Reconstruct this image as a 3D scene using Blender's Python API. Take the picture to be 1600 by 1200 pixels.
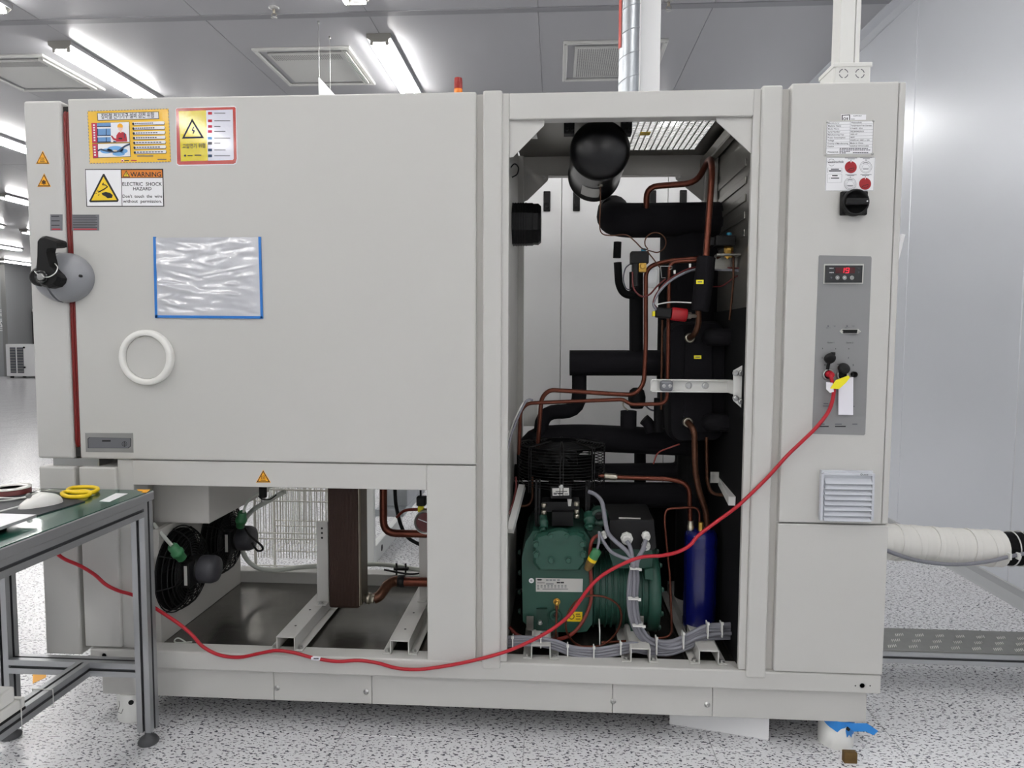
import bpy, bmesh, math, random
from mathutils import Vector, Matrix
random.seed(7)
for _o in list(bpy.data.objects): bpy.data.objects.remove(_o)
scene = bpy.context.scene
COL = scene.collection
PI = math.pi

# ------------------------------------------------------------------ camera
F_PX = 1080.0
CAM = Vector((0.0, -2.15, 1.30))
_y = Vector((68, 71, -1080)).normalized()
_x = Vector((1, -0.0046, 0)); _x = (_x - _x.dot(_y) * _y).normalized()
_z = _x.cross(_y)
ROT = Matrix((_x, _y, _z))                     # camera axes -> world axes
cam_data = bpy.data.cameras.new('camera')
cam_data.sensor_fit = 'HORIZONTAL'; cam_data.sensor_width = 36.0
cam_data.lens = F_PX / 1600.0 * 36.0
cam_data.clip_start = 0.02; cam_data.clip_end = 200
cam = bpy.data.objects.new('camera', cam_data)
cam.matrix_world = Matrix.Translation(CAM) @ ROT.to_4x4()
COL.objects.link(cam); scene.camera = cam

# ------------------------------------------------------------------ world, exposure
world = bpy.data.worlds.new('world'); scene.world = world
world.use_nodes = True
world.node_tree.nodes['Background'].inputs[0].default_value = (0.8, 0.85, 0.9, 1)
world.node_tree.nodes['Background'].inputs[1].default_value = 0.0
scene.view_settings.view_transform = 'Standard'
scene.view_settings.look = 'None'
scene.view_settings.gamma = 1.0
scene.view_settings.use_curve_mapping = False
scene.view_settings.exposure = 0.10
TUBE_POWER = 42.0

def ray(px, py):
    return ROT @ Vector(((px - 800) / F_PX, (600 - py) / F_PX, -1.0))
def P(px, py, y=0.0):                           # point of the place at depth y
    d = ray(px, py); return CAM + d * ((y - CAM.y) / d.y)
def PX(px, py, x):
    d = ray(px, py); return CAM + d * ((x - CAM.x) / d.x)
def PZ(px, py, z):
    d = ray(px, py); return CAM + d * ((z - CAM.z) / d.z)
def M_PER(y): return (y + 2.15) / F_PX          # metres per pixel at depth y
def proj(p):
    c = ROT.transposed() @ (Vector(p) - CAM)
    return 800 + F_PX * c.x / -c.z, 600 - F_PX * c.y / -c.z

# ------------------------------------------------------------------ materials
def lin(c):
    return tuple(((v / 255.0) / 12.92 if v / 255.0 <= 0.04045 else ((v / 255.0 + 0.055) / 1.055) ** 2.4) for v in c)
M = {}
def mat(name, rgb, rough=0.5, metal=0.0, var=0.0, vscale=8.0, bump=0.0, bscale=200.0, coat=0.0, emit=0.0, ecol=None, spec=None, trans=0.0, alpha=1.0, stretch=None, ior=None):
    m = bpy.data.materials.new(name); m.use_nodes = True
    nt = m.node_tree; b = nt.nodes['Principled BSDF']
    c = lin(rgb) + (1.0,)
    b.inputs['Base Color'].default_value = c
    b.inputs['Roughness'].default_value = rough
    b.inputs['Metallic'].default_value = metal
    if coat: b.inputs['Coat Weight'].default_value = coat; b.inputs['Coat Roughness'].default_value = 0.08
    if spec is not None: b.inputs['Specular IOR Level'].default_value = spec
    if trans: b.inputs['Transmission Weight'].default_value = trans
    if ior: b.inputs['IOR'].default_value = ior
    b.inputs['Alpha'].default_value = alpha
    if emit:
        b.inputs['Emission Color'].default_value = lin(ecol or rgb) + (1,)
        b.inputs['Emission Strength'].default_value = emit
    if var or bump:
        geo = nt.nodes.new('ShaderNodeNewGeometry')
        vec = geo.outputs['Position']
        if stretch:
            mp = nt.nodes.new('ShaderNodeMapping'); mp.inputs['Scale'].default_value = stretch
            nt.links.new(vec, mp.inputs['Vector']); vec = mp.outputs['Vector']
    if var:
        n = nt.nodes.new('ShaderNodeTexNoise'); n.inputs['Scale'].default_value = vscale
        n.inputs['Detail'].default_value = 4.0
        nt.links.new(vec, n.inputs['Vector'])
        mx = nt.nodes.new('ShaderNodeMix'); mx.data_type = 'RGBA'
        mx.inputs['A'].default_value = tuple(v * (1 - var) for v in c[:3]) + (1,)
        mx.inputs['B'].default_value = tuple(min(1, v * (1 + var)) for v in c[:3]) + (1,)
        nt.links.new(n.outputs['Fac'], mx.inputs['Factor'])
        nt.links.new(mx.outputs['Result'], b.inputs['Base Color'])
    if bump:
        n2 = nt.nodes.new('ShaderNodeTexNoise'); n2.inputs['Scale'].default_value = bscale
        n2.inputs['Detail'].default_value = 2.0
        nt.links.new(vec, n2.inputs['Vector'])
        bp = nt.nodes.new('ShaderNodeBump'); bp.inputs['Strength'].default_value = bump
        bp.inputs['Distance'].default_value = 0.002
        nt.links.new(n2.outputs['Fac'], bp.inputs['Height'])
        nt.links.new(bp.outputs['Normal'], b.inputs['Normal'])
    M[name] = m; return m

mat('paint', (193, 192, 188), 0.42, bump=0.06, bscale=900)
mat('paint_door', (193, 192, 189), 0.5, bump=0.25, bscale=260)
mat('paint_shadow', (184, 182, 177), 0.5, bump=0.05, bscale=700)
mat('white_plastic', (232, 231, 226), 0.35)
mat('white_panel', (240, 240, 240), 0.45)
mat('white_paint', (224, 224, 220), 0.4)
mat('pvc_white', (214, 214, 210), 0.45)
mat('handle_grey', (138, 139, 143), 0.35)
mat('panel_grey', (134, 134, 135), 0.42)
mat('plate_grey', (150, 150, 148), 0.4, 0.3)
mat('plate_dark', (112, 113, 118), 0.4, 0.2)
mat('black', (10, 10, 11), 0.5, spec=0.3)
mat('tank_black', (6, 6, 8), 0.3, spec=0.35)
mat('cap_grey', (58, 58, 63), 0.5)
mat('black_matte', (8, 8, 9), 0.7, spec=0.2)
mat('black_gloss', (9, 9, 11), 0.16, coat=0.4)
mat('foam', (17, 16, 20), 0.85, var=0.18, vscale=30, bump=0.25, bscale=350, spec=0.2)
mat('foam_dark', (9, 9, 11), 0.85, var=0.15, vscale=30, bump=0.2, bscale=350, spec=0.2)
mat('dark_gap', (40, 39, 37), 0.8)
mat('red_seal', (112, 14, 9), 0.4)
mat('red_cable', (172, 8, 32), 0.4)
mat('tape_red', (180, 48, 32), 0.5)
mat('red', (158, 16, 26), 0.45)
mat('red_hose', (120, 40, 30), 0.45)
mat('copper', (104, 58, 45), 0.38, 0.85, var=0.3, vscale=45)
mat('copper_old', (88, 58, 43), 0.42, 0.75, var=0.5, vscale=60)
mat('brass', (190, 152, 74), 0.3, 0.9)
mat('steel', (188, 188, 186), 0.28, 0.95)
mat('nickel', (170, 164, 150), 0.32, 0.9, var=0.2, vscale=50)
mat('stainless', (140, 138, 132), 0.33, 0.8, var=0.08, vscale=6, stretch=(1, 1, 30))
mat('pan_metal', (118, 116, 111), 0.24, 0.85, var=0.6, vscale=6, bump=0.5, bscale=12)
mat('galvanized', (172, 176, 180), 0.42, 0.9, var=0.18, vscale=14)
mat('aluminium', (176, 178, 180), 0.38, 0.75)
mat('aluminium_dark', (92, 93, 95), 0.5, 0.5)
mat('tread', (138, 138, 134), 0.36, 0.75, var=0.12, vscale=30)
mat('tread_bar', (232, 231, 226), 0.4, 0.5)
mat('hx_brown', (58, 42, 34), 0.42, 0.55, var=0.2, vscale=40)
mat('hx_side', (104, 96, 82), 0.4, 0.7, var=0.15, vscale=20)
mat('green', (34, 76, 63), 0.42, var=0.12, vscale=14)
mat('green_dark', (26, 58, 48), 0.45, var=0.1, vscale=14)
mat('green_plastic', (52, 118, 74), 0.4)
mat('blue_paint', (12, 18, 88), 0.25, coat=0.3)
mat('blue_cap', (30, 120, 150), 0.4)
mat('blue_tape', (34, 116, 196), 0.4)
mat('blue_film', (36, 132, 214), 0.3)
mat('cable_grey', (124, 124, 132), 0.45)
mat('cable_dark', (78, 78, 88), 0.5)
mat('tie_white', (222, 222, 218), 0.45)
mat('hose_white', (196, 200, 192), 0.4)
mat('paper', (232, 231, 238), 0.7)
mat('label_silver', (196, 195, 190), 0.35, 0.2)
mat('yellow', (236, 200, 18), 0.45)
mat('yellow_tag', (240, 228, 30), 0.5)
mat('amber', (240, 168, 12), 0.45)
mat('orange', (214, 124, 30), 0.45)
mat('ink', (22, 22, 26), 0.6)
mat('ink_soft', (92, 92, 100), 0.6)
mat('ink_red', (186, 34, 52), 0.5)
mat('print_blue', (104, 150, 200), 0.5)
mat('print_navy', (34, 62, 96), 0.5)
mat('print_sky', (112, 172, 226), 0.5)
mat('print_skin', (240, 206, 190), 0.5)
mat('print_white', (236, 236, 238), 0.45)
mat('print_rose', (196, 40, 74), 0.5)
mat('poster_yellow', (232, 182, 10), 0.3, coat=0.5)
mat('poster_lime', (214, 196, 0), 0.25, coat=0.8, bump=0.5, bscale=60)
mat('poster_red', (176, 48, 38), 0.25, coat=0.8, bump=0.5, bscale=60)
mat('poster_gloss', (214, 214, 226), 0.2, coat=0.9, bump=0.6, bscale=60)
mat('film', (196, 197, 202), 0.16, coat=1.0, bump=0.08, bscale=60, spec=1.0)
M['film'].node_tree.nodes['Principled BSDF'].inputs['Coat IOR'].default_value = 2.0
M['film'].node_tree.nodes['Principled BSDF'].inputs['Coat Roughness'].default_value = 0.13
mat('display_red_dark', (70, 2, 12), 0.3)
mat('display_red', (255, 30, 60), 0.3, emit=0.9, ecol=(255, 20, 50))
mat('beacon_red', (150, 18, 10), 0.3)
mat('beacon_amber', (226, 120, 14), 0.3, emit=0.08, ecol=(255, 140, 10))
mat('mat_green', (18, 72, 58), 0.22, coat=0.35)
mat('mouse_pad', (34, 36, 42), 0.6)
mat('laptop', (186, 186, 190), 0.35, 0.4)
mat('dark_red', (92, 24, 24), 0.4)
mat('rust', (108, 84, 44), 0.7, 0.3, var=0.3, vscale=60)
mat('wall_metal', (196, 199, 205), 0.26, 0.0, coat=0.35)
mat('wall_sheet', (226, 229, 234), 0.31, 0.3, bump=0.04, bscale=3)
mat('wall_far', (168, 170, 172), 0.4)
mat('ceiling_paint', (172, 172, 175), 0.3)
mat('ceiling_joint', (140, 140, 143), 0.4)
mat('vent_paint', (206, 206, 202), 0.45)
mat('vent_inner', (120, 120, 120), 0.6)
mat('fixture', (150, 151, 153), 0.45)
mat('fixture_end', (150, 148, 142), 0.5)
mat('tube_glow', (255, 255, 255), 0.4, emit=TUBE_POWER, ecol=(255, 253, 250))
mat('tube_cap', (200, 200, 200), 0.3, 0.6)
mat('wrap_white', (220, 218, 212), 0.6, bump=0.4, bscale=25)
mat('dome_foot', (238, 238, 234), 0.4)
mat('chiller_dark', (96, 98, 104), 0.6)
mat('cart_white', (216, 218, 216), 0.4)
mat('white_wire', (224, 222, 214), 0.4)

def speckle(name, joints):
    m = bpy.data.materials.new(name); m.use_nodes = True
    nt = m.node_tree; b = nt.nodes['Principled BSDF']
    b.inputs['Roughness'].default_value = 0.22
    b.inputs['Specular IOR Level'].default_value = 0.5
    geo = nt.nodes.new('ShaderNodeNewGeometry')
    def flecks(scale, st, lo, rot):
        mp = nt.nodes.new('ShaderNodeMapping'); mp.inputs['Scale'].default_value = st
        mp.inputs['Rotation'].default_value = (0, 0, rot)
        nt.links.new(geo.outputs['Position'], mp.inputs['Vector'])
        n = nt.nodes.new('ShaderNodeTexNoise'); n.inputs['Scale'].default_value = scale
        n.inputs['Detail'].default_value = 1.5; n.inputs['Roughness'].default_value = 0.5
        nt.links.new(mp.outputs['Vector'], n.inputs['Vector'])
        r = nt.nodes.new('ShaderNodeValToRGB')
        r.color_ramp.elements[0].position = lo; r.color_ramp.elements[0].color = (0, 0, 0, 1)
        r.color_ramp.elements[1].position = lo + 0.03; r.color_ramp.elements[1].color = (1, 1, 1, 1)
        nt.links.new(n.outputs['Fac'], r.inputs['Fac']); return r.outputs['Color']
    a = flecks(62, (1.0, 1.9, 1), 0.60, 0.5)
    c = flecks(86, (1.0, 2.0, 1), 0.615, -0.3)
    m1 = nt.nodes.new('ShaderNodeMix'); m1.data_type = 'RGBA'
    m1.inputs['A'].default_value = lin((230, 230, 232)) + (1,); m1.inputs['B'].default_value = lin((104, 104, 112)) + (1,)
    nt.links.new(a, m1.inputs['Factor'])
    m2 = nt.nodes.new('ShaderNodeMix'); m2.data_type = 'RGBA'
    m2.inputs['B'].default_value = lin((72, 72, 80)) + (1,)
    nt.links.new(m1.outputs['Result'], m2.inputs['A']); nt.links.new(c, m2.inputs['Factor'])
    out = m2.outputs['Result']
    if joints:
        br = nt.nodes.new('ShaderNodeTexBrick'); br.offset = 0.0
        br.inputs['Scale'].default_value = 1.0; br.inputs['Brick Width'].default_value = 0.6; br.inputs['Row Height'].default_value = 0.6
        br.inputs['Mortar Size'].default_value = 0.004
        nt.links.new(geo.outputs['Position'], br.inputs['Vector'])
        m3 = nt.nodes.new('ShaderNodeMix'); m3.data_type = 'RGBA'
        m3.inputs['B'].default_value = lin((170, 170, 172)) + (1,)
        nt.links.new(out, m3.inputs['A']); nt.links.new(br.outputs['Fac'], m3.inputs['Factor']); out = m3.outputs['Result']
    nt.links.new(out, b.inputs['Base Color'])
    M[name] = m
speckle('floor_tile', False); speckle('floor_far', True)

# ------------------------------------------------------------------ mesh builder
_TXT = {}
def text_mesh(s):
    if s in _TXT: return _TXT[s]
    cu = bpy.data.curves.new('t', 'FONT'); cu.body = s; cu.size = 1.0; cu.resolution_u = 2; cu.offset = 0.014
    ob = bpy.data.objects.new('t', cu); COL.objects.link(ob)
    dg = bpy.context.evaluated_depsgraph_get()
    me = bpy.data.meshes.new_from_object(ob.evaluated_get(dg))
    vs = [tuple(v.co) for v in me.vertices]; fs = [tuple(p.vertices) for p in me.polygons]
    bpy.data.objects.remove(ob); bpy.data.curves.remove(cu); bpy.data.meshes.remove(me)
    _TXT[s] = (vs, fs); return _TXT[s]

def catmull(pts, n=6, closed=False):
    pts = [Vector(p) for p in pts]; out = []; N = len(pts)
    segs = N if closed else N - 1
    for i in range(segs):
        g = (lambda k: pts[k % N]) if closed else (lambda k: pts[min(max(k, 0), N - 1)])
        p0, p1, p2, p3 = g(i - 1), g(i), g(i + 1), g(i + 2)
        for k in range(n):
            t = k / n
            out.append(0.5 * ((2 * p1) + (p2 - p0) * t + (2 * p0 - 5 * p1 + 4 * p2 - p3) * t * t + (3 * p1 - p0 - 3 * p2 + p3) * t ** 3))
    if not closed: out.append(pts[-1])
    return out

def fillet(pts, r, n=5):
    pts = [Vector(p) for p in pts]; out = [pts[0]]
    for i in range(1, len(pts) - 1):
        a, b, c = pts[i - 1], pts[i], pts[i + 1]
        d1, d2 = (a - b), (c - b)
        l1, l2 = d1.length, d2.length
        if l1 < 1e-6 or l2 < 1e-6: continue
        k = min(r, l1 * 0.49, l2 * 0.49)
        s, e = b + d1 / l1 * k, b + d2 / l2 * k
        for j in range(n + 1):
            t = j / n
            out.append(s * (1 - t) ** 2 + b * 2 * t * (1 - t) + e * t * t)
    out.append(pts[-1]); return out

class MB:
    def __init__(s): s.v = []; s.f = []; s.m = []; s.sm = []
    def add(s, vs, fs, m=0, smooth=False):
        o = len(s.v); s.v.extend([Vector(v) for v in vs])
        for f in fs: s.f.append(tuple(i + o for i in f)); s.m.append(m); s.sm.append(smooth)
        return s
    def bm(s, bm, m=0, smooth=False):
        bm.verts.index_update()
        return s.add([v.co.copy() for v in bm.verts], [[v.index for v in f.verts] for f in bm.faces], m, smooth)
    def box(s, x0, x1, y0, y1, z0, z1, b=0.0, m=0, seg=2, mx=None):
        if x0 > x1: x0, x1 = x1, x0
        if y0 > y1: y0, y1 = y1, y0
        if z0 > z1: z0, z1 = z1, z0
        bm = bmesh.new(); bmesh.ops.create_cube(bm, size=1.0)
        for v in bm.verts:
            v.co = Vector((x0 + (v.co.x + 0.5) * (x1 - x0), y0 + (v.co.y + 0.5) * (y1 - y0), z0 + (v.co.z + 0.5) * (z1 - z0)))
        if b > 0:
            b = min(b, 0.45 * min(x1 - x0, y1 - y0, z1 - z0))
            bmesh.ops.bevel(bm, geom=list(bm.edges), offset=b, segments=seg, profile=0.5, affect='EDGES')
        if mx is not None:
            for v in bm.verts: v.co = mx @ v.co
        s.bm(bm, m); bm.free(); return s
    def beam(s, a, b, w, h, m=0, up=Vector((0, 0, 1)), bev=0.0):
        a, b = Vector(a), Vector(b); d = (b - a); L = d.length; d.normalize()
        sx = d.cross(up); sx = sx.normalized() if sx.length > 1e-5 else Vector((1, 0, 0))
        uz = sx.cross(d)
        R = Matrix((sx, d, uz)).transposed().to_4x4()
        return s.box(-w / 2, w / 2, 0, L, -h / 2, h / 2, bev, m, 1, Matrix.Translation(a) @ R)
    def prism(s, pts, y0, y1, m=0, cham=0.0, smooth=False):       # pts (x, z), extruded along Y, front at y0
        n = len(pts); cx = sum(p[0] for p in pts) / n; cz = sum(p[1] for p in pts) / n
        vs = []; fs = []
        def ring(sc, y): 
            for p in pts: vs.append((cx + (p[0] - cx) * sc, y, cz + (p[1] - cz) * sc))
        if cham: 
            ring(1 - cham, y0); ring(1, y0 + (y1 - y0) * 0.35); ring(1, y1); L = 3
        else: ring(1, y0); ring(1, y1); L = 2
        a = sum(pts[i][0] * pts[(i + 1) % n][1] - pts[(i + 1) % n][0] * pts[i][1] for i in range(n))
        rev = (a < 0) != (y1 < y0)
        fs.append(tuple(range(n))); fs.append(tuple((L - 1) * n + i for i in reversed(range(n))))
        for l in range(L - 1):
            for i in range(n):
                j = (i + 1) % n
                fs.append((l * n + j, l * n + i, (l + 1) * n + i, (l + 1) * n + j))
        if rev: fs = [tuple(reversed(f)) for f in fs]
        return s.add(vs, fs, m, smooth)
    def prism_px(s, px, y0, y1, m=0, cham=0.0):
        return s.prism([(P(a, b, y0).x, P(a, b, y0).z) for a, b in px], y0, y1, m, cham)
    def extr(s, pts, d, m=0):                                     # polygon of 3-D points swept by vector d
        n = len(pts); d = Vector(d); vs = [Vector(p) for p in pts] + [Vector(p) + d for p in pts]
        fs = [tuple(range(n)), tuple(reversed(range(n, 2 * n)))] + [((i + 1) % n, i, n + i, n + (i + 1) % n) for i in range(n)]
        return s.add(vs, fs, m)
    def tube(s, path, r, n=10, m=0, closed=False, caps=True):
        path = [Vector(p) for p in path]
        q = [path[0]]
        for p in path[1:]:
            if (p - q[-1]).length > 1e-5: q.append(p)
        path = q; N = len(path)
        rs = r if isinstance(r, (list, tuple)) else [r] * N
        if len(rs) != N: rs = [rs[min(len(rs) - 1, int(i * len(rs) / N))] for i in range(N)]
        def tan(i):
            a = path[(i - 1) % N] if (closed or i > 0) else path[0]
            b = path[(i + 1) % N] if (closed or i < N - 1) else path[-1]
            return (b - a).normalized()
        t = tan(0); nrm = t.cross(Vector((0, 0, 1)))
        if nrm.length < 1e-3: nrm = t.cross(Vector((0, 1, 0)))
        nrm.normalize(); vs = []; fs = []
        for i in range(N):
            t2 = tan(i); nrm = (nrm - nrm.dot(t2) * t2)
            if nrm.length < 1e-6: nrm = t2.orthogonal()
            nrm.normalize(); bn = t2.cross(nrm)
            for k in range(n):
                a = 2 * PI * k / n
                vs.append(path[i] + (nrm * math.cos(a) + bn * math.sin(a)) * rs[i])
        for i in range(N if closed else N - 1):
            j = (i + 1) % N
            for k in range(n):
                l = (k + 1) % n
                fs.append((i * n + k, i * n + l, j * n + l, j * n + k))
        s.add(vs, fs, m, True)
        if caps and not closed:
            s.add(vs[:n], [tuple(reversed(range(n)))], m); s.add(vs[-n:], [tuple(range(n))], m)
        return s
    def lathe(s, prof, org, axis, n=24, m=0, smooth=True, a0=0.0):   # prof: (radius, height)
        org = Vector(org); ax = Vector(axis).normalized()
        u = ax.orthogonal().normalized(); w = ax.cross(u); vs = []; fs = []
        for r, h in prof:
            for k in range(n):
                a = a0 + 2 * PI * k / n
                vs.append(org + ax * h + (u * math.cos(a) + w * math.sin(a)) * max(r, 1e-5))
        for i in range(len(prof) - 1):
            for k in range(n):
                l = (k + 1) % n
                fs.append((i * n + k, i * n + l, (i + 1) * n + l, (i + 1) * n + k))
        s.add(vs, fs, m, smooth)
        s.add(vs[:n], [tuple(reversed(range(n)))], m); s.add(vs[-n:], [tuple(range(n))], m); return s
    def cyl(s, a, b, r, n=16, m=0):
        a, b = Vector(a), Vector(b); L = (b - a).length
        c = min(r * 0.12, L * 0.2)
        return s.lathe([(r - c, 0), (r, c), (r, L - c), (r - c, L)], a, b - a, n, m)
    def hexbolt(s, p, axis, r, h, m=0):
        p = Vector(p); ax = Vector(axis).normalized()
        s.lathe([(r * 1.35, 0), (r * 1.35, h * 0.25)], p, ax, 14, m, False)
        return s.lathe([(r, h * 0.25), (r, h * 0.9), (r * 0.8, h)], p, ax, 6, m, False)
    def sheet(s, pts, y, m=0):                                    # flat polygon facing -Y, pts (x, z)
        a = sum(pts[i][0] * pts[(i + 1) % len(pts)][1] - pts[(i + 1) % len(pts)][0] * pts[i][1] for i in range(len(pts)))
        if a < 0: pts = list(reversed(pts))
        return s.add([(p[0], y, p[1]) for p in pts], [tuple(range(len(pts)))], m)

ORG = {}
def depth(o):
    k = 0
    while o.parent: o = o.parent; k += 1
    return k
def finish(name, mb, mats, parent=None, label=None):
    while parent is not None and depth(parent) > 1: parent = parent.parent     # thing > part > sub-part, no deeper
    me = bpy.data.meshes.new(name)
    if parent is None:
        lo = [min(v[i] for v in mb.v) for i in range(3)]; hi = [max(v[i] for v in mb.v) for i in range(3)]
        org = Vector(((lo[0] + hi[0]) / 2, (lo[1] + hi[1]) / 2, lo[2]))
    else: org = ORG[parent]
    me.from_pydata([tuple(v - org) for v in mb.v], [], mb.f)
    if not isinstance(mats, (list, tuple)): mats = [mats]
    for x in mats: me.materials.append(M[x])
    me.polygons.foreach_set('material_index', mb.m); me.polygons.foreach_set('use_smooth', mb.sm)
    me.update()
    o = bpy.data.objects.new(name, me); COL.objects.link(o)
    if parent is None: o.location = org
    else: o.parent = parent
    ORG[o] = org
    if label: o['label'] = label
    return o
def thing(name, loc, label, cat, group=None):
    o = bpy.data.objects.new(name, None); o.empty_display_size = 0.1
    o.location = loc; COL.objects.link(o); ORG[o] = Vector(loc)
    o['label'] = label; o['category'] = cat
    if group: o['group'] = group
    return o
def tag(o, label, cat, group=None, kind=None):
    o['label'] = label; o['category'] = cat
    if group: o['group'] = group
    if kind: o['kind'] = kind
    return o
def struct(name, mb, mats, parent=None):
    o = finish(name, mb, mats, parent)
    if parent is None: o['kind'] = 'structure'
    return o
def copy_tree(o, parent=None, shift=None):
    c = o.copy(); COL.objects.link(c); c.parent = parent
    ORG[c] = ORG[o]
    for ch in list(o.children): copy_tree(ch, c)
    return c

class Print:                                                     # flat print laid out in a local frame on a front face
    def __init__(s, ox, oy, sc, y, lift=0.0006):
        s.ox, s.oy, s.sc, s.y, s.lift = ox, oy, sc, y, lift; s.mb = MB(); s.mats = []
    def mi(s, m):
        if m not in s.mats: s.mats.append(m)
        return s.mats.index(m)
    def w(s, cx, cy):
        p = P(s.ox + cx / s.sc, s.oy + cy / s.sc, s.y); return (p.x, p.z)
    def poly(s, pts, m, layer=1):
        s.mb.sheet([s.w(*p) for p in pts], s.y - s.lift - layer * 0.0003, s.mi(m)); return s
    def rect(s, x0, y0, x1, y1, m, layer=1): return s.poly([(x0, y0), (x1, y0), (x1, y1), (x0, y1)], m, layer)
    def slab(s, pts, m, th=0.0006):
        q = [s.w(*p) for p in pts]; s.mb.prism(q, s.y - th, s.y, s.mi(m)); return s
    def frame(s, pts, t, m, layer=1):
        n = len(pts); cx = sum(p[0] for p in pts) / n; cy = sum(p[1] for p in pts) / n
        for i in range(n):
            a, b = pts[i], pts[(i + 1) % n]
            def inn(p):
                d = math.hypot(cx - p[0], cy - p[1]); return (p[0] + (cx - p[0]) / d * t * 1.4, p[1] + (cy - p[1]) / d * t * 1.4)
            s.poly([a, b, inn(b), inn(a)], m, layer)
        return s
    def line(s, a, b, t, m, layer=2):
        dx, dy = b[0] - a[0], b[1] - a[1]; L = math.hypot(dx, dy) or 1; nx, ny = -dy / L * t / 2, dx / L * t / 2
        return s.poly([(a[0] + nx, a[1] + ny), (b[0] + nx, b[1] + ny), (b[0] - nx, b[1] - ny), (a[0] - nx, a[1] - ny)], m, layer)
    def path(s, pts, t, m, layer=2):
        for i in range(len(pts) - 1): s.line(pts[i], pts[i + 1], t, m, layer)
        return s
    def circ(s, cx, cy, r, m, layer=2, n=24, ry=None):
        return s.poly([(cx + r * math.cos(2 * PI * k / n), cy + (ry or r) * math.sin(2 * PI * k / n)) for k in range(n)], m, layer)
    def ring(s, cx, cy, r, t, m, layer=2, n=28, a0=0, a1=2 * PI):
        for k in range(n):
            a, b = a0 + (a1 - a0) * k / n, a0 + (a1 - a0) * (k + 1) / n
            s.poly([(cx + r * math.cos(a), cy + r * math.sin(a)), (cx + r * math.cos(b), cy + r * math.sin(b)),
                    (cx + (r - t) * math.cos(b), cy + (r - t) * math.sin(b)), (cx + (r - t) * math.cos(a), cy + (r - t) * math.sin(a))], m, layer)
        return s
    def text(s, t, x0, yb, x1, h, m, layer=3, y1b=None):          # fitted between x0 and x1 on baseline yb, cap height h
        vs, fs = text_mesh(t)
        if not vs: return s
        lx = min(v[0] for v in vs); hx = max(v[0] for v in vs)
        y1b = yb if y1b is None else y1b
        k = (x1 - x0) / (hx - lx); ky = h / 0.72
        out = []
        for v in vs:
            u = (v[0] - lx) / (hx - lx)
            p = s.w(x0 + (v[0] - lx) * k, yb + (y1b - yb) * u - v[1] * ky)
            out.append((p[0], s.y - s.lift - layer * 0.0003, p[1]))
        s.mb.add(out, fs, s.mi(m)); return s
    def build(s, name, parent, label=None): return finish(name, s.mb, s.mats, parent, label)

# ================================================================== THE ROOM
WX, WL, YB, YF, CEIL = 2.31, -21.0, 21.5, -11.0, 3.58
TX0, TX1, TY0, TY1 = -6.69, 2.31, -2.4, 6.0           # field of separately laid floor tiles
mb = MB(); mb.box(WL, WX, YF, YB, -0.10, -0.004, m=0)
floor = struct('floor', mb, ['floor_far'])
mb = MB()
mb.box(WL, TX0, YF, YB, -0.004, 0); mb.box(TX0, WX, TY1, YB, -0.004, 0); mb.box(TX0, WX, YF, TY0, -0.004, 0)
finish('far_flooring', mb, ['floor_far'], floor)
tile_mesh = None
nx = int(round((TX1 - TX0) / 0.6)); ny = int(round((TY1 - TY0) / 0.6))
for i in range(nx):
    for j in range(ny):
        if tile_mesh is None:
            mb = MB(); mb.box(-0.2992, 0.2992, -0.2992, 0.2992, -0.004, 0.0, 0.0012, seg=1)
            t = finish('floor_tile', mb, ['floor_tile']); tile_mesh = t.data
            for v in tile_mesh.vertices: v.co.z += -0.004
        else:
            t = bpy.data.objects.new('floor_tile', tile_mesh); COL.objects.link(t)
        t.parent = floor
        t.location = Vector((TX0 + 0.3 + i * 0.6, TY0 + 0.3 + j * 0.6, 0.0)) - ORG[floor]

mb = MB(); mb.box(WL, WX + 0.1, YF, YB, CEIL + 0.02, CEIL + 0.12)
ceiling = struct('ceiling', mb, ['ceiling_paint'])
pm = None
for i in range(9):
    x1 = WX - 1.25 - (i - 1) * 1.2 if i else WX
    x0 = WX - 1.25 - i * 1.2
    for j, (y0, y1) in enumerate(((-10.99, -5.20), (-5.19, -1.20), (-1.19, 2.78), (2.84, 6.80), (6.81, 10.8))):
        mb = MB(); mb.box(x0 + 0.0015, x1 - 0.0015, y0, y1, CEIL, CEIL + 0.02, 0.002, seg=1)
        finish('ceiling_panel', mb, ['ceiling_paint'], ceiling)
mb = MB(); mb.box(WL, WX - 9.65 - 1.2, YF, YB, CEIL, CEIL + 0.02); mb.box(WX - 10.85, WX, 10.81, YB, CEIL, CEIL + 0.02)
finish('far_panelling', mb, ['ceiling_paint'], ceiling)
mb = MB(); mb.box(WX - 10.8, WX, 2.775, 2.845, CEIL - 0.006, CEIL + 0.004, 0.002, seg=1)
finish('joint_cover', mb, ['ceiling_joint'], ceiling)

# right wall: tall coated panels with narrow joints
mb = MB(); mb.box(WX + 0.03, WX + 0.13, YF, YB, 0, CEIL)
wall_r = struct('wall_right', mb, ['wall_metal'])
y_a = PX(1419, 400, WX).y; y_b = PX(1588, 650, WX).y
pw = y_a - y_b
ys = [y_b + k * pw for k in range(-14, 22)]
for k in range(len(ys) - 1):
    if ys[k] < YF or ys[k + 1] > YB: continue
    mb = MB(); mb.box(WX, WX + 0.03, ys[k] + 0.0025, ys[k + 1] - 0.0025, 0.0, CEIL, 0.003, seg=1)
    finish('wall_panel', mb, ['wall_sheet'], wall_r)
mb = MB()
for k in range(1, len(ys) - 1):
    if YF < ys[k] < YB: mb.box(WX + 0.004, WX + 0.01, ys[k] - 0.003, ys[k] + 0.003, 0, CEIL)
finish('joint_seal', mb, ['white_plastic'], wall_r)
mb = MB()                                                     # coved trims along the wall foot and the ceiling
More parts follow.
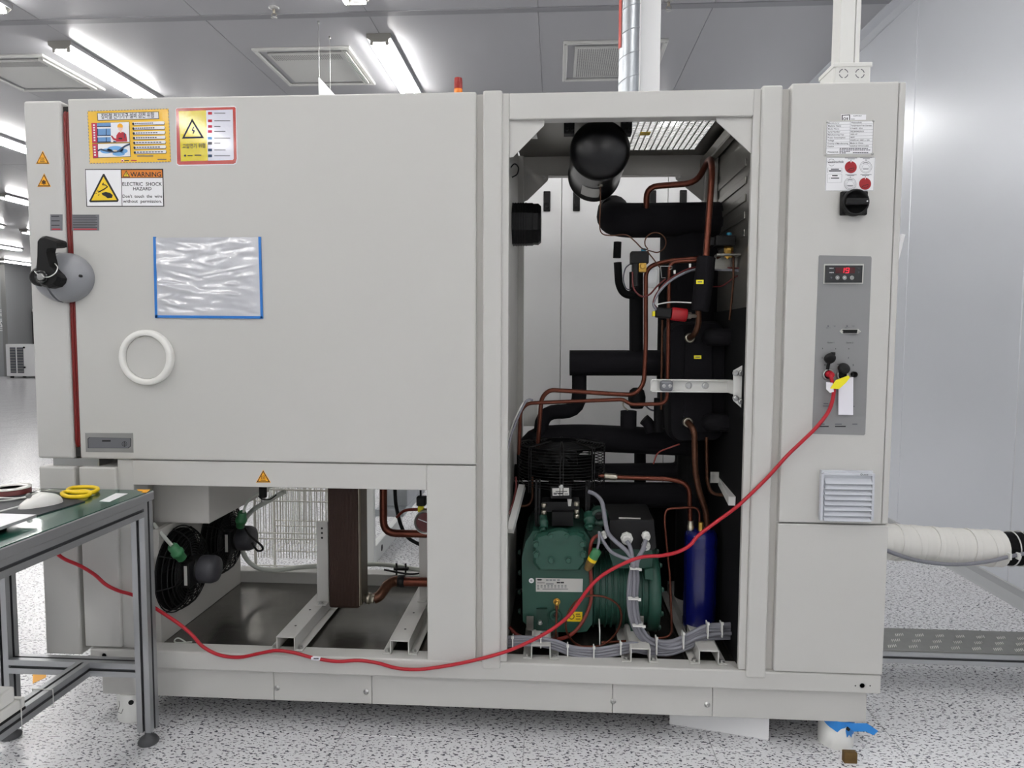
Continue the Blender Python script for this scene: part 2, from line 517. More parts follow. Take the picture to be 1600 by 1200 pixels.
prof = [(WX, 0.0), (WX, 0.075), (WX - 0.006, 0.07), (WX - 0.018, 0.04), (WX - 0.05, 0.008), (WX - 0.06, 0.0)]
mb.extr([(a, YF, b) for a, b in prof], (0, YB - YF, 0))
struct('baseboard_right', mb, ['wall_far'])
mb = MB()
prof = [(WX, CEIL), (WX, CEIL - 0.08), (WX - 0.008, CEIL - 0.075), (WX - 0.03, CEIL - 0.035), (WX - 0.075, CEIL - 0.008), (WX - 0.08, CEIL)]
mb.extr([(a, YF, b) for a, b in prof], (0, YB - YF, 0))
struct('trim_1', mb, ['wall_metal'])
mb = MB(); mb.box(WL, WX, YB, YB + 0.1, 0, CEIL); wall_b = struct('wall_back', mb, ['wall_metal'])
for k in range(6):
    mb = MB(); mb.box(-20 + k * 1.5 + 0.01, -18.5 + k * 1.5 - 0.01, YB - 0.03, YB, 1.9, CEIL - 0.05, 0.004, seg=1); finish('wall_panel', mb, ['white_panel'], wall_b)
    mb = MB(); mb.box(-20 + k * 1.5 + 0.01, -18.5 + k * 1.5 - 0.01, YB - 0.03, YB, 0.02, 1.87, 0.004, seg=1); finish('wall_panel', mb, ['white_panel'], wall_b)
mb = MB(); mb.box(WL - 0.1, WL, YF, YB, 0, CEIL); struct('wall_left', mb, ['wall_metal'])
mb = MB(); mb.box(WL, WX, YF - 0.1, YF, 0, CEIL); struct('wall_front', mb, ['wall_metal'])
# grey partition standing at the far end
xp = PX
a = P(11, 500, 19.0).x; part_w_x = a
mb = MB(); mb.box(WL, a, 19.0, YB - 0.03, 0, CEIL - 0.001)
part_w = struct('wall_partition', mb, ['wall_far'])
mb = MB(); mb.box(a - 0.16, a + 0.004, 18.985, 19.0, 0, CEIL - 0.01, 0.004, seg=1); finish('corner_strip', mb, ['plate_grey'], part_w)
pr = Print(0, 370, 5.0, 19.0)
for yy in (568, 600, 640): pr.rect(-6, yy, 26, yy + 8, 'print_white'); pr.rect(-6, yy + 14, 22, yy + 20, 'print_white'); pr.rect(18, yy, 26, yy + 26, 'print_white')
pr.rect(-6, 652, 28, 706, 'print_white', 2); pr.path([(2, 700), (12, 665), (22, 700)], 3, 'ink_soft', 3); pr.rect(-6, 714, 28, 720, 'print_white'); pr.rect(-6, 728, 28, 736, 'print_white')
pr.build('notice_print', part_w)

# ------------------------------------------------------------------ ceiling tube lights
def make_fixture():
    r = thing('tube_light', (0, 0, CEIL), 'x', 'ceiling light')
    z = CEIL
    mb = MB()                                             # channel with splayed reflector wings
    prof = [(-0.09, z), (0.09, z), (0.093, z - 0.034), (0.089, z - 0.035), (0.084, z - 0.02), (0.034, z - 0.03), (0.022, z - 0.05), (-0.022, z - 0.05), (-0.034, z - 0.03), (-0.084, z - 0.02), (-0.089, z - 0.035), (-0.093, z - 0.034)]
    mb.extr([(a, 0.0, b) for a, b in prof], (0, 1.22, 0)); mb.f = mb.f[2:]; mb.m = mb.m[2:]; mb.sm = mb.sm[2:]
    finish('housing', mb, ['fixture'], r)
    for e in (0, 1):
        mb = MB(); y = -0.004 if e == 0 else 1.22
        mb.extr([(-0.093, y, z), (0.093, y, z), (0.093, y, z - 0.03), (0.05, y, z - 0.062), (-0.05, y, z - 0.062), (-0.093, y, z - 0.03)], (0, 0.004, 0))
        finish('end_plate', mb, ['fixture_end'], r)
    for sx in (-1, 1):
        mb = MB(); mb.lathe([(0.016, 0), (0.016, 1.16)], (sx * 0.058, 0.03, z - 0.062), (0, 1, 0), 8)
        t = finish('tube', mb, ['tube_glow'], r)
        mb = MB()
        for yy in (0.012, 1.186):
            mb.cyl((sx * 0.058, yy, z - 0.062), (sx * 0.058, yy + 0.022, z - 0.062), 0.0142, 10)
            mb.box(sx * 0.058 - 0.011, sx * 0.058 + 0.011, yy - 0.004, yy + 0.014, z - 0.078, z - 0.02, 0.004, 1)
        finish('socket', mb, ['tube_cap', 'fixture_end'], t)
    return r
fx0 = make_fixture(); first = True
ROWS = [1.16, -1.345, -3.85, -6.36, -8.87, -11.38, -13.89, -16.4, -18.9]
ORD = ['first', 'second', 'third', 'fourth', 'fifth', 'sixth', 'seventh', 'eighth', 'ninth', 'tenth', 'eleventh', 'twelfth']
spots = []
for xr in ROWS:
    for k in range(-8, 10):
        yy = 3.13 + 1.8 * k
        if xr > 0 and 0.5 < yy < 4.8: continue
        q = [proj((xr, yy + t, CEIL)) for t in (0, 1.22)] if yy > -1.5 else None
        near = (yy < 5.2 and xr > -7) or (xr > 0 and yy < 9)
        strip = q is not None and yy > 4.5 and any(-75 < a[0] < 58 for a in q)
        if near or strip: spots.append((yy, xr, strip and not near or (strip and xr < -6)))
spots.sort(); nth = 0
for yy, xr, strip in spots:
    o = fx0 if first else copy_tree(fx0); first = False
    if 'group' in o: del o['group']
    o.location = (xr, yy, CEIL)
    if 2.9 < yy < 4 and xr == -1.345: lab = 'twin tube ceiling light right of the hanging sign, above the chamber'
    elif 2.9 < yy < 4 and xr == -3.85: lab = 'twin tube ceiling light at upper left beside a square diffuser, above the chamber'
    elif 1 < yy < 2 and xr == -1.345: lab = 'lit ends of a tube light cut off by the top edge, left of centre'
    elif 1 < yy < 2 and xr == -3.85: lab = 'lit end of a tube light cut off in the upper left corner'
    elif strip: lab = 'far tube light left of the chamber door, %s counting from the nearest' % ORD[nth]; nth += 1; o['group'] = 'far tube lights'
    else: lab = 'unseen twin tube ceiling light, placed for the light it gives'; o['group'] = 'tube lights out of view'  # unseen fixtures, mostly behind the camera, added to brighten the machine front
    o['label'] = lab; o['category'] = 'ceiling light'

# ------------------------------------------------------------------ ceiling diffusers
def diffuser(x0, y0, w, lab, louvre):
    r = thing('ceiling_diffuser', (x0 + w / 2, y0 + w / 2, CEIL), lab, 'air vent')
    z = CEIL
    mb = MB(); t = 0.035
    mb.box(x0, x0 + w, y0, y0 + t, z - 0.02, z, 0.004, seg=1); mb.box(x0, x0 + w, y0 + w - t, y0 + w, z - 0.02, z, 0.004, seg=1)
    mb.box(x0, x0 + t, y0 + t, y0 + w - t, z - 0.02, z, 0.004, seg=1); mb.box(x0 + w - t, x0 + w, y0 + t, y0 + w - t, z - 0.02, z, 0.004, seg=1)
    finish('frame', mb, ['vent_paint'], r)
    mb = MB(); a, b = x0 + 0.09, x0 + w - 0.09
    mb.box(a, b, y0 + 0.09, y0 + w - 0.09, z - 0.018, z - 0.002, 0.003, 0, 1)
    face = finish('face_plate', mb, ['vent_paint'], r)
    mb = MB(); n = 34                                              # rows of small round perforations
    for i in range(n):
        for j in range(n if not louvre else 6):
            cx = a + 0.03 + (b - a - 0.06) * i / (n - 1)
            cy = y0 + 0.12 + (w - 0.24) * j / (n - 1) + (0.004 if i % 2 else 0)
            q = [(cx + 0.0062 * math.cos(PI / 3 * k), cy + 0.0062 * math.sin(PI / 3 * k), z - 0.0185) for k in range(6)]
            mb.add(q, [tuple(reversed(range(6)))])
    h = finish('perforation', mb, ['vent_inner'], face); h['kind'] = 'stuff'
    if louvre:
        for k in range(4):
            mb = MB(); xx = x0 + w - 0.085 + k * 0.0125
            mb.box(xx, xx + 0.006, y0 + 0.06, y0 + w - 0.06, z - 0.03, z - 0.004); finish('louvre_slat', mb, ['vent_paint'], r)
    else:
        for (xx, yy) in ((x0 + 0.018, y0 + 0.018), (x0 + w - 0.018, y0 + 0.018), (x0 + 0.018, y0 + w - 0.018), (x0 + w - 0.018, y0 + w - 0.018)):
            mb = MB(); mb.cyl((xx, yy, z - 0.02), (xx, yy, z - 0.024), 0.008, 8); finish('screw', mb, ['steel'], r)
diffuser(-2.42, 3.33, 0.79, 'square perforated ceiling diffuser between the two nearer tube lights', True)
diffuser(-4.95, 3.35, 0.79, 'square ceiling diffuser at the left edge beside a tube light', True)
diffuser(0.04, 3.33, 0.80, 'square screwed ceiling filter grille behind the round metal duct', False)

# ------------------------------------------------------------------ sprinkler heads
def sprinkler(px, py, lab):
    c = PZ(px, py, CEIL); r = thing('sprinkler_head', (c.x, c.y, CEIL), lab, 'sprinkler', 'sprinkler heads'); z = CEIL
    mb = MB(); mb.lathe([(0.036, 0), (0.036, 0.004), (0.02, 0.012), (0.012, 0.014)], (c.x, c.y, z), (0, 0, -1), 20); finish('rosette', mb, ['steel'], r)
    mb = MB(); mb.cyl((c.x, c.y, z - 0.012), (c.x, c.y, z - 0.04), 0.010, 10)
    for s in (-1, 1): mb.tube(catmull([(c.x + s * 0.008, c.y, z - 0.036), (c.x + s * 0.017, c.y, z - 0.05), (c.x + s * 0.004, c.y, z - 0.066)], 4), 0.0025, 6)
    finish('body', mb, ['nickel'], r)
    mb = MB(); mb.lathe([(0.02, 0), (0.021, 0.002), (0.006, 0.004)], (c.x, c.y, z - 0.066), (0, 0, -1), 16); finish('deflector', mb, ['steel'], r)
sprinkler(428, 12, 'small metal sprinkler head on the ceiling, left of centre'); sprinkler(1045, 0, 'small metal sprinkler head at the top edge, right of the metal duct')

# ------------------------------------------------------------------ hanging sign board
x = -1.73; q0 = PX(498, 121, x); q1 = PX(523, 147, x)
r = thing('hanging_sign', (x, (q0.y + q1.y) / 2, q0.z - 0.3), 'white sign board hanging edge-on from two thin wires behind the chamber', 'sign')
mb = MB(); mb.box(x - 0.004, x + 0.004, q0.y, q1.y + 0.25, q0.z - 0.3, q0.z, 0.001, seg=1); finish('board', mb, ['white_panel'], r)
for (px, py, yo) in ((500, 38, 0.01), (522, 64, 0.26)):
    c = PZ(px, py, CEIL); yy = q0.y + yo
    mb = MB(); mb.tube([(x, yy, CEIL - 0.002), (x, yy, q0.z - 0.01)], 0.0022, 6); mb.cyl((x, yy, CEIL), (x, yy, CEIL - 0.02), 0.008, 8); finish('suspension_wire', mb, ['steel'], r)

# ------------------------------------------------------------------ white cabinet standing behind the machine
YR = 1.20
xs = P(878, 280, YR).x
r = thing('white_cabinet', (xs + 0.1, YR + 0.35, 0), 'white panelled cabinet with black recessed latches, seen through the open machine', 'cabinet')
mb = MB(); mb.box(xs - 0.52, xs + 1.0, YR + 0.016, YR + 0.62, 0.08, 2.30, 0.004); finish('body', mb, ['white_panel'], r)
mb = MB(); mb.box(xs - 0.50, xs + 0.98, YR + 0.05, YR + 0.58, 0.0, 0.08); finish('plinth', mb, ['black'], r)
for k in (-1, 0, 1):
    x0 = xs + k * 0.5005
    mb = MB(); mb.box(x0 + 0.0015, x0 + 0.499, YR, YR + 0.016, 0.10, 2.28, 0.003); d = finish('door_panel', mb, ['white_panel'], r)
    for hx in ([x0 + 0.07, x0 + 0.428] if k != -1 else [x0 + 0.43]):
        mb = MB(); z1 = 2.0; mb.box(hx - 0.0165, hx + 0.0165, YR - 0.007, YR + 0.001, z1 - 0.095, z1, 0.005)
        mb.box(hx - 0.011, hx + 0.011, YR - 0.010, YR - 0.006, z1 - 0.06, z1 - 0.012, 0.002)
        mb.lathe([(0.008, 0), (0.008, 0.005), (0.003, 0.005)], (hx, YR - 0.006, z1 - 0.075), (0, -1, 0), 14)
        finish('latch', mb, ['black'], d)

# ------------------------------------------------------------------ spiral duct and square riser behind the machine
ya = 1.50; m_ = M_PER(ya); cx = P(983, 70, ya).x; r0 = 15.2 * m_
r = thing('spiral_duct', (cx, ya, 2.30), 'round galvanised spiral duct with red tape, rising behind the machine', 'duct')
mb = MB(); pf = []; h = 0.0
mb.lathe([(r0, 0), (r0, CEIL - 2.30)], (cx, ya, 2.30), (0, 0, 1), 32); finish('pipe', mb, ['galvanized'], r)
mb = MB(); tn = 11
pts = [(cx + (r0 + 0.0006) * math.cos(a), ya + (r0 + 0.0006) * math.sin(a), 2.30 + (CEIL - 2.31) * a / (2 * PI * tn)) for a in [2 * PI * tn * k / (tn * 30) for k in range(tn * 30 + 1)]]
mb.tube(pts, 0.0024, 5); finish('spiral_seam', mb, ['galvanized'], r)
mb = MB(); za, zb = P(968, 78, ya).z, CEIL - 0.05
for k in range(6):
    a0 = PI * (1.0 + 0.035 * k) ; a1 = PI * (1.0 + 0.035 * (k + 1))
    mb.add([(cx + (r0 + 0.003) * math.cos(t), ya + (r0 + 0.003) * math.sin(t), z) for t, z in ((a0, za), (a1, za), (a1, zb), (a0, zb))], [(0, 1, 2, 3)])
finish('tape', mb, ['tape_red'], r)
x0, x1 = P(1001, 70, 1.55).x, P(1032, 70, 1.55).x
r = thing('square_riser', ((x0 + x1) / 2, 1.6, 2.30), 'white square riser duct standing beside the round metal duct', 'duct')
mb = MB(); mb.box(x0, x1, 1.55, 1.68, 2.30, CEIL, 0.003); finish('casing', mb, ['white_panel'], r)
mb = MB(); mb.box(x0 - 0.012, x1 + 0.012, 1.538, 1.692, 2.30, 2.315, 0.002); finish('flange', mb, ['white_panel'], r)

# ------------------------------------------------------------------ trunking and its box on the control cabinet
yt = 0.20; b0, b1 = P(1303, 115, yt).x, P(1361, 115, yt).x; zt = 2.056; zb = P(1330, 99, yt).z
r = thing('junction_box', ((b0 + b1) / 2, yt + 0.06, zt), 'white plastic junction box with round knockouts on top of the control cabinet', 'junction box')
mb = MB(); mb.box(b0, b1, yt, yt + 0.125, zt, zb, 0.006); finish('body', mb, ['pvc_white'], r)
mb = MB(); mb.box(b0 - 0.003, b1 + 0.003, yt - 0.003, yt + 0.128, zb - 0.012, zb + 0.003, 0.003); finish('lid', mb, ['pvc_white'], r)
for px in (1318, 1343.5):
    c = P(px, 115, yt); pr = Print(px, 115, 1, yt)
    for k in range(4): pr.ring(0, 0, 7.4, 1.3, 'ink_soft', 1, 5, PI / 2 * k + 0.2, PI / 2 * k + 1.37)
    pr.build('knockout', r)
for yy in (yt + 0.035, yt + 0.09):
    mb = MB(); 
    for k in range(4):
        for j in range(4):
            a, b = PI / 2 * k + 0.2 + 0.29 * j, PI / 2 * k + 0.2 + 0.29 * (j + 1); zc = (zt + zb) / 2
            mb.add([(b0 - 0.0006, yy + q * math.cos(t), zc + q * math.sin(t)) for q, t in ((0.016, a), (0.016, b), (0.0135, b), (0.0135, a))], [(0, 1, 2, 3)])
    finish('knockout', mb, ['ink_soft'], r)
t0, t1 = P(1311, 50, yt + 0.04).x, P(1340, 50, yt + 0.04).x
r = thing('cable_trunking', ((t0 + t1) / 2, yt + 0.07, zb), 'white plastic cable trunking running up from the junction box', 'cable trunking')
mb = MB(); mb.box(t0, t1 - 0.012, yt + 0.03, yt + 0.10, zb + 0.003, CEIL, 0.002); finish('channel', mb, ['pvc_white'], r)
mb = MB(); mb.box(t1 - 0.011, t1 + 0.004, yt + 0.027, yt + 0.103, zb + 0.003, CEIL, 0.002); finish('cover', mb, ['pvc_white'], r)

# ================================================================== THE TEST CHAMBER
YBK = 0.74
ch = thing('climate_test_chamber', (-0.30, 0.37, 0.0), 'large off-white climate test chamber with its machine bay opened, filling the picture', 'test chamber')
def bolt(p, axis, r=0.006, h=0.005, parent=ch, m='steel', name='bolt'):
    mb = MB(); mb.hexbolt(p, axis, r, h); return finish(name, mb, [m], parent)
def pan_screw(p, r=0.0085, parent=ch):
    mb = MB(); mb.lathe([(r * 1.5, 0), (r * 1.5, 0.001), (r, 0.0012), (r * 0.95, 0.004), (r * 0.5, 0.0055), (r * 0.4, 0.003)], p, (0, -1, 0), 14)
    return finish('screw', mb, ['steel'], parent)

# ---- insulated chamber box
mb = MB(); mb.box(-1.55, -0.2475, 0.0, YBK, 0.900, 2.051, 0.006); body = finish('chamber_body', mb, ['paint'], ch)
# ---- front-side door slab at the end, with seal and latch
mb = MB(); mb.box(-1.6975, -1.573, 0.0, YBK, 0.899, 2.047, 0.009, seg=3); door = finish('door', mb, ['paint_door'], ch)
mb = MB()
mb.box(-1.573, -1.551, 0.012, YBK - 0.01, 0.905, 2.03)
finish('door_gap', mb, ['dark_gap'], ch)
for xx, yy in ((-1.5655, 0.010), (-1.5565, 0.012)):
    mb = MB()
    mb.tube(fillet([(xx, 0.3, 2.022), (xx, yy, 2.022), (xx, yy, 0.93), (xx, 0.3, 0.93)], 0.03), 0.0062, 8)
    finish('door_seal', mb, ['red_seal'], ch, 'dark red rubber door seal')
# latch dome in two halves
cc = P(103, 434, 0.0); sx = P(104.5, 434, 0).x
def dome(lo, hi, name, parent, dy):
    mb = MB(); vs = []; fs = []; nu, nv = 40, 10
    for j in range(nv + 1):
        t = PI / 2 * j / nv
        for i in range(nu):
            u = 2 * PI * i / nu
            x = cc.x + 0.0975 * math.cos(u) * math.cos(t); z = cc.z + 0.080 * math.sin(u) * math.cos(t)
            bow = -0.017 * (1 - ((z - cc.z) / 0.08) ** 2)
            x = min(max(x, lo + (bow if lo > -5 else 0)), hi + (bow if hi < 5 else 0))
            vs.append((x - (0.006 if hi < 5 else 0) * 0, -0.058 * math.sin(t) ** 0.8 - dy, z))
    for j in range(nv):
        for i in range(nu): fs.append((j * nu + i, j * nu + (i + 1) % nu, (j + 1) * nu + (i + 1) % nu, (j + 1) * nu + i))
    mb.add(vs, fs, 0, True); return finish(name, mb, ['handle_grey'], parent)
d1 = dome(-9, sx - 0.014, 'latch_dome', door, 0.0); d2 = dome(sx - 0.007, 9, 'strike_dome', ch, 0.0)
mb = MB(); vs = []; n = 16
for side in (0, 1):
    for k in range(n + 1):
        z = cc.z - 0.078 + 0.156 * k / n; bow = -0.017 * (1 - ((z - cc.z) / 0.08) ** 2)
        dep = 0.056 * math.sqrt(max(0, 1 - ((z - cc.z) / 0.082) ** 2))
        vs.append((sx - 0.018 + bow + side * 0.014, -dep, z))
for side in (0, 1):
    for k in range(n + 1):
        z = cc.z - 0.078 + 0.156 * k / n; bow = -0.017 * (1 - ((z - cc.z) / 0.08) ** 2)
        vs.append((sx - 0.018 + bow + side * 0.014, 0.0, z))
A = n + 1
mb.add(vs, [(k, A + k, A + k + 1, k + 1) for k in range(n)] + [(k, k + 1, 2 * A + k + 1, 2 * A + k) for k in range(n)] + [(A + k, 3 * A + k, 3 * A + k + 1, A + k + 1) for k in range(n)], 0, True)
finish('dome_edge', mb, ['plate_dark'], d1)
q = P(139.5, 433, 0); mb = MB(); mb.cyl((q.x, -0.036, q.z), (q.x, -0.045, q.z), 0.0045, 10); finish('screw_hole', mb, ['black'], d2)
mb = MB()
lev = [(57, 374), (61, 368.5), (67, 367.5), (88, 374), (90.5, 377), (90.5, 383.5), (86, 385), (73.5, 386), (72, 392), (74, 402), (78, 418), (88, 428), (91, 434), (89, 441), (83, 447), (72, 450), (62, 447), (55, 441), (52.5, 434), (55, 420), (56.5, 400)]
mb.prism_px(lev, -0.092, -0.052, 0, 0.10); lever = finish('lever', mb, ['black'], door, 'black door lever')
mb = MB(); q = P(66, 433, -0.09)
mb.lathe([(0.021, 0), (0.021, 0.006), (0.017, 0.008), (0.013, 0.004)], (q.x, -0.09, q.z), (0, -1, 0), 20); finish('lock_ring', mb, ['black_gloss'], lever)
mb = MB(); mb.lathe([(0.0115, 0), (0.0115, 0.006), (0.009, 0.008)], (q.x, -0.092, q.z), (0, -1, 0), 16); mb.box(q.x - 0.0015, q.x + 0.0015, -0.1008, -0.099, q.z - 0.005, q.z + 0.005); finish('lock_cylinder', mb, ['steel'], lever)
mb = MB(); mb.tube(catmull([P(54, 424, -0.095), P(62, 431, -0.098), P(75, 433, -0.098), P(86, 427, -0.096), P(90, 418, -0.09), P(86, 412, -0.07)], 6), 0.0016, 6); finish('wire_loop', mb, ['tie_white'], lever)
mb = MB(); q = P(92, 434, 0); mb.lathe([(0.03, 0), (0.028, 0.03), (0.022, 0.034)], (P(70, 434, -0.03).x, -0.03, P(70, 434, -0.03).z), (0, -1, 0), 24); finish('lever_boss', mb, ['black'], lever)
# round port ring
q = P(231.5, 558.5, 0); mb = MB()
rr = 44.5 * M_PER(0)
mb.lathe([(rr, 0.0), (rr, 0.013), (rr * 0.985, 0.018), (rr * 0.96, 0.0205), (rr * 0.83, 0.021), (rr * 0.80, 0.019), (rr * 0.785, 0.012), (rr * 0.78, 0.0)], (q.x, 0.0, q.z), (0, -1, 0), 56)
port = finish('port_ring', mb, ['white_plastic'], ch, 'round white port cover ring')
mb = MB(); mb.lathe([(rr * 0.785, 0), (rr * 0.785, 0.008), (rr * 0.76, 0.0095)], (q.x, 0, q.z), (0, -1, 0), 48); finish('port_plug', mb, ['paint'], port)
# maker's badge low on the chamber
pr = Print(0, 640, 4, 0.0)
pr.slab([(533, 146), (832, 146), (835, 268), (538, 264)], 'plate_grey', 0.0012); pr.lift = 0.0013
pr.poly([(550, 182), (560, 172), (818, 178), (822, 186), (820, 228), (806, 241), (552, 240)], 'plate_dark', 1)
pr.frame([(550, 182), (560, 172), (818, 178), (822, 186), (820, 228), (806, 241), (552, 240)], 3, 'ink', 2)
pr.rect(640, 190, 694, 200, 'ink', 2); pr.ring(780, 214, 16, 2.5, 'ink', 2); pr.ring(780, 214, 9, 2, 'ink', 2); pr.line((780, 196), (780, 232), 3, 'ink', 2)
pr.build('badge', ch, 'dark grey framed badge low on the chamber wall')

# ---- warning prints
def triangle(pr, a, b, c, t, fill, edge, layer=1):
    pr.poly([a, b, c], edge, layer)
    gx, gy = (a[0] + b[0] + c[0]) / 3, (a[1] + b[1] + c[1]) / 3
    pr.poly([(gx + (p[0] - gx) * (1 - t), gy + (p[1] - gy) * (1 - t)) for p in (a, b, c)], fill, layer + 1)
def hot(pr, cx, cy, k):
    for d in (-9, 0, 9):
        pr.path([(cx + (d - 2) * k, cy + 6 * k), (cx + (d + 2) * k, cy - 1 * k), (cx + (d - 2) * k, cy - 8 * k), (cx + (d + 2) * k, cy - 15 * k)], 2.6 * k, 'ink', 5)
    pr.line((cx - 15 * k, cy + 12 * k), (cx + 15 * k, cy + 12 * k), 3 * k, 'ink', 5)
for nm, cx, cy, hotty, yo in (('hot', 214, 800, True, 0), ('cold', 221, 914, False, 0)):
    pr = Print(0, 0, 3.2, 0.0)
    pr.slab([(cx - 34, cy + 20), (cx, cy - 47), (cx + 34, cy + 20)], 'amber', 0.0004)
    triangle(pr, (cx - 31, cy + 18), (cx, cy - 42), (cx + 31, cy + 18), 0.18, 'amber', 'ink')
    if hotty: hot(pr, cx, cy, 0.8)
    else:
        for a in range(3):
            dx, dy = 13 * math.cos(a * PI / 3 + PI / 2), 13 * math.sin(a * PI / 3 + PI / 2)
            pr.line((cx - dx, cy - 2 - dy), (cx + dx, cy - 2 + dy), 3, 'ink', 5)
        pr.ring(cx, cy - 2, 9, 2.5, 'ink', 5)
    pr.build('warning_sticker', door, 'small amber triangle sticker, hot surface' if hotty else 'small amber triangle sticker with snowflake')
pr = Print(370, 740, 5, -0.0)
def small_note(x0, y0, x1, y1, lines, parent):
    pr = Print(0, 0, 3.2, 0.0); pr.slab([(x0, y0), (x1, y0), (x1, y1), (x0, y1)], 'plate_dark', 0.0005)
    n = lines; h = (y1 - y0 - 14) / n
    for k in range(n):
        w = (x1 - x0) * (0.9 if k % 3 else 0.84)
        if lines <= 3: pr.rect(x0 + 6, y0 + 8 + k * h, x0 + 6 + w * 0.75, y0 + 12 + k * h, 'ink', 1)
        else: pr.rect(x0 + 5, y0 + 6 + k * h, x0 + 5 + w, y0 + 8.4 + k * h, 'ink', 1)
    pr.rect(x0 + 8, y1 - 10, x1 - 10, y1 - 4, 'ink_red', 1)
    pr.build('notice_plate', parent, 'small grey printed notice plate')
small_note(252, 1072, 313, 1153, 3, door); small_note(361, 1073, 496, 1153, 8, ch)

# yellow rainy-season electric hazard poster
S = 1600 / 140.0
pr = Print(130, 160, S, 0.0)
pr.slab([(78, 160), (1525, 112), (1570, 1062), (118, 1095)], 'poster_yellow', 0.0006)
for k in range(27):                                              # dashed border
    t = (k + 0.25) / 27; u = (k + 0.7) / 27
    for (a, b) in (((82, 158), (1520, 116)), ((122, 1090), (1560, 1062))):
        pr.line((a[0] + (b[0] - a[0]) * t, a[1] + (b[1] - a[1]) * t), (a[0] + (b[0] - a[0]) * u, a[1] + (b[1] - a[1]) * u), 12, 'ink_soft', 1)
for k in range(16):
    t = (k + 0.25) / 16; u = (k + 0.7) / 16
    for (a, b) in (((84, 165), (122, 1085)), ((1524, 120), (1560, 1055))):
        pr.line((a[0] + (b[0] - a[0]) * t, a[1] + (b[1] - a[1]) * t), (a[0] + (b[0] - a[0]) * u, a[1] + (b[1] - a[1]) * u), 10, 'ink_soft', 1)
pr.poly([(250, 192), (1350, 164), (1362, 298), (260, 330)], 'ink', 1); pr.poly([(262, 200), (1342, 174), (1350, 288), (270, 318)], 'print_white', 2)
pr.text('장마철 전기기구·설비 감전 위험', 326, 292, 1268, 78, 'ink', 4, 268)
pr.poly([(148, 370), (828, 348), (842, 712), (165, 730)], 'ink', 1); pr.poly([(252, 372), (820, 354), (832, 706), (262, 720)], 'print_white', 2)
pr.poly([(150, 372), (245, 368), (258, 722), (168, 726)], 'print_rose', 2)
for k in range(7): pr.rect(182 + k * 2, 395 + k * 45, 214 + k * 2, 422 + k * 45, 'print_white', 4)
for (y0, y1) in ((368, 440), (468, 600), (622, 716)):
    pr.poly([(255, y0 + 4), (495, y0), (500, y1), (258, y1 + 4)], 'print_blue', 3)
    pr.poly([(255, y1 - 14), (500, y1 - 18), (500, y1), (258, y1 + 2)], 'print_navy', 4)
    if y1 > 500: pr.poly([(255, y0 + 4), (270, y0 + 4), (274, y1), (258, y1)], 'print_navy', 4); pr.rect(412, y0 + 4, 426, y1 - 4, 'print_navy', 4)
pr.poly([(590, 706), (600, 590), (640, 535), (670, 525), (730, 535), (775, 570), (795, 700)], 'ink_red', 4)       # worker in red overalls
pr.circ(672, 470, 40, 'print_skin', 4); pr.poly([(615, 450), (620, 405), (655, 380), (690, 385), (715, 415), (712, 455), (640, 452)], 'amber', 5)
pr.poly([(655, 505), (690, 500), (692, 545), (665, 548)], 'print_skin', 5)
pr.poly([(500, 600), (522, 592), (560, 640), (640, 660), (630, 700), (545, 672)], 'ink_red', 5); pr.rect(640, 636, 706, 662, 'ink', 6); pr.poly([(548, 690), (600, 700), (600, 718), (545, 718)], 'print_navy', 6)
pr.rect(735, 545, 750, 640, 'print_navy', 6)
pr.poly([(165, 740), (840, 722), (855, 972), (180, 1000)], 'ink', 1); pr.poly([(266, 744), (832, 730), (846, 964), (274, 984)], 'print_white', 2)
pr.poly([(168, 745), (258, 742), (268, 988), (185, 995)], 'print_rose', 2)
for k in range(4): pr.rect(192 + k * 3, 785 + k * 48, 226 + k * 3, 812 + k * 48, 'print_white', 4)
pr.circ(580, 840, 150, 'print_sky', 3, 28, 60); pr.circ(640, 920, 110, 'print_sky', 3, 24, 38); pr.circ(420, 870, 110, 'print_sky', 3, 24, 44); pr.circ(730, 870, 70, 'print_sky', 3, 20, 40)
pr.path([(262, 868), (320, 842), (380, 858), (460, 880), (560, 888), (640, 870), (700, 820), (760, 780), (838, 748)], 30, 'print_navy', 5); pr.circ(580, 866, 38, 'nickel', 6, 16, 16)
for k in range(7):                                                # seven rounded advice bars
    y = 378 + k * 85.5; x = 885 + k * 5
    L = [330, 350, 400, 380, 460, 430, 480][k]
    pr.poly([(x, y - 20), (x + 560, y - 38), (x + 582, y - 12), (x + 566, y + 26), (x, y + 34)], 'ink', 1)
    pr.poly([(x, y - 22), (x + 560, y - 40), (x + 574, y - 14), (x + 560, y + 16), (x, y + 24)], 'print_white', 2)
    pr.circ(x + 12, y + 4, 21, 'ink', 3, 16)
    w = L / 9.0
    for j in range(9): pr.poly([(x + 45 + j * w, y - 10 - j * 0.8), (x + 45 + (j + 0.78) * w, y - 10 - j * 0.8), (x + 45 + (j + 0.78) * w, y + 10 - j * 0.8), (x + 45 + j * w, y + 10 - j * 0.8)], 'ink_soft', 3)
pr.rect(965, 950, 1255, 968, 'ink_soft', 2); pr.circ(705, 1040, 22, 'print_white', 2); pr.circ(703, 1044, 16, 'ink_red', 3); pr.rect(742, 1032, 822, 1048, 'ink', 2); pr.rect(860, 1028, 960, 1044, 'ink_red', 2)
pr.rect(1330, 1010, 1490, 1028, 'ink_soft', 2)
pr.build('hazard_poster', ch, 'yellow poster with dashed border and worker drawing')

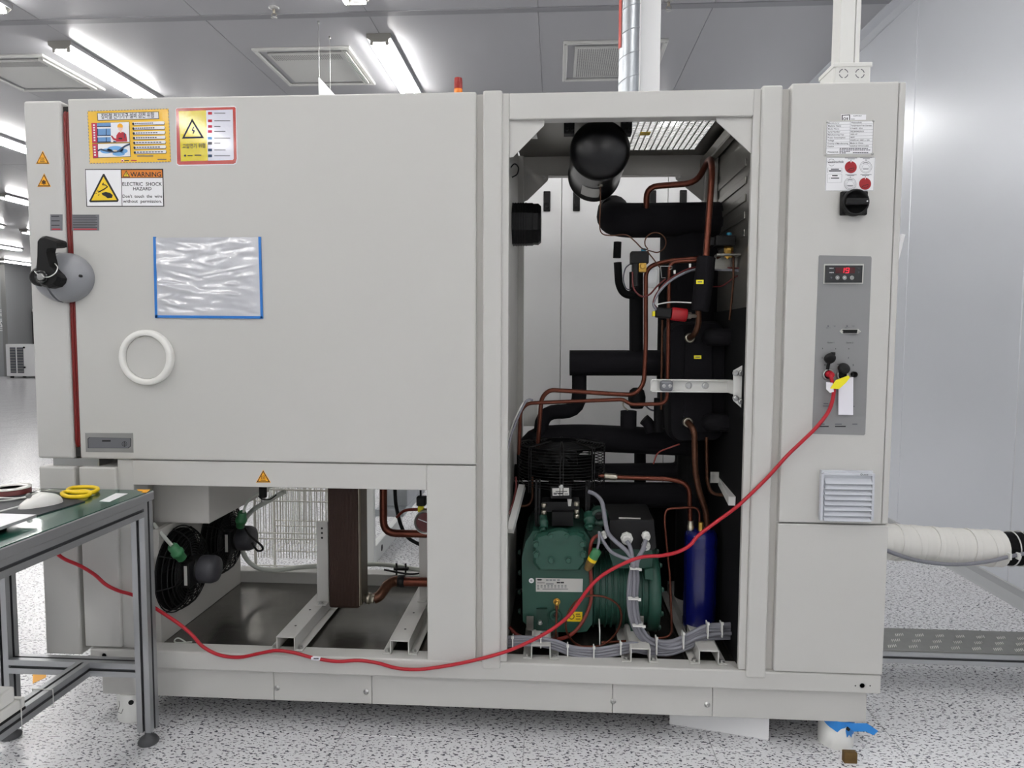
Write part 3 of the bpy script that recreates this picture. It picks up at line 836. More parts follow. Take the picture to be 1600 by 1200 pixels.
# glossy high-voltage sticker
S = 1371 / 120.0
pr = Print(265, 160, S, 0.0)
pr.slab([(105, 120), (135, 96), (1150, 62), (1188, 85), (1215, 1000), (1195, 1090), (1150, 1112), (165, 1135), (125, 1105)], 'print_white', 0.0006)
pr.poly([(118, 125), (140, 108), (1160, 82), (1180, 100), (1200, 1005), (1180, 1080), (1140, 1098), (170, 1115), (135, 1090)], 'poster_red', 1)
pr.poly([(165, 160), (655, 145), (690, 1040), (205, 1055)], 'poster_lime', 2); pr.poly([(655, 145), (1130, 128), (1150, 1010), (1130, 1030), (690, 1042)], 'poster_gloss', 2)
triangle(pr, (225, 650), (405, 292), (620, 640), 0.25, 'poster_lime', 'ink', 3)
pr.path([(440, 440), (405, 505), (450, 505), (420, 560)], 16, 'ink', 5)
pr.text('고압전기 위험', 236, 818, 640, 66, 'ink', 4, 806)
pr.circ(282, 952, 20, 'ink', 4); pr.rect(325, 945, 415, 962, 'ink', 4); pr.rect(450, 935, 570, 955, 'ink', 4)
for k, yy in enumerate((195, 330, 430, 520, 640, 730, 850, 955)):
    pr.rect(690, yy - 22, 762, yy + 26, ['ink_red', 'ink_red', 'print_rose', 'print_rose', 'print_sky', 'ink_soft', 'print_navy', 'print_navy'][k], 3)
    pr.rect(800, yy - 6, 1000 + 100 * math.sin(k * 2.1), yy + 8, 'ink_soft', 3)
pr.build('voltage_sticker', ch, 'glossy red-bordered yellow and white sticker with black triangle')

# WARNING electric shock label
pr = Print(0, 0, 3.2, 0.0)
pr.slab([(426, 846), (816, 844), (821, 1033), (433, 1034)], 'ink', 0.0006); pr.poly([(429, 850), (812, 848), (817, 1029), (437, 1030)], 'print_white', 1)
pr.poly([(606, 848), (814, 847), (816, 890), (608, 891)], 'ink', 2); pr.poly([(609, 851), (811, 850), (813, 887), (611, 888)], 'orange', 3)
pr.line((606, 848), (612, 1032), 3, 'ink', 2)
triangle(pr, (614, 886), (633, 853), (652, 886), 0.28, 'yellow', 'ink', 4); pr.line((633, 863), (633, 876), 2.6, 'ink', 6); pr.circ(633, 881, 1.6, 'ink', 6, 8)
pr.text('WARNING', 653, 884, 807, 24, 'ink', 4); pr.text('ELECTRIC  SHOCK', 613, 929, 811, 18, 'ink', 2); pr.text('HAZARD', 667, 952, 759, 17, 'ink', 2)
pr.text("Don't  touch  the  wire", 614, 989, 812, 16, 'ink', 2); pr.text('without  permission.', 616, 1014, 810, 16, 'ink', 2)
pr.poly([(447, 1005), (516, 870), (523, 870), (595, 1000), (590, 1010), (452, 1012)], 'ink', 2); pr.poly([(458, 1003), (519, 884), (586, 1001)], 'yellow', 3)
pr.path([(492, 962), (520, 948), (540, 935), (530, 926), (514, 924), (520, 915)], 5, 'ink', 5)
pr.poly([(510, 966), (530, 960), (552, 965), (566, 976), (562, 990), (540, 992), (528, 982), (514, 976)], 'ink', 5)
for a in ((480, 970), (492, 978), (500, 962), (486, 958)): pr.line(a, (a[0] + 7, a[1] - 5), 3, 'ink', 5)
pr.build('shock_warning_label', ch, 'white electric shock warning label with yellow triangle')

# ---- lower left front: lower door panel, corner post, frame, beam
zt, zb0 = 0.885, 0.262
xa0, xa1 = P(60, 730, 0).x, P(116, 730, 0).x
mb = MB(); mb.box(xa0, xa1, 0.0, YBK, P(80, 1022, 0).z, P(80, 729, 0).z, 0.006); finish('lower_door', mb, ['paint'], ch)
xb0, xb1 = P(125, 800, 0).x, P(183, 800, 0).x
mb = MB(); mb.box(xb0, xb1, 0.0, 0.09, P(155, 1011, 0).z, P(155, 730, 0).z, 0.005); finish('corner_post', mb, ['paint'], ch)
mb = MB(); mb.box(xa1 + 0.0, xb0, 0.03, YBK, 0.262, P(80, 733, 0).z); finish('lower_side_wall', mb, ['paint_shadow'], ch)
xc1 = P(207, 800, 0).x
mb = MB(); mb.box(xb1 - 0.002, xc1, 0.012, 0.09, 0.262, 0.899, 0.002, seg=1); finish('frame_post', mb, ['paint'], ch)
mb = MB(); mb.box(xc1, -0.405, 0.006, 0.05, 0.815, 0.897, 0.003); beam = finish('lower_beam', mb, ['paint'], ch)
mb = MB(); mb.box(-1.66, -1.50, 0.02, 0.10, 0.872, 0.899, 0.002); mb.cyl((-1.645, 0.05, 0.86), (-1.645, 0.05, 0.90), 0.008); mb.cyl((-1.62, 0.05, 0.86), (-1.62, 0.05, 0.90), 0.012)
finish('hinge_bar', mb, ['steel'], ch)
pr = Print(370, 740, 5, 0.006); pr.slab([(150, 70), (206, -30), (266, 70)], 'amber', 0.0004); triangle(pr, (156, 67), (207, -24), (260, 67), 0.2, 'amber', 'ink'); hot(pr, 208, 34, 1.35); pr.build('warning_sticker', beam, 'small amber triangle sticker, hot surface')
mb = MB(); mb.box(-0.405, -0.2475, 0.002, 0.03, 0.245, 0.897, 0.004); finish('cover_panel', mb, ['paint'], ch)

# ---- upright posts and top beam of the machine bay
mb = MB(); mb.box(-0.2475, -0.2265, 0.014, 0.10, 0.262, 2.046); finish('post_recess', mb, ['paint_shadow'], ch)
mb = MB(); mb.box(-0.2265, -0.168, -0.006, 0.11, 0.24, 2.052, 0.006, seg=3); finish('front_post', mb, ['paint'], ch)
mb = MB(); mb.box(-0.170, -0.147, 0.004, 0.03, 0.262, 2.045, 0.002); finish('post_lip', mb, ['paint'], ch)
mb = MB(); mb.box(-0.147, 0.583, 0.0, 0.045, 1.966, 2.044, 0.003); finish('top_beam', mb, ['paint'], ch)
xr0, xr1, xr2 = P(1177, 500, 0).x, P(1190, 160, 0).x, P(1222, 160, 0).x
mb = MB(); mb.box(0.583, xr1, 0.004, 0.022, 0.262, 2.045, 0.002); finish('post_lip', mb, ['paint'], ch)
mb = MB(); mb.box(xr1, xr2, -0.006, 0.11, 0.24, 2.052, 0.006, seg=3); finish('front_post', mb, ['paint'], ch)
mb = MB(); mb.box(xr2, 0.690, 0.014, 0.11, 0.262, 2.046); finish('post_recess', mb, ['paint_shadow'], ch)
for pts in ([(796, 187), (851, 187), (850, 196), (802, 245), (796, 246)], [(1118, 181), (1177, 180), (1176, 238), (1173, 239), (1120, 190)]):
    mb = MB(); mb.prism_px(pts, 0.014, 0.018); finish('gusset', mb, ['paint'], ch)

# ---- base: floor pan, rails and skirt
x_l = P(140, 1018, 0).x
mb = MB(); mb.box(x_l, 1.02, 0.0, 0.068, 0.200, 0.261, 0.005); rail = finish('base_rail', mb, ['paint'], ch)
mb = MB(); mb.box(x_l, 1.02, 0.68, YBK, 0.200, 0.300, 0.005); finish('base_rail', mb, ['paint'], ch)
mb = MB(); mb.box(x_l, x_l + 0.06, 0.068, 0.68, 0.200, 0.261, 0.004); finish('base_rail', mb, ['paint'], ch)
mb = MB(); mb.box(0.96, 1.02, 0.068, 0.68, 0.200, 0.261, 0.004); finish('base_rail', mb, ['paint'], ch)
mb = MB(); mb.box(x_l + 0.06, 0.96, 0.068, 0.68, 0.235, 0.250); finish('floor_pan', mb, ['pan_metal'], ch, 'dull smeared metal floor pan')
sk = [P(160, 1075, 0.02).x, P(428, 1075, 0.02).x, P(581, 1085, 0.02).x, P(957, 1100, 0.02).x, P(1113, 1110, 0.02).x, 0.988]
for k in range(5):
    mb = MB(); mb.box(sk[k] + 0.0008, sk[k + 1] - 0.0008, 0.020, 0.028, 0.096, 0.200, 0.0015, seg=1); s_ = finish('skirt_panel', mb, ['paint'], ch)
    if k in (1, 3):
        for px, py in (((433, 1075), (572, 1081)) if k == 1 else ((958, 1096), (1105, 1101))): q = P(px, py, 0.02); pan_screw((q.x, 0.02, q.z), 0.0062, s_)
mb = MB(); mb.box(sk[0], sk[0] + 0.008, 0.028, 0.71, 0.096, 0.2); mb.box(0.980, 0.988, 0.028, 0.71, 0.096, 0.2); mb.box(sk[0], 0.988, 0.70, 0.71, 0.096, 0.2); finish('skirt_frame', mb, ['paint'], ch)
for px, py in ((163, 1024), (1347, 1071)):
    q = P(px, py, 0); mb = MB(); mb.lathe([(0.0095, 0), (0.0095, 0.0006), (0.006, 0.0006)], (q.x, 0.0, q.z), (0, -1, 0), 16, 0); mb.lathe([(0.0075, 0.0007), (0.001, 0.0007)], (q.x, 0, q.z), (0, -1, 0), 16, 1); finish('tapped_hole', mb, ['steel', 'black'], rail)
for px in (1336.5, 1359.5): q = P(px, 1071.5, 0); mb = MB(); mb.lathe([(0.0022, 0), (0.0022, 0.0004)], (q.x, 0, q.z), (0, -1, 0), 10); finish('pin_hole', mb, ['black'], rail)
def foot(x, y, deco):
    mb = MB(); r = 0.0535
    mb.lathe([(r * 0.97, 0), (r, 0.004), (r, 0.05), (r * 0.985, 0.052), (r * 0.985, 0.096)], (x, y, 0), (0, 0, 1), 36); f = finish('levelling_foot', mb, ['dome_foot'], ch)
    mb = MB(); a = Vector((0.35, -0.94, 0)).normalized()
    mb.lathe([(0.0085, 0), (0.0085, 0.002)], Vector((x, y, 0.072)) + a * (r * 0.985 - 0.0015), a, 14); finish('peg_hole', mb, ['black'], f)
    return f, r
lf = PZ(196, 1131, 0.0); rf = PZ(1316, 1174, 0.0)
f1, rr = foot(lf.x, lf.y + 0.055, 0); f2, rr = foot(rf.x, rf.y + 0.055, 0)
foot(lf.x, 0.64, 0); foot(rf.x, 0.64, 0)
# torn blue film stuck between skirt and the right-hand foot
def on_foot(c, ang, z, lift=0.0012): return Vector((c.x + (0.0535 + lift) * math.sin(ang), c.y + 0.055 - (0.0535 + lift) * math.cos(ang), z))
mb = MB(); vs = []; angs = [-1.3 + 0.2 * k for k in range(14)]
lows = [0.088, 0.082, 0.075, 0.07, 0.066, 0.06, 0.055, 0.058, 0.064, 0.06, 0.048, 0.05, 0.07, 0.085]
for a, l in zip(angs, lows): vs += [on_foot(rf, a, 0.0955), on_foot(rf, a, l if a < -0.2 or a > 0.6 else l + 0.018)]
mb.add(vs, [(2 * k, 2 * k + 1, 2 * k + 3, 2 * k + 2) for k in range(13)])
mb.add([on_foot(rf, 0.15, 0.07), on_foot(rf, 0.75, 0.066), on_foot(rf, 0.6, 0.04), on_foot(rf, 0.4, 0.052), on_foot(rf, 0.25, 0.044)], [(0, 4, 3, 2, 1)])
p0 = Vector((rf.x, 0.018, 0.0))
mb.add([(rf.x + 0.0, 0.016, 0.094), (rf.x + 0.07, 0.014, 0.098), (rf.x + 0.105, 0.012, 0.075), (rf.x + 0.09, 0.010, 0.062), (rf.x + 0.065, 0.012, 0.072), (rf.x + 0.03, 0.012, 0.070)], [(0, 5, 4, 3, 2, 1)])
finish('film_scrap', mb, ['blue_film'], f2, 'torn scrap of blue protective film')
pr = Print(0, 900, 4, lf.y + 0.001)
pr.path([(745, 780), (748, 810), (735, 850), (760, 858), (770, 830)], 3, 'ink', 1); pr.path([(720, 835), (745, 828)], 3, 'ink', 1); pr.path([(715, 820), (735, 812)], 3, 'ink', 1)
pr.build('pen_scribble', f1)
# rusty wedge under the right foot
q0, q1 = P(1319, 1180, -0.03), P(1342, 1180, -0.03)
w0 = PZ(1319, 1193, 0); w1 = PZ(1342, 1197, 0)
mb = MB(); mb.box(w0.x, w1.x, w0.y, w0.y + 0.02, 0.0, 0.034, 0.002); tag(finish('steel_shim', mb, ['rust']), 'small rusty steel shim block beside the blue-filmed foot', 'shim')

# ---- control cabinet
mb = MB(); mb.box(0.692, 0.999, -0.004, 0.02, 0.738, 2.0565, 0.004, seg=3); cdoor = finish('cabinet_door', mb, ['paint'], ch)
mb = MB(); mb.box(0.690, 1.020, 0.012, YBK, 0.262, 2.054, 0.004); finish('cabinet_body', mb, ['paint'], ch)
mb = MB(); mb.box(1.001, 1.0205, -0.002, 0.02, 0.738, 2.0555, 0.004); finish('cabinet_edge', mb, ['paint'], ch)
mb = MB(); mb.box(0.690, 1.0205, -0.004, 0.02, 0.264, 0.734, 0.004, seg=3); finish('lower_cover', mb, ['paint'], ch)

YC = -0.004
# maker's sticker partly hidden by the riveted plate
S = 15.0
pr = Print(1275, 170, S, YC)
pr.slab([(590, 130), (1175, 138), (1170, 260), (590, 300)], 'print_white', 0.0004)
pr.poly([(600, 148), (795, 140), (795, 300), (600, 300)], 'ink', 1); pr.poly([(622, 165), (775, 158), (775, 300), (622, 300)], 'print_white', 2)
pr.ring(665, 238, 34, 14, 'ink', 3, 16); pr.rect(712, 208, 744, 262, 'ink', 3); pr.rect(722, 222, 734, 230, 'print_white', 4); pr.rect(722, 240, 734, 248, 'print_white', 4)
pr.text('SUPPORT', 872, 184, 1070, 30, 'ink', 2); pr.rect(812, 238, 905, 250, 'ink_soft', 2)
pr.build('seal_sticker', cdoor)
pr = Print(1275, 170, S, YC)
pr.slab([(195, 300), (215, 280), (1360, 262), (1385, 290), (1340, 1080), (1315, 1100), (200, 1115), (178, 1090)], 'label_silver', 0.0022); pr.lift = 0.0023
pr.poly([(250, 306), (1340, 290), (1310, 1060), (222, 1076)], 'print_white', 1); pr.frame([(250, 306), (1340, 290), (1310, 1060), (222, 1076)], 6, 'ink_soft', 2)
rows = [('Manufacturer', 'Weisstechnik', 540, 1065), ('Machine Name', 'Temperature Test Chamber', 580, 1305), ('Model Name', 'LT/64/75 - 5DU', 535, 1080), ('Serial Number', '58226004520010', 555, 1110),
        ('Manufacturing Year', '2025. 07', 650, 960), ('Power Consumption', '36kW', 675, 895), ('Voltage', '3/N/PE AC 380V ± 10%', 415, 1245), ('Country of Manufacturing', 'Made in China', 742, 1095), ('Caution', 'HANDLE WITH CARES', 410, 1225)]
for k, (a, b, xa, xb) in enumerate(rows):
    y = 356 + k * 68.5; sh = -4
    pr.text(a, 276 - k * 2, y, xa, 32, 'ink', 2, y - 3); pr.text(b, 810 - k * 3, y - 8, xb, 32, 'ink', 2, y - 12)
    pr.line((246 - k * 2, y + 24), (1330 - k * 3, y + 2), 4, 'ink_soft', 2)
pr.line((794, 298), (772, 890), 4, 'ink_soft', 2)
pr.text('Weisstechnik', 258, 1034, 515, 34, 'ink', 2)
for k, (xa, xb) in enumerate(((545, 1225), (540, 1290), (540, 840), (540, 735))):
    y = 940 + k * 34; n = int((xb - xa) / 52)
    for j in range(n): pr.rect(xa + j * 52, y - 12, xa + j * 52 + (44 if (j + k) % 3 else 36), y + 8, 'ink_soft', 2)
for j in range(7): pr.rect(856 + j * 52, 1024, 900 + j * 52, 1044, 'ink_soft', 2)
npl = pr.build('name_plate', ch, 'riveted silver name plate')
for cx, cy in ((262, 318), (1338, 288), (232, 1078), (1308, 1062)):
    q = P(1275 + cx / S, 170 + cy / S, YC); mb = MB(); mb.lathe([(0.0038, 0), (0.0036, 0.002), (0.002, 0.003)], (q.x, YC - 0.0022, q.z), (0, -1, 0), 10); finish('rivet', mb, ['steel'], npl)

S = 1091 / 100.0
pr = Print(1275, 235, S, YC)
pr.slab([(172, 122), (1012, 122), (985, 688), (155, 692)], 'print_white', 0.0005); pr.frame([(175, 125), (1008, 125), (980, 685), (158, 689)], 4, 'ink_soft', 1)
pr.text('weiss', 196, 218, 322, 40, 'ink', 2, 216); pr.text('technik', 326, 216, 472, 40, 'ink_soft', 2, 214)
pr.ring(262, 208, 60, 5, 'ink', 2, 12, PI * 1.2, PI * 1.8); pr.ring(262, 208, 60, 5, 'ink', 2, 12, PI * 0.2, PI * 0.8)
pr.frame([(200, 295), (440, 300), (438, 388), (196, 385)], 3, 'ink_soft', 1); pr.rect(250, 314, 388, 328, 'ink', 2); pr.rect(218, 342, 424, 360, 'ink', 2)
pr.frame([(194, 408), (440, 406), (436, 548), (190, 552)], 3, 'ink_soft', 1); pr.rect(272, 422, 366, 440, 'ink', 2); pr.rect(250, 466, 392, 482, 'ink', 2); pr.line((222, 462), (222, 492), 4, 'ink', 2)
for (cx, cy, red) in ((590, 288, 1), (846, 284, 0), (580, 572, 0), (834, 570, 1)):
    pr.rect(cx - 100 + (20 if cy > 400 else 0), cy - 160, cx + 110, cy - 152, 'ink_soft', 2); pr.rect(cx - 50, cy - 145, cx + 70, cy - 136, 'ink_soft', 2)
    pr.poly([(cx - 6, cy - 124), (cx + 12, cy - 124), (cx + 3, cy - 104)], 'ink', 2)
    if red:
        pr.circ(cx, cy, 103, 'red', 2, 30); pr.poly([(cx - 8, cy - 104), (cx + 14, cy - 104), (cx + 3, cy - 72)], 'print_white', 3)
        pr.path([(cx - 60, cy + 60), (cx - 20, cy + 30), (cx + 60, cy + 10)], 9, 'ink', 3); pr.path([(cx - 30, cy + 62), (cx + 30, cy + 60), (cx + 60, cy + 30)], 7, 'ink', 3)
    else:
        pr.ring(cx, cy, 104, 4, 'ink', 2, 32); pr.ring(cx, cy, 84, 3, 'ink_soft', 2, 28); pr.ring(cx, cy + 10, 62, 3, 'ink_soft', 2, 14, PI, 2 * PI); pr.line((cx - 64, cy + 22), (cx + 64, cy + 22), 3, 'ink_soft', 2)
        pr.rect(cx - 46, cy + 30, cx + 46, cy + 40, 'ink_soft', 2); pr.ring(cx, cy - 2, 76, 10, 'ink_soft', 2, 8, PI * 1.3, PI * 1.7)
pr.build('service_label', cdoor, 'white service label with two red dials printed on it')

# rotary main switch
mb = MB(); q0, q1 = P(1312, 300, YC), P(1352.5, 337, YC); mb.box(q0.x, q1.x, YC - 0.014, YC, q1.z, q0.z, 0.004); sw = finish('main_switch', mb, ['black'], ch, 'black rotary main switch')
c = P(1335, 317, YC - 0.02); mb = MB(); r0 = 19.5 * M_PER(0)
mb.lathe([(r0, 0), (r0, 0.016), (r0 * 0.96, 0.02), (r0 * 0.84, 0.021), (r0 * 0.8, 0.010), (0.002, 0.010)], (c.x, YC - 0.014, c.z), (0, -1, 0), 36); finish('switch_collar', mb, ['black'], sw)
mb = MB(); mb.box(c.x - r0 * 0.86, c.x + r0 * 0.8, YC - 0.046, YC - 0.02, c.z - 0.0095, c.z + 0.0095, 0.004); finish('switch_knob', mb, ['black'], sw)
mb = MB(); mb.lathe([(0.0022, 0), (0.0022, 0.001)], (c.x + r0 * 0.66, YC - 0.046, c.z), (0, -1, 0), 10); finish('switch_mark', mb, ['print_white'], sw)

# grey connection panel
mb = MB(); mb.prism_px([(1280.5, 399), (1360.5, 400.5), (1362, 403), (1352, 678), (1350, 680), (1271, 678), (1269, 675), (1279.5, 401)], YC - 0.0015, YC); cp = finish('connection_panel', mb, ['panel_grey'], ch, 'tall grey connection panel')
YP = YC - 0.0015
mb = MB(); mb.prism_px([(1288, 412.5), (1350, 412.5), (1348.5, 443.5), (1287, 443.5)], YP - 0.004, YP); disp = finish('temperature_display', mb, ['label_silver'], cp, 'black temperature display reading 19 in red')
mb = MB(); mb.prism_px([(1290.3, 414.4), (1348.6, 414.4), (1347.4, 441.6), (1289.6, 441.6)], YP - 0.010, YP - 0.004, 0, 0.02); finish('bezel', mb, ['black_gloss'], disp)
S = 15.0; pr = Print(1270, 395, S, YP - 0.0104)
pr.lift = 0.0
pr.poly([(530, 345), (990, 345), (985, 480), (528, 480)], 'display_red_dark', 1)
pr.path([(735, 356), (722, 468)], 17, 'display_red', 3)
for a, b in (((775, 358), (850, 356)), ((768, 412), (845, 412)), ((762, 470), (838, 470)), ((774, 362), (768, 408)), ((852, 360), (846, 408)), ((845, 416), (838, 466))): pr.line(a, b, 15, 'display_red', 3)
pr.text('MAX', 390, 375, 490, 26, 'print_white', 2); pr.text('MIN', 390, 474, 488, 26, 'print_white', 2); pr.text('°C', 1045, 378, 1100, 28, 'ink_soft', 2); pr.text('°F', 1042, 474, 1090, 28, 'ink_soft', 2)
pr.circ(432, 582, 22, 'ink_soft', 2)
for cx, g in ((576, 1), (744, 1), (916, 0)):
    pr.circ(cx, 584, 50, 'plate_grey', 2)
    if g: pr.poly([(cx - 14, 594), (cx, 568), (cx + 14, 594)] if cx < 700 else [(cx - 14, 572), (cx, 598), (cx + 14, 572)], 'print_white', 3)
    else: pr.circ(cx, 584, 24, 'panel_grey', 3)
pr.build('display_print', disp)
S = 10.0; pr = Print(1265, 480, S, YP)
for x in (255, 550):
    pr.rect(x, 318, x + 40, 326, 'ink_soft'); pr.text('1', x + 20, 306, x + 44, 22, 'ink_soft'); pr.rect(x + 55, 318, x + 70, 323, 'ink_soft') ; pr.text('°C', x + 105, 308, x + 150, 22, 'ink_soft')
pr.text('Option 1', 272, 562, 380, 20, 'ink', 1); pr.text('Option 2', 566, 564, 680, 20, 'ink', 1)
for x, y in ((200, 645), (405, 650), (610, 650), (195, 792), (605, 792)): pr.rect(x - 4, y - 9, x + 5, y + 9, 'ink')
pr.rect(432, 888, 520, 896, 'ink'); pr.rect(470, 878, 484, 888, 'ink'); pr.text('2', 668, 915, 690, 26, 'ink', 1); pr.text('1', 232, 912, 244, 22, 'ink', 1)
pr.build('panel_print', cp)
pr = Print(1180, 560, 3.75, YP)
for x0, x1, two in ((368, 430, 1), (467, 530, 1), (568, 598, 0)):
    pr.rect(x0, 382, x0 + (x1 - x0) * (0.62 if two else 1), 388, 'ink_soft')
    if two: pr.rect(x0, 395, x1, 402, 'ink')
    pr.build('panel_print', cp); pr = Print(1180, 560, 3.75, YP)
pr.rect(400, 262, 428, 268, 'ink_soft'); pr.rect(396, 276, 430, 282, 'ink_soft'); pr.rect(574, 278, 582, 284, 'ink_soft')
pr.build('panel_print', cp)
mb = MB(); mb.prism_px([(1312, 517.5), (1316, 514), (1341, 514), (1345, 517.5), (1341, 521.5), (1316, 521.5)], YP - 0.002, YP); mb.prism_px([(1317, 515), (1340, 515), (1339, 520.6), (1318, 520.6)], YP - 0.006, YP - 0.002, 1)
for px in (1315, 1342.5): q = P(px, 518, YP); mb.lathe([(0.0025, 0), (0.0025, 0.003)], (q.x, YP - 0.002, q.z), (0, -1, 0), 6)
finish('data_socket', mb, ['label_silver', 'black'], cp)
def socket(px, py, r, name, cap):
    q = P(px, py, YP); mb = MB()
    mb.lathe([(r, 0), (r, 0.010), (r * 0.85, 0.012), (r * 0.8, 0.003), (0.0005, 0.003)], (q.x, YP, q.z), (0, -1, 0), 24, 0)
    s_ = finish(name, mb, ['steel' if cap is not None else 'black'], cp)
    mb = MB(); mb.lathe([(r * 0.8, 0), (r * 0.8, 0.004), (0.001, 0.004)], (q.x, YP - 0.001, q.z), (0, -1, 0), 20); finish('socket_core', mb, ['black'], s_)
    return s_
s1 = socket(1293, 585, 0.0165, 'round_socket', 1); s2 = socket(1315, 586, 0.0165, 'round_socket', 1); s3 = socket(1333.5, 585, 0.0088, 'small_socket', None)
q = P(1297.5, 559, YP - 0.02); mb = MB(); mb.lathe([(0.0165, 0), (0.0165, 0.008), (0.014, 0.012), (0.002, 0.012)], (q.x, YP - 0.012, q.z), (0.1, -0.8, -0.45), 22)
mb.box(q.x + 0.001, q.x + 0.012, YP - 0.028, YP - 0.014, q.z + 0.008, q.z + 0.017, 0.002)
mb.tube(catmull([P(1296, 564, YP - 0.012), P(1294, 571, YP - 0.01), P(1293, 579, YP - 0.006)], 4), 0.0048, 8); finish('socket_cap', mb, ['black'], s1)
q = P(1319, 577, YP - 0.02); mb = MB(); mb.lathe([(0.0175, 0), (0.0175, 0.008), (0.014, 0.012), (0.002, 0.012)], (q.x, YP - 0.014, q.z), (0.1, -0.75, 0.5), 22); mb.tube(catmull([P(1313, 575, YP - 0.012), P(1312, 582, YP - 0.01), P(1313, 588, YP - 0.01)], 4), 0.004, 8); finish('socket_cap', mb, ['black'], s2)
mb = MB(); mb.prism_px([(1310.3, 592), (1333.3, 589), (1333, 648.5), (1310, 648)], YP - 0.010, YP - 0.0095); finish('paper_strip', mb, ['paper'], cp, 'blank white paper strip')

# filter grille with slats
S = 3.75; K = lambda a, b: (1180 + a / S, 560 + b / S)
mb = MB(); mb.prism_px([K(388, 655), K(692, 660), K(688, 690), K(678, 952), K(380, 945)], YC - 0.012, YC, 0, 0.015); vg = finish('filter_grille', mb, ['wall_metal'], ch, 'pale louvred filter grille')
for k in range(8):
    y = 700 + k * 31; a = P(*K(404 - k * 1.2, y), YC - 0.012); b = P(*K(684 - k * 1.4, y + 4), YC - 0.012); d = 0.0168
    mb = MB(); mb.extr([(a.x, YC - 0.012, a.z), (a.x, YC - 0.0245, a.z - d * 0.9), (a.x, YC - 0.0225, a.z - d), (a.x, YC - 0.010, a.z - d * 0.62)], (b.x - a.x, 0, 0)); finish('louvre_slat', mb, ['wall_metal'], vg)
for x in (389, 686):
    a = P(*K(x, 672), YC - 0.012); b = P(*K(x - 9, 945), YC - 0.012); mb = MB(); mb.beam((a.x, YC - 0.017, a.z), (b.x, YC - 0.017, b.z), 0.007, 0.012, up=Vector((0, -1, 0))); finish('grille_rim', mb, ['wall_metal'], vg)
a = P(*K(395, 666), YC - 0.012); b = P(*K(686, 688), YC - 0.012); mb = MB(); mb.box(a.x, b.x, YC - 0.021, YC - 0.011, b.z, a.z, 0.002); finish('grille_header', mb, ['wall_metal'], vg)
pr = Print(1180, 560, S, YC - 0.021); pr.ring(622, 680, 6, 2.4, 'ink', 1, 12); pr.text('LINGE', 631, 685, 662, 8, 'ink', 1); pr.build('grille_print', vg)

# signal beacon on the roof
q = P(716, 146, 0.30); r0 = 6.6 * M_PER(0.3); zt = 2.051; zh = P(716, 122.5, 0.30).z
mb = MB(); mb.cyl((q.x, 0.30, zt), (q.x, 0.30, zt + 0.012), r0 * 1.1, 20); bc = finish('signal_beacon', mb, ['black'], ch, 'small red and amber signal beacon')
hm = zh - zt - 0.012
def ribbed(z0, z1, m, nm):
    mb = MB(); pf = []; n = 5
    for k in range(n): a = z0 + (z1 - z0) * k / n; b = z0 + (z1 - z0) * (k + 1) / n; pf += [(r0 * 0.95, a), (r0, a + (b - a) * 0.2), (r0, a + (b - a) * 0.8), (r0 * 0.95, b)]
    mb.lathe(pf, (q.x, 0.30, 0), (0, 0, 1), 20); finish(nm, mb, [m], bc)
zm = (P(716, 139.5, 0.30).z - zt - 0.012) / hm
ribbed(zt + 0.012, zt + 0.012 + hm * zm, 'beacon_amber', 'amber_lens'); ribbed(zt + 0.012 + hm * zm, zt + 0.012 + hm * 0.9, 'beacon_red', 'red_lens')
mb = MB(); mb.lathe([(r0, zt + 0.012 + hm * 0.9), (r0 * 0.9, zt + 0.012 + hm)], (q.x, 0.30, 0), (0, 0, 1), 20); finish('lens_cap', mb, ['beacon_red'], bc)

# ================================================================== INSIDE THE LOWER LEFT BAY
def pts(*a): return [P(x, y, d) for x, y, d in a]
def pipe(path, r, m, name, parent=ch, fr=None, n=12, label=None, smooth=False):
    mb = MB(); p = [Vector(q) for q in path]
    p = catmull(p, 6) if smooth else fillet(p, fr if fr else r * 2.2)
    mb.tube(p, r, n); return finish(name, mb, [m], parent, label)
def cable(path, r, m, name, parent=ch, n=8, label=None): return pipe(path, r, m, name, parent, None, n, label, True)

def hat_rail(px, py, y1, w=0.056):
    c = P(px, py, 0.03).x; t = 0.004; z0, z1 = 0.2615, 0.309; h = w / 2; e = 0.03
    mb = MB(); prof = [(c - h - e, z0), (c - h, z0), (c - h, z1 - t), (c + h - t, z1 - t), (c + h - t, z0), (c + h + e, z0), (c + h + e, z0 + t), (c + h, z0 + t), (c + h, z1), (c - h - t, z1), (c - h - t, z0 + t), (c - h - e, z0 + t)]
    # split into flat strips so that every face stays convex
    for a in ((c - h - e, c - h, z0, z0 + t), (c - h - t, c - h, z0, z1), (c - h, c + h, z1 - t, z1), (c + h, c + h + t, z0, z1), (c + h, c + h + e, z0, z0 + t)):
        mb.box(a[0], a[1], 0.03, y1, a[2], a[3], 0.0008, seg=1)
    r = finish('channel_rail', mb, ['paint'], ch)
    for xx in (c - h - e * 0.5, c + h + e * 0.55): bolt((xx, 0.046, z0 + t), (0, 0, 1), 0.0075, 0.009, r)
    for yy in (0.12, 0.26): 
        mb = MB(); mb.lathe([(0.004, 0), (0.004, 0.0006)], (c, yy, z1), (0, 0, 1), 10); finish('slot_hole', mb, ['dark_gap'], r)
    return r
hat_rail(446, 995, 0.68); hat_rail(624, 1001, 0.68)
hat_rail(845, 1008, 0.68); hat_rail(1001, 1012, 0.68); hat_rail(1108, 1018, 0.68)

# hood under the chamber
hx1 = P(327, 818, 0.15).x
mb = MB(); mb.box(-1.40, hx1, 0.15, 0.66, P(300, 818, 0.15).z, 0.899, 0.004); finish('air_hood', mb, ['paint_shadow'], ch)
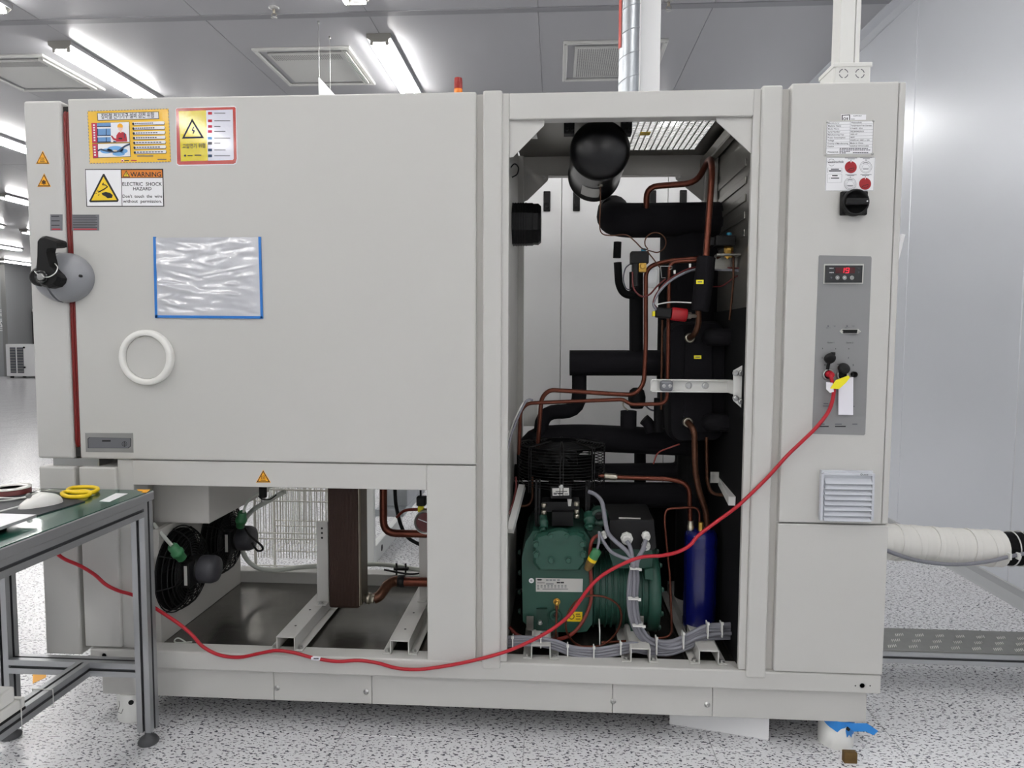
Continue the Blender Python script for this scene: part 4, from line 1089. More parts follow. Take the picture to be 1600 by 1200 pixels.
# fan plate
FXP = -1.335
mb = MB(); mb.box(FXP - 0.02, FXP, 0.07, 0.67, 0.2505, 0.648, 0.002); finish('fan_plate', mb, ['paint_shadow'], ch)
def side_fan(px, py, rad, mpx, mpy):
    c = PX(px, py, FXP + 0.03)
    mb = MB(); cy, cz = c.y, c.z
    for k in range(13):
        rr = rad * (0.28 + 0.72 * k / 12); xx = FXP + 0.055 - 0.05 * max(0, (k - 8) / 4.0) ** 1.6
        mb.tube([(xx, cy + rr * math.cos(a), cz + rr * math.sin(a)) for a in [2 * PI * j / 36 for j in range(36)]], 0.0021, 5, closed=True)
    for j in range(8):
        a = 2 * PI * j / 8 + 0.2
        mb.tube(catmull([(FXP + 0.057, cy + rad * 0.2 * math.cos(a), cz + rad * 0.2 * math.sin(a)), (FXP + 0.057, cy + rad * 0.75 * math.cos(a), cz + rad * 0.75 * math.sin(a)), (FXP + 0.005, cy + rad * 1.02 * math.cos(a), cz + rad * 1.02 * math.sin(a))], 5), 0.0026, 5)
    g = finish('fan_guard', mb, ['black'], ch, 'round black wire fan guard')
    mb = MB(); mb.lathe([(rad * 0.95, 0), (rad * 0.95, 0.006), (rad * 0.9, 0.006)], (FXP, cy, cz), (1, 0, 0), 40); finish('fan_opening', mb, ['black_matte'], g)
    for j in range(5):
        a = 2 * PI * j / 5; mb = MB()
        q = [(FXP + 0.012, cy + rr_ * math.cos(a + w), cz + rr_ * math.sin(a + w)) for rr_, w in ((rad * 0.25, -0.3), (rad * 0.88, -0.15), (rad * 0.88, 0.45), (rad * 0.25, 0.4))]
        q[1] = (FXP + 0.035, q[1][1], q[1][2]); q[0] = (FXP + 0.035, q[0][1], q[0][2])
        mb.extr(q, (0.003, 0, 0)); finish('fan_blade', mb, ['black_matte'], g)
    # motor with junction box and rounded cap, standing out towards the bay
    mb = MB(); x0 = FXP + 0.03
    mb.lathe([(0.05, 0), (0.05, 0.055), (0.047, 0.06)], (x0, cy, cz), (1, 0, 0), 28, 0)
    mb.lathe([(0.047, 0.06), (0.049, 0.064), (0.049, 0.10), (0.043, 0.115), (0.03, 0.121), (0.004, 0.123)], (x0, cy, cz), (1, 0, 0), 28, 1)
    mo = finish('fan_motor', mb, ['black', 'cap_grey'], ch)
    mb = MB(); mb.box(x0 + 0.02, x0 + 0.055, cy - 0.075, cy - 0.03, cz - 0.045, cz + 0.045, 0.004); finish('terminal_box', mb, ['black'], mo)
    mb = MB(); mb.box(x0 + 0.036, x0 + 0.047, cy - 0.0757, cy - 0.0749, cz - 0.034, cz + 0.034); finish('rating_label', mb, ['label_silver'], mo)
    return c, mo
c1, m1 = side_fan(290, 888, 0.150, 318, 890); c2, m2 = side_fan(352, 840, 0.150, 385, 845)
# glands and leads
def gland(a, b, parent):
    a, b = Vector(a), Vector(b); d = (b - a); mb = MB(); L = d.length
    mb.lathe([(0.013, 0), (0.017, 0.1 * L), (0.017, 0.4 * L), (0.021, 0.42 * L), (0.021, 0.62 * L), (0.017, 0.64 * L), (0.016, 0.95 * L), (0.012, L)], a, d, 14, 0); return finish('cable_gland', mb, ['green_plastic'], parent)
gland(P(268, 852, 0.05), P(286, 874, 0.08), m1); gland(P(379, 800, 0.38), P(375, 824, 0.40), m2)
cable(pts((240, 818, 0.10), (255, 837, 0.08), (269, 853, 0.05)), 0.006, 'hose_white', 'fan_lead')
cable(pts((380, 801, 0.38), (390, 780, 0.4), (420, 762, 0.45), (440, 758, 0.5)), 0.005, 'hose_white', 'fan_lead')
cable(pts((383, 825, 0.36), (392, 838, 0.35), (408, 852, 0.35), (410, 859, 0.35), (402, 860, 0.36), (394, 848, 0.37)), 0.004, 'black', 'fan_lead')
cable(pts((445, 768, 0.45), (420, 782, 0.46), (392, 800, 0.50), (376, 830, 0.55), (381, 866, 0.56), (400, 886, 0.57), (430, 891, 0.58), (470, 886, 0.6), (510, 884, 0.62), (560, 882, 0.63), (600, 882, 0.63), (640, 888, 0.63), (670, 892, 0.63)), 0.0095, 'hose_white', 'drain_hose', label='off-white drain hose')
mb = MB(); q = P(411, 772, 0.3); mb.cyl((q.x, 0.3, q.z + 0.03), (q.x, 0.3, q.z - 0.012), 0.014, 14); mb.cyl((q.x, 0.3, q.z - 0.012), (q.x, 0.3, q.z - 0.03), 0.008, 12, 1); finish('drain_spout', mb, ['black', 'steel'], ch)
cable(pts((404, 775, 0.3), (410, 780, 0.29), (422, 780, 0.29), (432, 773, 0.3)), 0.0025, 'black', 'spout_wire')

# plate heat exchanger and its strut
ye = 0.25; a = P(511, 765, ye); b = P(560, 765, ye); z0 = P(530, 951, ye).z; z1 = 0.899
hx = MB(); hx.box(a.x, b.x, ye, 0.345, z0, z1, 0.010, seg=3); he = finish('plate_exchanger', hx, ['hx_brown'], ch, 'tall dark brown plate heat exchanger')
n = 21
for k in range(n):
    x = a.x + 0.008 + (b.x - a.x - 0.016) * k / (n - 1); mb = MB(); mb.box(x - 0.0012, x + 0.0012, ye - 0.0022, ye + 0.002, z0 + 0.012, z1, 0); finish('plate_edge', mb, ['hx_brown'], he)
mb = MB(); mb.box(b.x - 0.001, b.x + 0.006, ye + 0.004, 0.34, z0 + 0.012, z1, 0.002); finish('end_plate', mb, ['hx_side'], he)
mb = MB(); mb.box(b.x - 0.001, b.x + 0.0012, ye - 0.001, ye + 0.005, z0 + 0.012, z1); finish('plate_seam', mb, ['nickel'], he)
s0, s1 = P(495, 900, 0.33).x, P(513, 900, 0.33).x; sz = P(500, 815, 0.33).z
mb = MB(); mb.box(s0, s1, 0.33, 0.335, 0.309, sz, 0.001, seg=1); mb.box(s1 - 0.004, s1, 0.335, 0.38, 0.309, sz); mb.box(s0, s1, 0.30, 0.335, 0.309, 0.313); st = finish('support_strut', mb, ['paint'], ch)
for dy in (0, 0.018, 0.036): 
    mb = MB(); mb.lathe([(0.0042, 0), (0.0042, 0.0006)], ((s0 + s1) / 2, 0.33, sz - 0.025 - dy), (0, -1, 0), 10); finish('slot_hole', mb, ['dark_gap'], st)
bolt(((s0 + s1) / 2, 0.312, 0.313), (0, 0, 1), 0.008, 0.008, st)
s0, s1 = P(655, 900, 0.40).x, P(668, 900, 0.40).x
mb = MB(); mb.box(s0, s1 + 0.02, 0.40, 0.405, 0.309, P(660, 838, 0.4).z, 0.001, seg=1); mb.box(s0, s1, 0.36, 0.405, 0.309, 0.313); finish('support_strut', mb, ['paint'], ch)
# outlet: nickel union, lagged bend, copper line
mb = MB(); q0, q1 = P(568, 934, 0.29), P(584, 936, 0.29); mb.lathe([(0.017, 0), (0.017, 0.012), (0.022, 0.013), (0.022, 0.026), (0.016, 0.027), (0.016, 0.04)], q0, q1 - q0, 10, 0); finish('pipe_union', mb, ['nickel'], ch)
pipe(pts((584, 936, 0.30), (594, 930, 0.31), (606, 914, 0.34), (618, 908, 0.36), (632, 908, 0.36)), 0.0195, 'copper_old', 'lagged_bend', smooth=True)
pipe(pts((630, 909, 0.36), (700, 910, 0.36)), 0.0175, 'copper', 'copper_pipe')
mb = MB(); q = P(627, 908, 0.36); mb.cyl((q.x - 0.012, 0.36, q.z), (q.x + 0.012, 0.36, q.z), 0.0235, 16); finish('hose_clip', mb, ['black'], ch)
mb = MB(); q = P(627, 887, 0.60); mb.box(q.x - 0.03, q.x + 0.03, 0.59, 0.61, q.z - 0.01, q.z + 0.002, 0.003)
for dx in (-0.02, 0.018): mb.tube([(q.x + dx, 0.60, q.z - 0.03), (q.x + dx, 0.60, q.z + 0.018)], 0.004, 8)
finish('pipe_clamp', mb, ['black'], ch)
pipe(pts((599, 755, 0.40), (599, 833, 0.40), (700, 835, 0.40)), 0.0145, 'copper', 'copper_pipe', fr=0.05, n=14)
cable(pts((617, 762, 0.5), (619, 790, 0.5), (627, 822, 0.5), (640, 842, 0.5), (668, 856, 0.5)), 0.0075, 'black', 'flexible_conduit')
cable(pts((620, 808, 0.48), (632, 798, 0.46), (650, 796, 0.45), (668, 797, 0.45)), 0.006, 'red_hose', 'capillary_hose')
q = P(667, 814, 0.30); mb = MB(); mb.lathe([(0.044, 0), (0.044, 0.02), (0.0425, 0.024), (0.041, 0.02), (0.001, 0.018)], (q.x, 0.30, q.z), (0, -1, 0), 32, 0); pg = finish('pressure_gauge', mb, ['steel'], ch)
mb = MB(); mb.lathe([(0.0405, 0.0196), (0.001, 0.0205)], (q.x, 0.30, q.z), (0, -1, 0), 32, 0); mb.beam((q.x - 0.028, 0.2798, q.z + 0.012), (q.x + 0.004, 0.2798, q.z), 0.003, 0.001, 1, up=Vector((0, -1, 0))); finish('gauge_dial', mb, ['dark_red', 'print_white'], pg)
mb = MB(); q = P(657, 785, 0.32); mb.box(q.x - 0.014, q.x + 0.02, 0.31, 0.34, q.z - 0.012, q.z + 0.022, 0.004, 0); mb.box(q.x - 0.008, q.x + 0.012, 0.308, 0.33, q.z - 0.034, q.z - 0.012, 0.002, 1); mb.tube([(q.x, 0.325, q.z + 0.02), (q.x - 0.002, 0.33, q.z + 0.07)], 0.004, 8); finish('sensor_plug', mb, ['black', 'yellow_tag'], ch)
pipe(pts((600, 890, 0.57), (640, 897, 0.58), (668, 893, 0.58)), 0.004, 'black', 'thin_conduit', smooth=True)

# ================================================================== INSIDE THE MACHINE BAY
XI0, XI1 = -0.150, 0.600
# roof sheet with an expanded-metal opening
mx0, mx1, my0, my1 = P(985, 235, 0.61).x - 0.03, 0.533, 0.16, 0.625; zt = 2.034
mb = MB(); mb.box(XI0, mx0, 0.045, 0.72, zt, zt + 0.004); mb.box(mx1, XI1 + 0.05, 0.045, 0.72, zt, zt + 0.004); mb.box(mx0, mx1, 0.045, my0, zt, zt + 0.004); mb.box(mx0, mx1, my1, 0.72, zt, zt + 0.004)
roof = finish('roof_sheet', mb, ['stainless'], ch)
mb = MB(); nx_, ny_ = 13, 24
for i in range(nx_ + 1):
    x = mx0 + (mx1 - mx0) * i / nx_; mb.beam((x, my0, zt + 0.002), (x + 0.0, my1, zt + 0.002), 0.0048, 0.004)
for j in range(ny_ + 1):
    y = my0 + (my1 - my0) * j / ny_; mb.beam((mx0, y, zt + 0.003), (mx1, y, zt + 0.003), 0.0034, 0.003)
me_ = finish('roof_mesh', mb, ['steel'], roof); me_['kind'] = 'stuff'
pr_ = MB(); q = PZ(1008, 208, zt); pr_.box(q.x - 0.018, q.x + 0.018, q.y - 0.02, q.y + 0.02, zt - 0.002, zt - 0.001); finish('caution_tag', pr_, ['yellow'], roof)
# rear frame
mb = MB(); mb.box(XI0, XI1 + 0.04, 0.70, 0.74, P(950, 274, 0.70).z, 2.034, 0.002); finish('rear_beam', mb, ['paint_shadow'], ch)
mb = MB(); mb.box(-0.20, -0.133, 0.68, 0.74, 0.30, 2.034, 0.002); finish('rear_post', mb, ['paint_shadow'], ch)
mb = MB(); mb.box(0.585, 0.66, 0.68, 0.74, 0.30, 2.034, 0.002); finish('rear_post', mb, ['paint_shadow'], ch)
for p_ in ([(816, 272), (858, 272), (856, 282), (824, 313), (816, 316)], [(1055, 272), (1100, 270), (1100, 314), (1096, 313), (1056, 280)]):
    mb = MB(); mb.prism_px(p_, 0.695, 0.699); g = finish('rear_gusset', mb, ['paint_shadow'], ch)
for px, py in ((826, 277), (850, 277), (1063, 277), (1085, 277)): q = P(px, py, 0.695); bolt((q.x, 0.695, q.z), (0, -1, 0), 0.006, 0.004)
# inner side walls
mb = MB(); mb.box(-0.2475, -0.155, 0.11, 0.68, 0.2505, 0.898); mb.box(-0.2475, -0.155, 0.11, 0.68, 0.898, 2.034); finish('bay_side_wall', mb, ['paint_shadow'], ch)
mb = MB(); mb.box(XI1, XI1 + 0.004, 0.024, 0.68, 0.262, 2.034)
sw_ = finish('bay_side_wall', mb, ['stainless'], ch)
for k in range(5):
    mb = MB(); z = 1.86 - k * 0.055; mb.box(XI1 - 0.004, XI1, 0.12, 0.56, z - 0.012, z + 0.012, 0.003, seg=1); finish('wall_rib', mb, ['stainless'], sw_)
mb = MB(); mb.box(XI1 - 0.014, XI1 - 0.001, 0.03, 0.66, 0.262, 1.40, 0.004); finish('wall_lagging', mb, ['foam_dark'], ch)
mb = MB(); mb.beam((XI1 - 0.02, 0.12, 1.99), (XI1 - 0.02, 0.68, 1.99), 0.03, 0.04, bev=0.004); finish('side_beam', mb, ['stainless'], ch)
mb = MB(); mb.box(XI1 - 0.008, XI1 - 0.003, 0.50, 0.68, 1.80, 1.97, 0.001); finish('corner_plate', mb, ['stainless'], ch)
for yy, zz in ((0.54, 1.94), (0.57, 1.90), (0.60, 1.84), (0.53, 1.955)): bolt((XI1 - 0.008, yy, zz), (-1, 0, 0), 0.008, 0.008)
mb = MB(); mb.box(XI0 - 0.05, 0.66, 0.665, 0.672, 0.26, 0.66); finish('rear_cover', mb, ['black_matte'], ch)
mb = MB(); mb.prism_px([(833, 207), (838, 206), (840, 217), (826, 217)], 0.05, 0.052); finish('sheet_tab', mb, ['paint'], ch)
cable(pts((797, 263, 0.2), (804, 256, 0.2), (810, 262, 0.2), (808, 272, 0.2), (800, 277, 0.2)), 0.0022, 'black', 'spare_lead')

# black receiver tank pointing at the viewer
f0 = P(938.5, 231, 0.10); r0 = 46.5 * M_PER(0.10)
mb = MB(); L = 0.36
mb.lathe([(0.004, -0.012), (r0 * 0.5, -0.009), (r0 * 0.8, 0.0), (r0 * 0.95, 0.014), (r0, 0.03), (r0, 0.036), (r0 * 0.975, 0.038), (r0 * 0.975, L), (r0, L + 0.002), (r0, L + 0.012), (r0 * 0.9, L + 0.03), (0.01, L + 0.045)], (f0.x, 0.10, f0.z), (0, 1, 0), 48)
tank = finish('receiver_tank', mb, ['tank_black'], ch, 'glossy black receiver tank seen end-on')
mb = MB(); n = 10; rr = r0 * 0.975 + 0.0008
for k in range(n):
    a, b = -PI * 0.68 + 0.07 * k, -PI * 0.68 + 0.07 * (k + 1)
    mb.add([(f0.x + rr * math.cos(t), y, f0.z + rr * math.sin(t)) for t, y in ((a, 0.26), (b, 0.26), (b, 0.40), (a, 0.40))], [(0, 1, 2, 3)])
finish('tank_label', mb, ['label_silver'], tank)
for px in (890, 980):
    q = P(px, 196, 0.12); mb = MB(); mb.box(q.x - 0.018, q.x + 0.016, 0.12, 0.16, q.z - 0.025, 2.034, 0.002)
    for dz in (-0.012, 0.012):
        for dx in (-0.008, 0.008): mb.hexbolt((q.x + dx, 0.12, q.z + dz), (0, -1, 0), 0.005, 0.006)
    finish('tank_bracket', mb, ['black'], tank)
mb = MB(); q = P(938, 283, 0.20); mb.cyl((q.x, 0.2, q.z + 0.03), (q.x, 0.2, q.z - 0.004), 0.011, 12, 0); mb.lathe([(0.008, 0), (0.008, 0.014)], (q.x, 0.2, q.z - 0.004), (0, 0, -1), 6, 1); finish('tank_valve', mb, ['black', 'nickel'], tank)
loop = [(1024 + 16.5 * math.cos(a), 379 + 15.5 * math.sin(a), 0.21 + 0.002 * k) for k, a in enumerate([2.4 + 2 * PI * j / 14 for j in range(13)])]
cable(pts((938, 292, 0.20), (938, 320, 0.20), (937, 352, 0.20), (941, 365, 0.20), (955, 368, 0.20), (978, 367, 0.20), (992, 377, 0.20), (1003, 388, 0.20)) + pts(*loop) + pts((1012, 392, 0.24), (1022, 406, 0.24), (1031, 418, 0.24)), 0.0021, 'copper_old', 'capillary_tube')

# black motor standing out from the chamber wall
a, b = P(795, 349, 0.30), P(847, 349, 0.30); rz = 33.5 * M_PER(0.30)
mb = MB(); mb.lathe([(rz, 0), (rz, b.x - a.x - 0.03), (rz * 0.96, b.x - a.x - 0.026), (rz * 0.97, b.x - a.x - 0.010), (rz * 0.85, b.x - a.x), (0.01, b.x - a.x)], (a.x - 0.004, 0.33, a.z), (1, 0, 0), 8, a0=PI / 8, smooth=False); fm = finish('circulation_motor', mb, ['black'], ch, 'square-shouldered black fan motor')
for k in range(6):
    x = a.x + 0.012 + k * 0.009; mb = MB(); mb.lathe([(rz * 0.99, 0), (rz * 1.02, 0.001), (rz * 1.02, 0.004), (rz * 0.99, 0.005)], (x, 0.33, a.z), (1, 0, 0), 8, a0=PI / 8, smooth=False); finish('cooling_rib', mb, ['black'], fm)

# ---- foam lagged refrigerant lines
def lag(path, rpx, d, name='lagged_pipe', m='foam', fr=None, label=None, n=18):
    return pipe(pts(*[(x, y, d if z is None else z) for x, y, z in path]), rpx * M_PER(d), m, name, fr=fr, n=n, label=label)
lag([(958, 330, 0.70), (958, 345, 0.48), (1128, 343, 0.48)], 26, 0.48, fr=0.10, label='thick black foam-lagged pipe across the top of the bay')
lag([(948, 316, 0.58), (962, 332, 0.56)], 9, 0.56)
mb = MB(); q = P(1084, 350, 0.46); r1 = 47 * M_PER(0.50)
mb.lathe([(r1 * 0.9, 0), (r1, 0.015), (r1, q.z - P(1084, 700, 0.46).z), (r1 * 0.9, q.z - P(1084, 708, 0.46).z)], (P(1080, 350, 0.56).x, 0.56, q.z + 0.03), (0, 0, -1), 32); finish('lagged_vessel', mb, ['foam'], ch, 'upright black foam-lagged vessel')
lag([(965, 378, None), (964, 403, None)], 6, 0.40, m='foam_dark'); lag([(965, 410, None), (967, 445, None), (975, 460, None), (992, 462, None)], 6, 0.40, m='foam_dark', fr=0.04)
lag([(994, 425, None), (994, 560, None)], 10.5, 0.42, m='foam_dark')
lag([(1037, 445, None), (1034, 600, None)], 8, 0.50, m='foam_dark')
lag([(890, 567, None), (1050, 567, None)], 20, 0.42, label='cut-off black lagged pipe running level')
lag([(905, 580, None), (905, 643, None), (846, 643, None), (845, 712, None)], 11.5, 0.44, fr=0.065)
lag([(828, 740, None), (828, 687, None), (900, 683, None), (1085, 692, None)], 21, 0.46, fr=0.09)
lag([(790, 738, None), (1068, 736, None), (1068, 690, None)], 13, 0.52, fr=0.05)
lag([(790, 772, None), (1080, 774, None), (1092, 900, None)], 20, 0.48, fr=0.07)
lag([(1000, 690, None), (1000, 770, None)], 9, 0.56)
lag([(1120, 640, 0.50), (1130, 760, 0.5), (1124, 960, 0.5)], 22, 0.50, m='foam_dark')
mb = MB(); q = P(1150, 720, 0.42); mb.lathe([(0.05, 0), (0.058, 0.01), (0.058, 0.98), (0.05, 1.0)], (0.525, 0.50, 0.262), (0, 0, 1), 28); finish('accumulator', mb, ['black_matte'], ch, 'upright matt black accumulator')
# lagged plate exchanger with ports
ov = []
for cx, cy, a0 in ((1062, 522, PI), (1118, 520, 1.5 * PI), (1116, 672, 0), (1064, 674, 0.5 * PI)):
    for k in range(7):
        a = a0 + PI / 2 * k / 6; ov.append((cx + 17 * math.cos(a), cy + 19 * math.sin(a)))
mb = MB(); mb.prism_px(ov, 0.28, 0.40, 0, 0.05); lx = finish('lagged_exchanger', mb, ['foam'], ch, 'foam-lagged plate exchanger with rounded ends')
mb = MB(); mb.prism_px([(1070, 512), (1113, 511), (1114, 664), (1108, 676), (1078, 678), (1068, 668)], 0.272, 0.281, 0, 0.04); finish('lagging_cover', mb, ['foam'], lx)
for px, py in ((1078, 528), (1075, 660)):
    q = P(px, py, 0.262); mb = MB(); mb.lathe([(0.0175, 0), (0.0175, 0.014), (0.0155, 0.018), (0.011, 0.019), (0.010, 0.012)], (q.x, 0.275, q.z), (0, -1, 0), 20); finish('port_nut', mb, ['nickel'], lx)
def ytag(px, py, y, parent, w=11.5, h=5.5, tilt=0):
    pr = Print(px, py, 1, y); pr.slab([(-w / 2, -h / 2 + tilt), (w / 2, -h / 2), (w / 2, h / 2), (-w / 2, h / 2 + tilt)], 'yellow_tag', 0.0006); pr.rect(-w * 0.32, -0.8, w * 0.32, 0.8, 'ink_soft', 1.5); pr.build('line_tag', parent)
ytag(1090, 558, 0.272, lx)
for (x0, y0, x1, y1, r_) in ((1108, 527, 1172, 527, 13.5), (1108, 660, 1172, 661, 14.5)):
    lag([(x0, y0, 0.30), (x0 + 6, y0, 0.23), (x1, y1, 0.23)], r_, 0.23, fr=0.06)

# ---- copper lines
CU = 0.0118
pipe(pts((1010, 330, 0.44), (1010, 292, 0.42), (1088, 286, 0.40), (1110, 244, 0.30), (1113, 262, 0.22), (1103, 402, 0.20)), 0.0108, 'copper', 'copper_pipe', fr=0.045, n=14)
mb = MB(); a, b = P(1104, 401, 0.20), P(1094, 486, 0.20); d = b - a
mb.lathe([(0.024, 0), (0.030, 0.003), (0.0315, d.length * 0.4), (0.029, d.length - 0.004), (0.026, d.length)], a, d, 24); sl = finish('pipe_sleeve', mb, ['foam'], ch, 'black foam sleeve on a copper pipe'); ytag(1093.5, 440.5, 0.168, sl, 11.5, 6.5)
pipe(pts((1091, 484, 0.20), (1092, 505, 0.20), (1086, 522, 0.22), (1078, 528, 0.258)), 0.0098, 'copper_old', 'copper_pipe', fr=0.03, n=14)
pipe(pts((1098, 407, 0.23), (1046, 409, 0.23), (1043, 600, 0.23), (1042, 631, 0.23), (985, 632, 0.24), (974, 624, 0.25), (824, 630, 0.26), (813, 642, 0.27), (811, 710, 0.28)), 0.0068, 'copper', 'copper_pipe', fr=0.03)
pipe(pts((1094, 403, 0.28), (1040, 408, 0.28), (1009, 418, 0.28), (1009, 540, 0.27), (1006, 600, 0.26), (992, 617, 0.26), (965, 616, 0.26), (858, 609, 0.26), (846, 622, 0.26), (840, 700, 0.28)), 0.0078, 'copper', 'copper_pipe', fr=0.035)
pipe(pts((1035, 500, 0.26), (1033, 640, 0.26)), 0.0042, 'copper_old', 'copper_pipe')
pipe(pts((1075, 660, 0.258), (1085, 672, 0.22), (1086, 735, 0.21), (1092, 768, 0.22), (1104, 800, 0.24), (1105, 830, 0.26)), 0.0105, 'copper_old', 'copper_pipe', fr=0.05, n=14)
pipe(pts((935, 743, 0.26), (968, 746, 0.26), (1045, 748, 0.26), (1077, 756, 0.26), (1079, 832, 0.26)), 0.0082, 'copper', 'copper_pipe', fr=0.05, n=14)
mb = MB(); a, b = P(944, 744, 0.26), P(966, 746, 0.26); mb.lathe([(0.009, 0), (0.0115, 0.003)] + [(0.0112 + 0.0008 * (k % 2), 0.004 + k * 0.003) for k in range(12)] + [(0.009, 0.045)], a, b - a, 12); finish('braided_coupling', mb, ['nickel'], ch)
pipe(pts((1104, 683, 0.26), (1105, 755, 0.26), (1112, 772, 0.26), (1150, 775, 0.26)), 0.0062, 'copper_old', 'copper_pipe', fr=0.04)
pipe(pts((1093, 822, 0.25), (1093, 792, 0.25), (1040, 795, 0.24), (1038, 815, 0.23), (1047, 905, 0.2), (1050, 995, 0.18), (1000, 1000, 0.17), (940, 1004, 0.16)), 0.0042, 'copper', 'copper_tube', fr=0.03)
cable(pts((1021, 725, 0.30), (1028, 708, 0.3), (1045, 700, 0.3), (1062, 694, 0.3)), 0.0026, 'red_hose', 'capillary_tube')
# brackets
yb = 0.17; a, b = P(1018, 592, yb), P(1153, 591, yb); z0, z1 = P(1060, 613, yb).z, P(1060, 593, yb).z
mb = MB(); mb.box(a.x, b.x, yb + 0.02, yb + 0.024, z0, z1, 0.0006, seg=1); mb.box(a.x, b.x, yb, yb + 0.02, z1 - 0.004, z1, 0.001, seg=1); mb.box(a.x, b.x, yb, yb + 0.02, z0, z0 + 0.004, 0.001, seg=1)
br = finish('pipe_rail', mb, ['white_paint'], ch, 'white channel rail holding the pipes')
mb = MB(); mb.prism_px([(1146, 579), (1162, 570), (1161.5, 640), (1146, 626)], 0.060, 0.064); mb.box(b.x - 0.03, b.x - 0.026, 0.062, yb + 0.02, z0, z1); finish('rail_flange', mb, ['white_paint'], br)
for px, py in ((1149.5, 583), (1158, 583), (1149.5, 622), (1158, 627)): q = P(px, py, 0.060); bolt((q.x, 0.060, q.z), (0, -1, 0), 0.0075, 0.008, br)
for px in (1076, 1102): q = P(px, 602.5, yb + 0.02); bolt((q.x, yb + 0.02, q.z), (0, -1, 0), 0.009, 0.008, br)
q = P(1042, 603, yb - 0.01); mb = MB(); mb.box(q.x - 0.021, q.x + 0.021, yb - 0.012, yb + 0.018, q.z - 0.018, q.z + 0.018, 0.008); cl = finish('pipe_clamp', mb, ['plate_dark'], br)
for dx in (-0.010, 0.010): bolt((q.x + dx, yb - 0.012, q.z), (0, -1, 0), 0.0045, 0.005, br)
mb = MB(); a, b = P(1119, 733, 0.5), P(1146, 783, 0.1); mb.beam(a, b, 0.03, 0.03); finish('diagonal_brace', mb, ['white_paint'], ch)
mb = MB(); q = P(1118, 746, 0.33); mb.box(q.x - 0.018, q.x + 0.022, 0.33, 0.332, q.z - 0.02, q.z + 0.02); finish('barcode_label', mb, ['label_silver'], ch)
mb = MB(); q0 = P(1110, 404, 0.2); mb.box(P(1115, 400, 0.2).x, 0.596, 0.19, 0.193, P(1120, 421, 0.2).z, P(1120, 399, 0.2).z, 0.001); mb.box(P(1115, 400, 0.2).x, 0.596, 0.15, 0.193, P(1120, 402, 0.2).z, P(1120, 399, 0.2).z, 0.001); vb = finish('valve_bracket', mb, ['stainless'], ch)
q = P(1168, 405, 0.15); bolt((q.x, 0.19, q.z), (0, -1, 0), 0.010, 0.010, vb)
# solenoid valves
def valve(px, py, y, w, h, parent=ch):
    q = P(px, py, y); k = M_PER(y); mb = MB(); mb.box(q.x - w / 2 * k, q.x + w / 2 * k, y - 0.02, y + 0.03, q.z - h / 2 * k, q.z + h / 2 * k, 0.004); v = finish('solenoid_valve', mb, ['black'], parent, 'black solenoid coil with blue nut')
    mb = MB(); mb.lathe([(0.0085, 0), (0.0085, 0.009), (0.006, 0.011)], (q.x + w * 0.22 * k, y, q.z + h / 2 * k), (0, 0, 1), 6); finish('coil_nut', mb, ['blue_cap'], v)
    return q, v
q, v1 = valve(999, 403, 0.26, 27, 19)
mb = MB(); mb.box(q.x - 0.004, q.x + 0.022, 0.235, 0.27, q.z - 0.05, q.z - 0.02, 0.003, 0); mb.hexbolt((q.x + 0.008, 0.236, q.z - 0.032), (0, -1, 0), 0.009, 0.012, 0); finish('valve_body', mb, ['brass'], v1)
mb = MB(); mb.box(q.x - 0.024, q.x - 0.004, 0.24, 0.28, q.z - 0.1, q.z - 0.02, 0.004); finish('plug_housing', mb, ['black'], v1)
q, v2 = valve(1132, 377, 0.20, 30, 16)
mb = MB(); mb.box(q.x - 0.03, q.x - 0.055, 0.20, 0.23, q.z - 0.014, q.z + 0.014, 0.003, 0); finish('plug_housing', mb, ['black'], v2)
mb = MB(); mb.hexbolt((q.x + 0.01, 0.19, q.z - 0.05), (0, -0.4, 1), 0.014, 0.03, 0); mb.cyl((q.x + 0.01, 0.2, q.z - 0.06), (q.x + 0.01, 0.2, q.z - 0.015), 0.011, 14); finish('valve_body', mb, ['brass'], v2)
pipe(pts((1120, 404, 0.19), (1143, 390, 0.18), (1146, 400, 0.18), (1146, 440, 0.18), (1140, 500, 0.2)), 0.0036, 'copper_old', 'copper_tube')
# red pressure switch
mb = MB(); a, b, c_, d_ = P(1024, 488, 0.19), P(1049, 490, 0.19), P(1073, 493, 0.19), P(1088, 494, 0.2)
mb.beam(a, b, 0.034, 0.034, bev=0.004); ps = finish('pressure_switch', mb, ['black'], ch, 'red and black pressure switch')
mb = MB(); L = (c_ - b).length; mb.lathe([(0.0205, 0), (0.022, 0.003), (0.022, L - 0.003), (0.019, L)], b, c_ - b, 24); finish('switch_body', mb, ['red'], ps)
mb = MB(); L = (d_ - c_).length; mb.lathe([(0.012, 0), (0.012, L * 0.4), (0.007, L * 0.42), (0.007, L)], c_, d_ - c_, 6, 0, False); finish('switch_nipple', mb, ['nickel'], ps)
mb = MB(); q = P(1022, 490, 0.17); mb.box(q.x - 0.003, q.x + 0.003, 0.17, 0.20, q.z - 0.008, q.z + 0.008); finish('switch_tag', mb, ['yellow_tag'], ps)
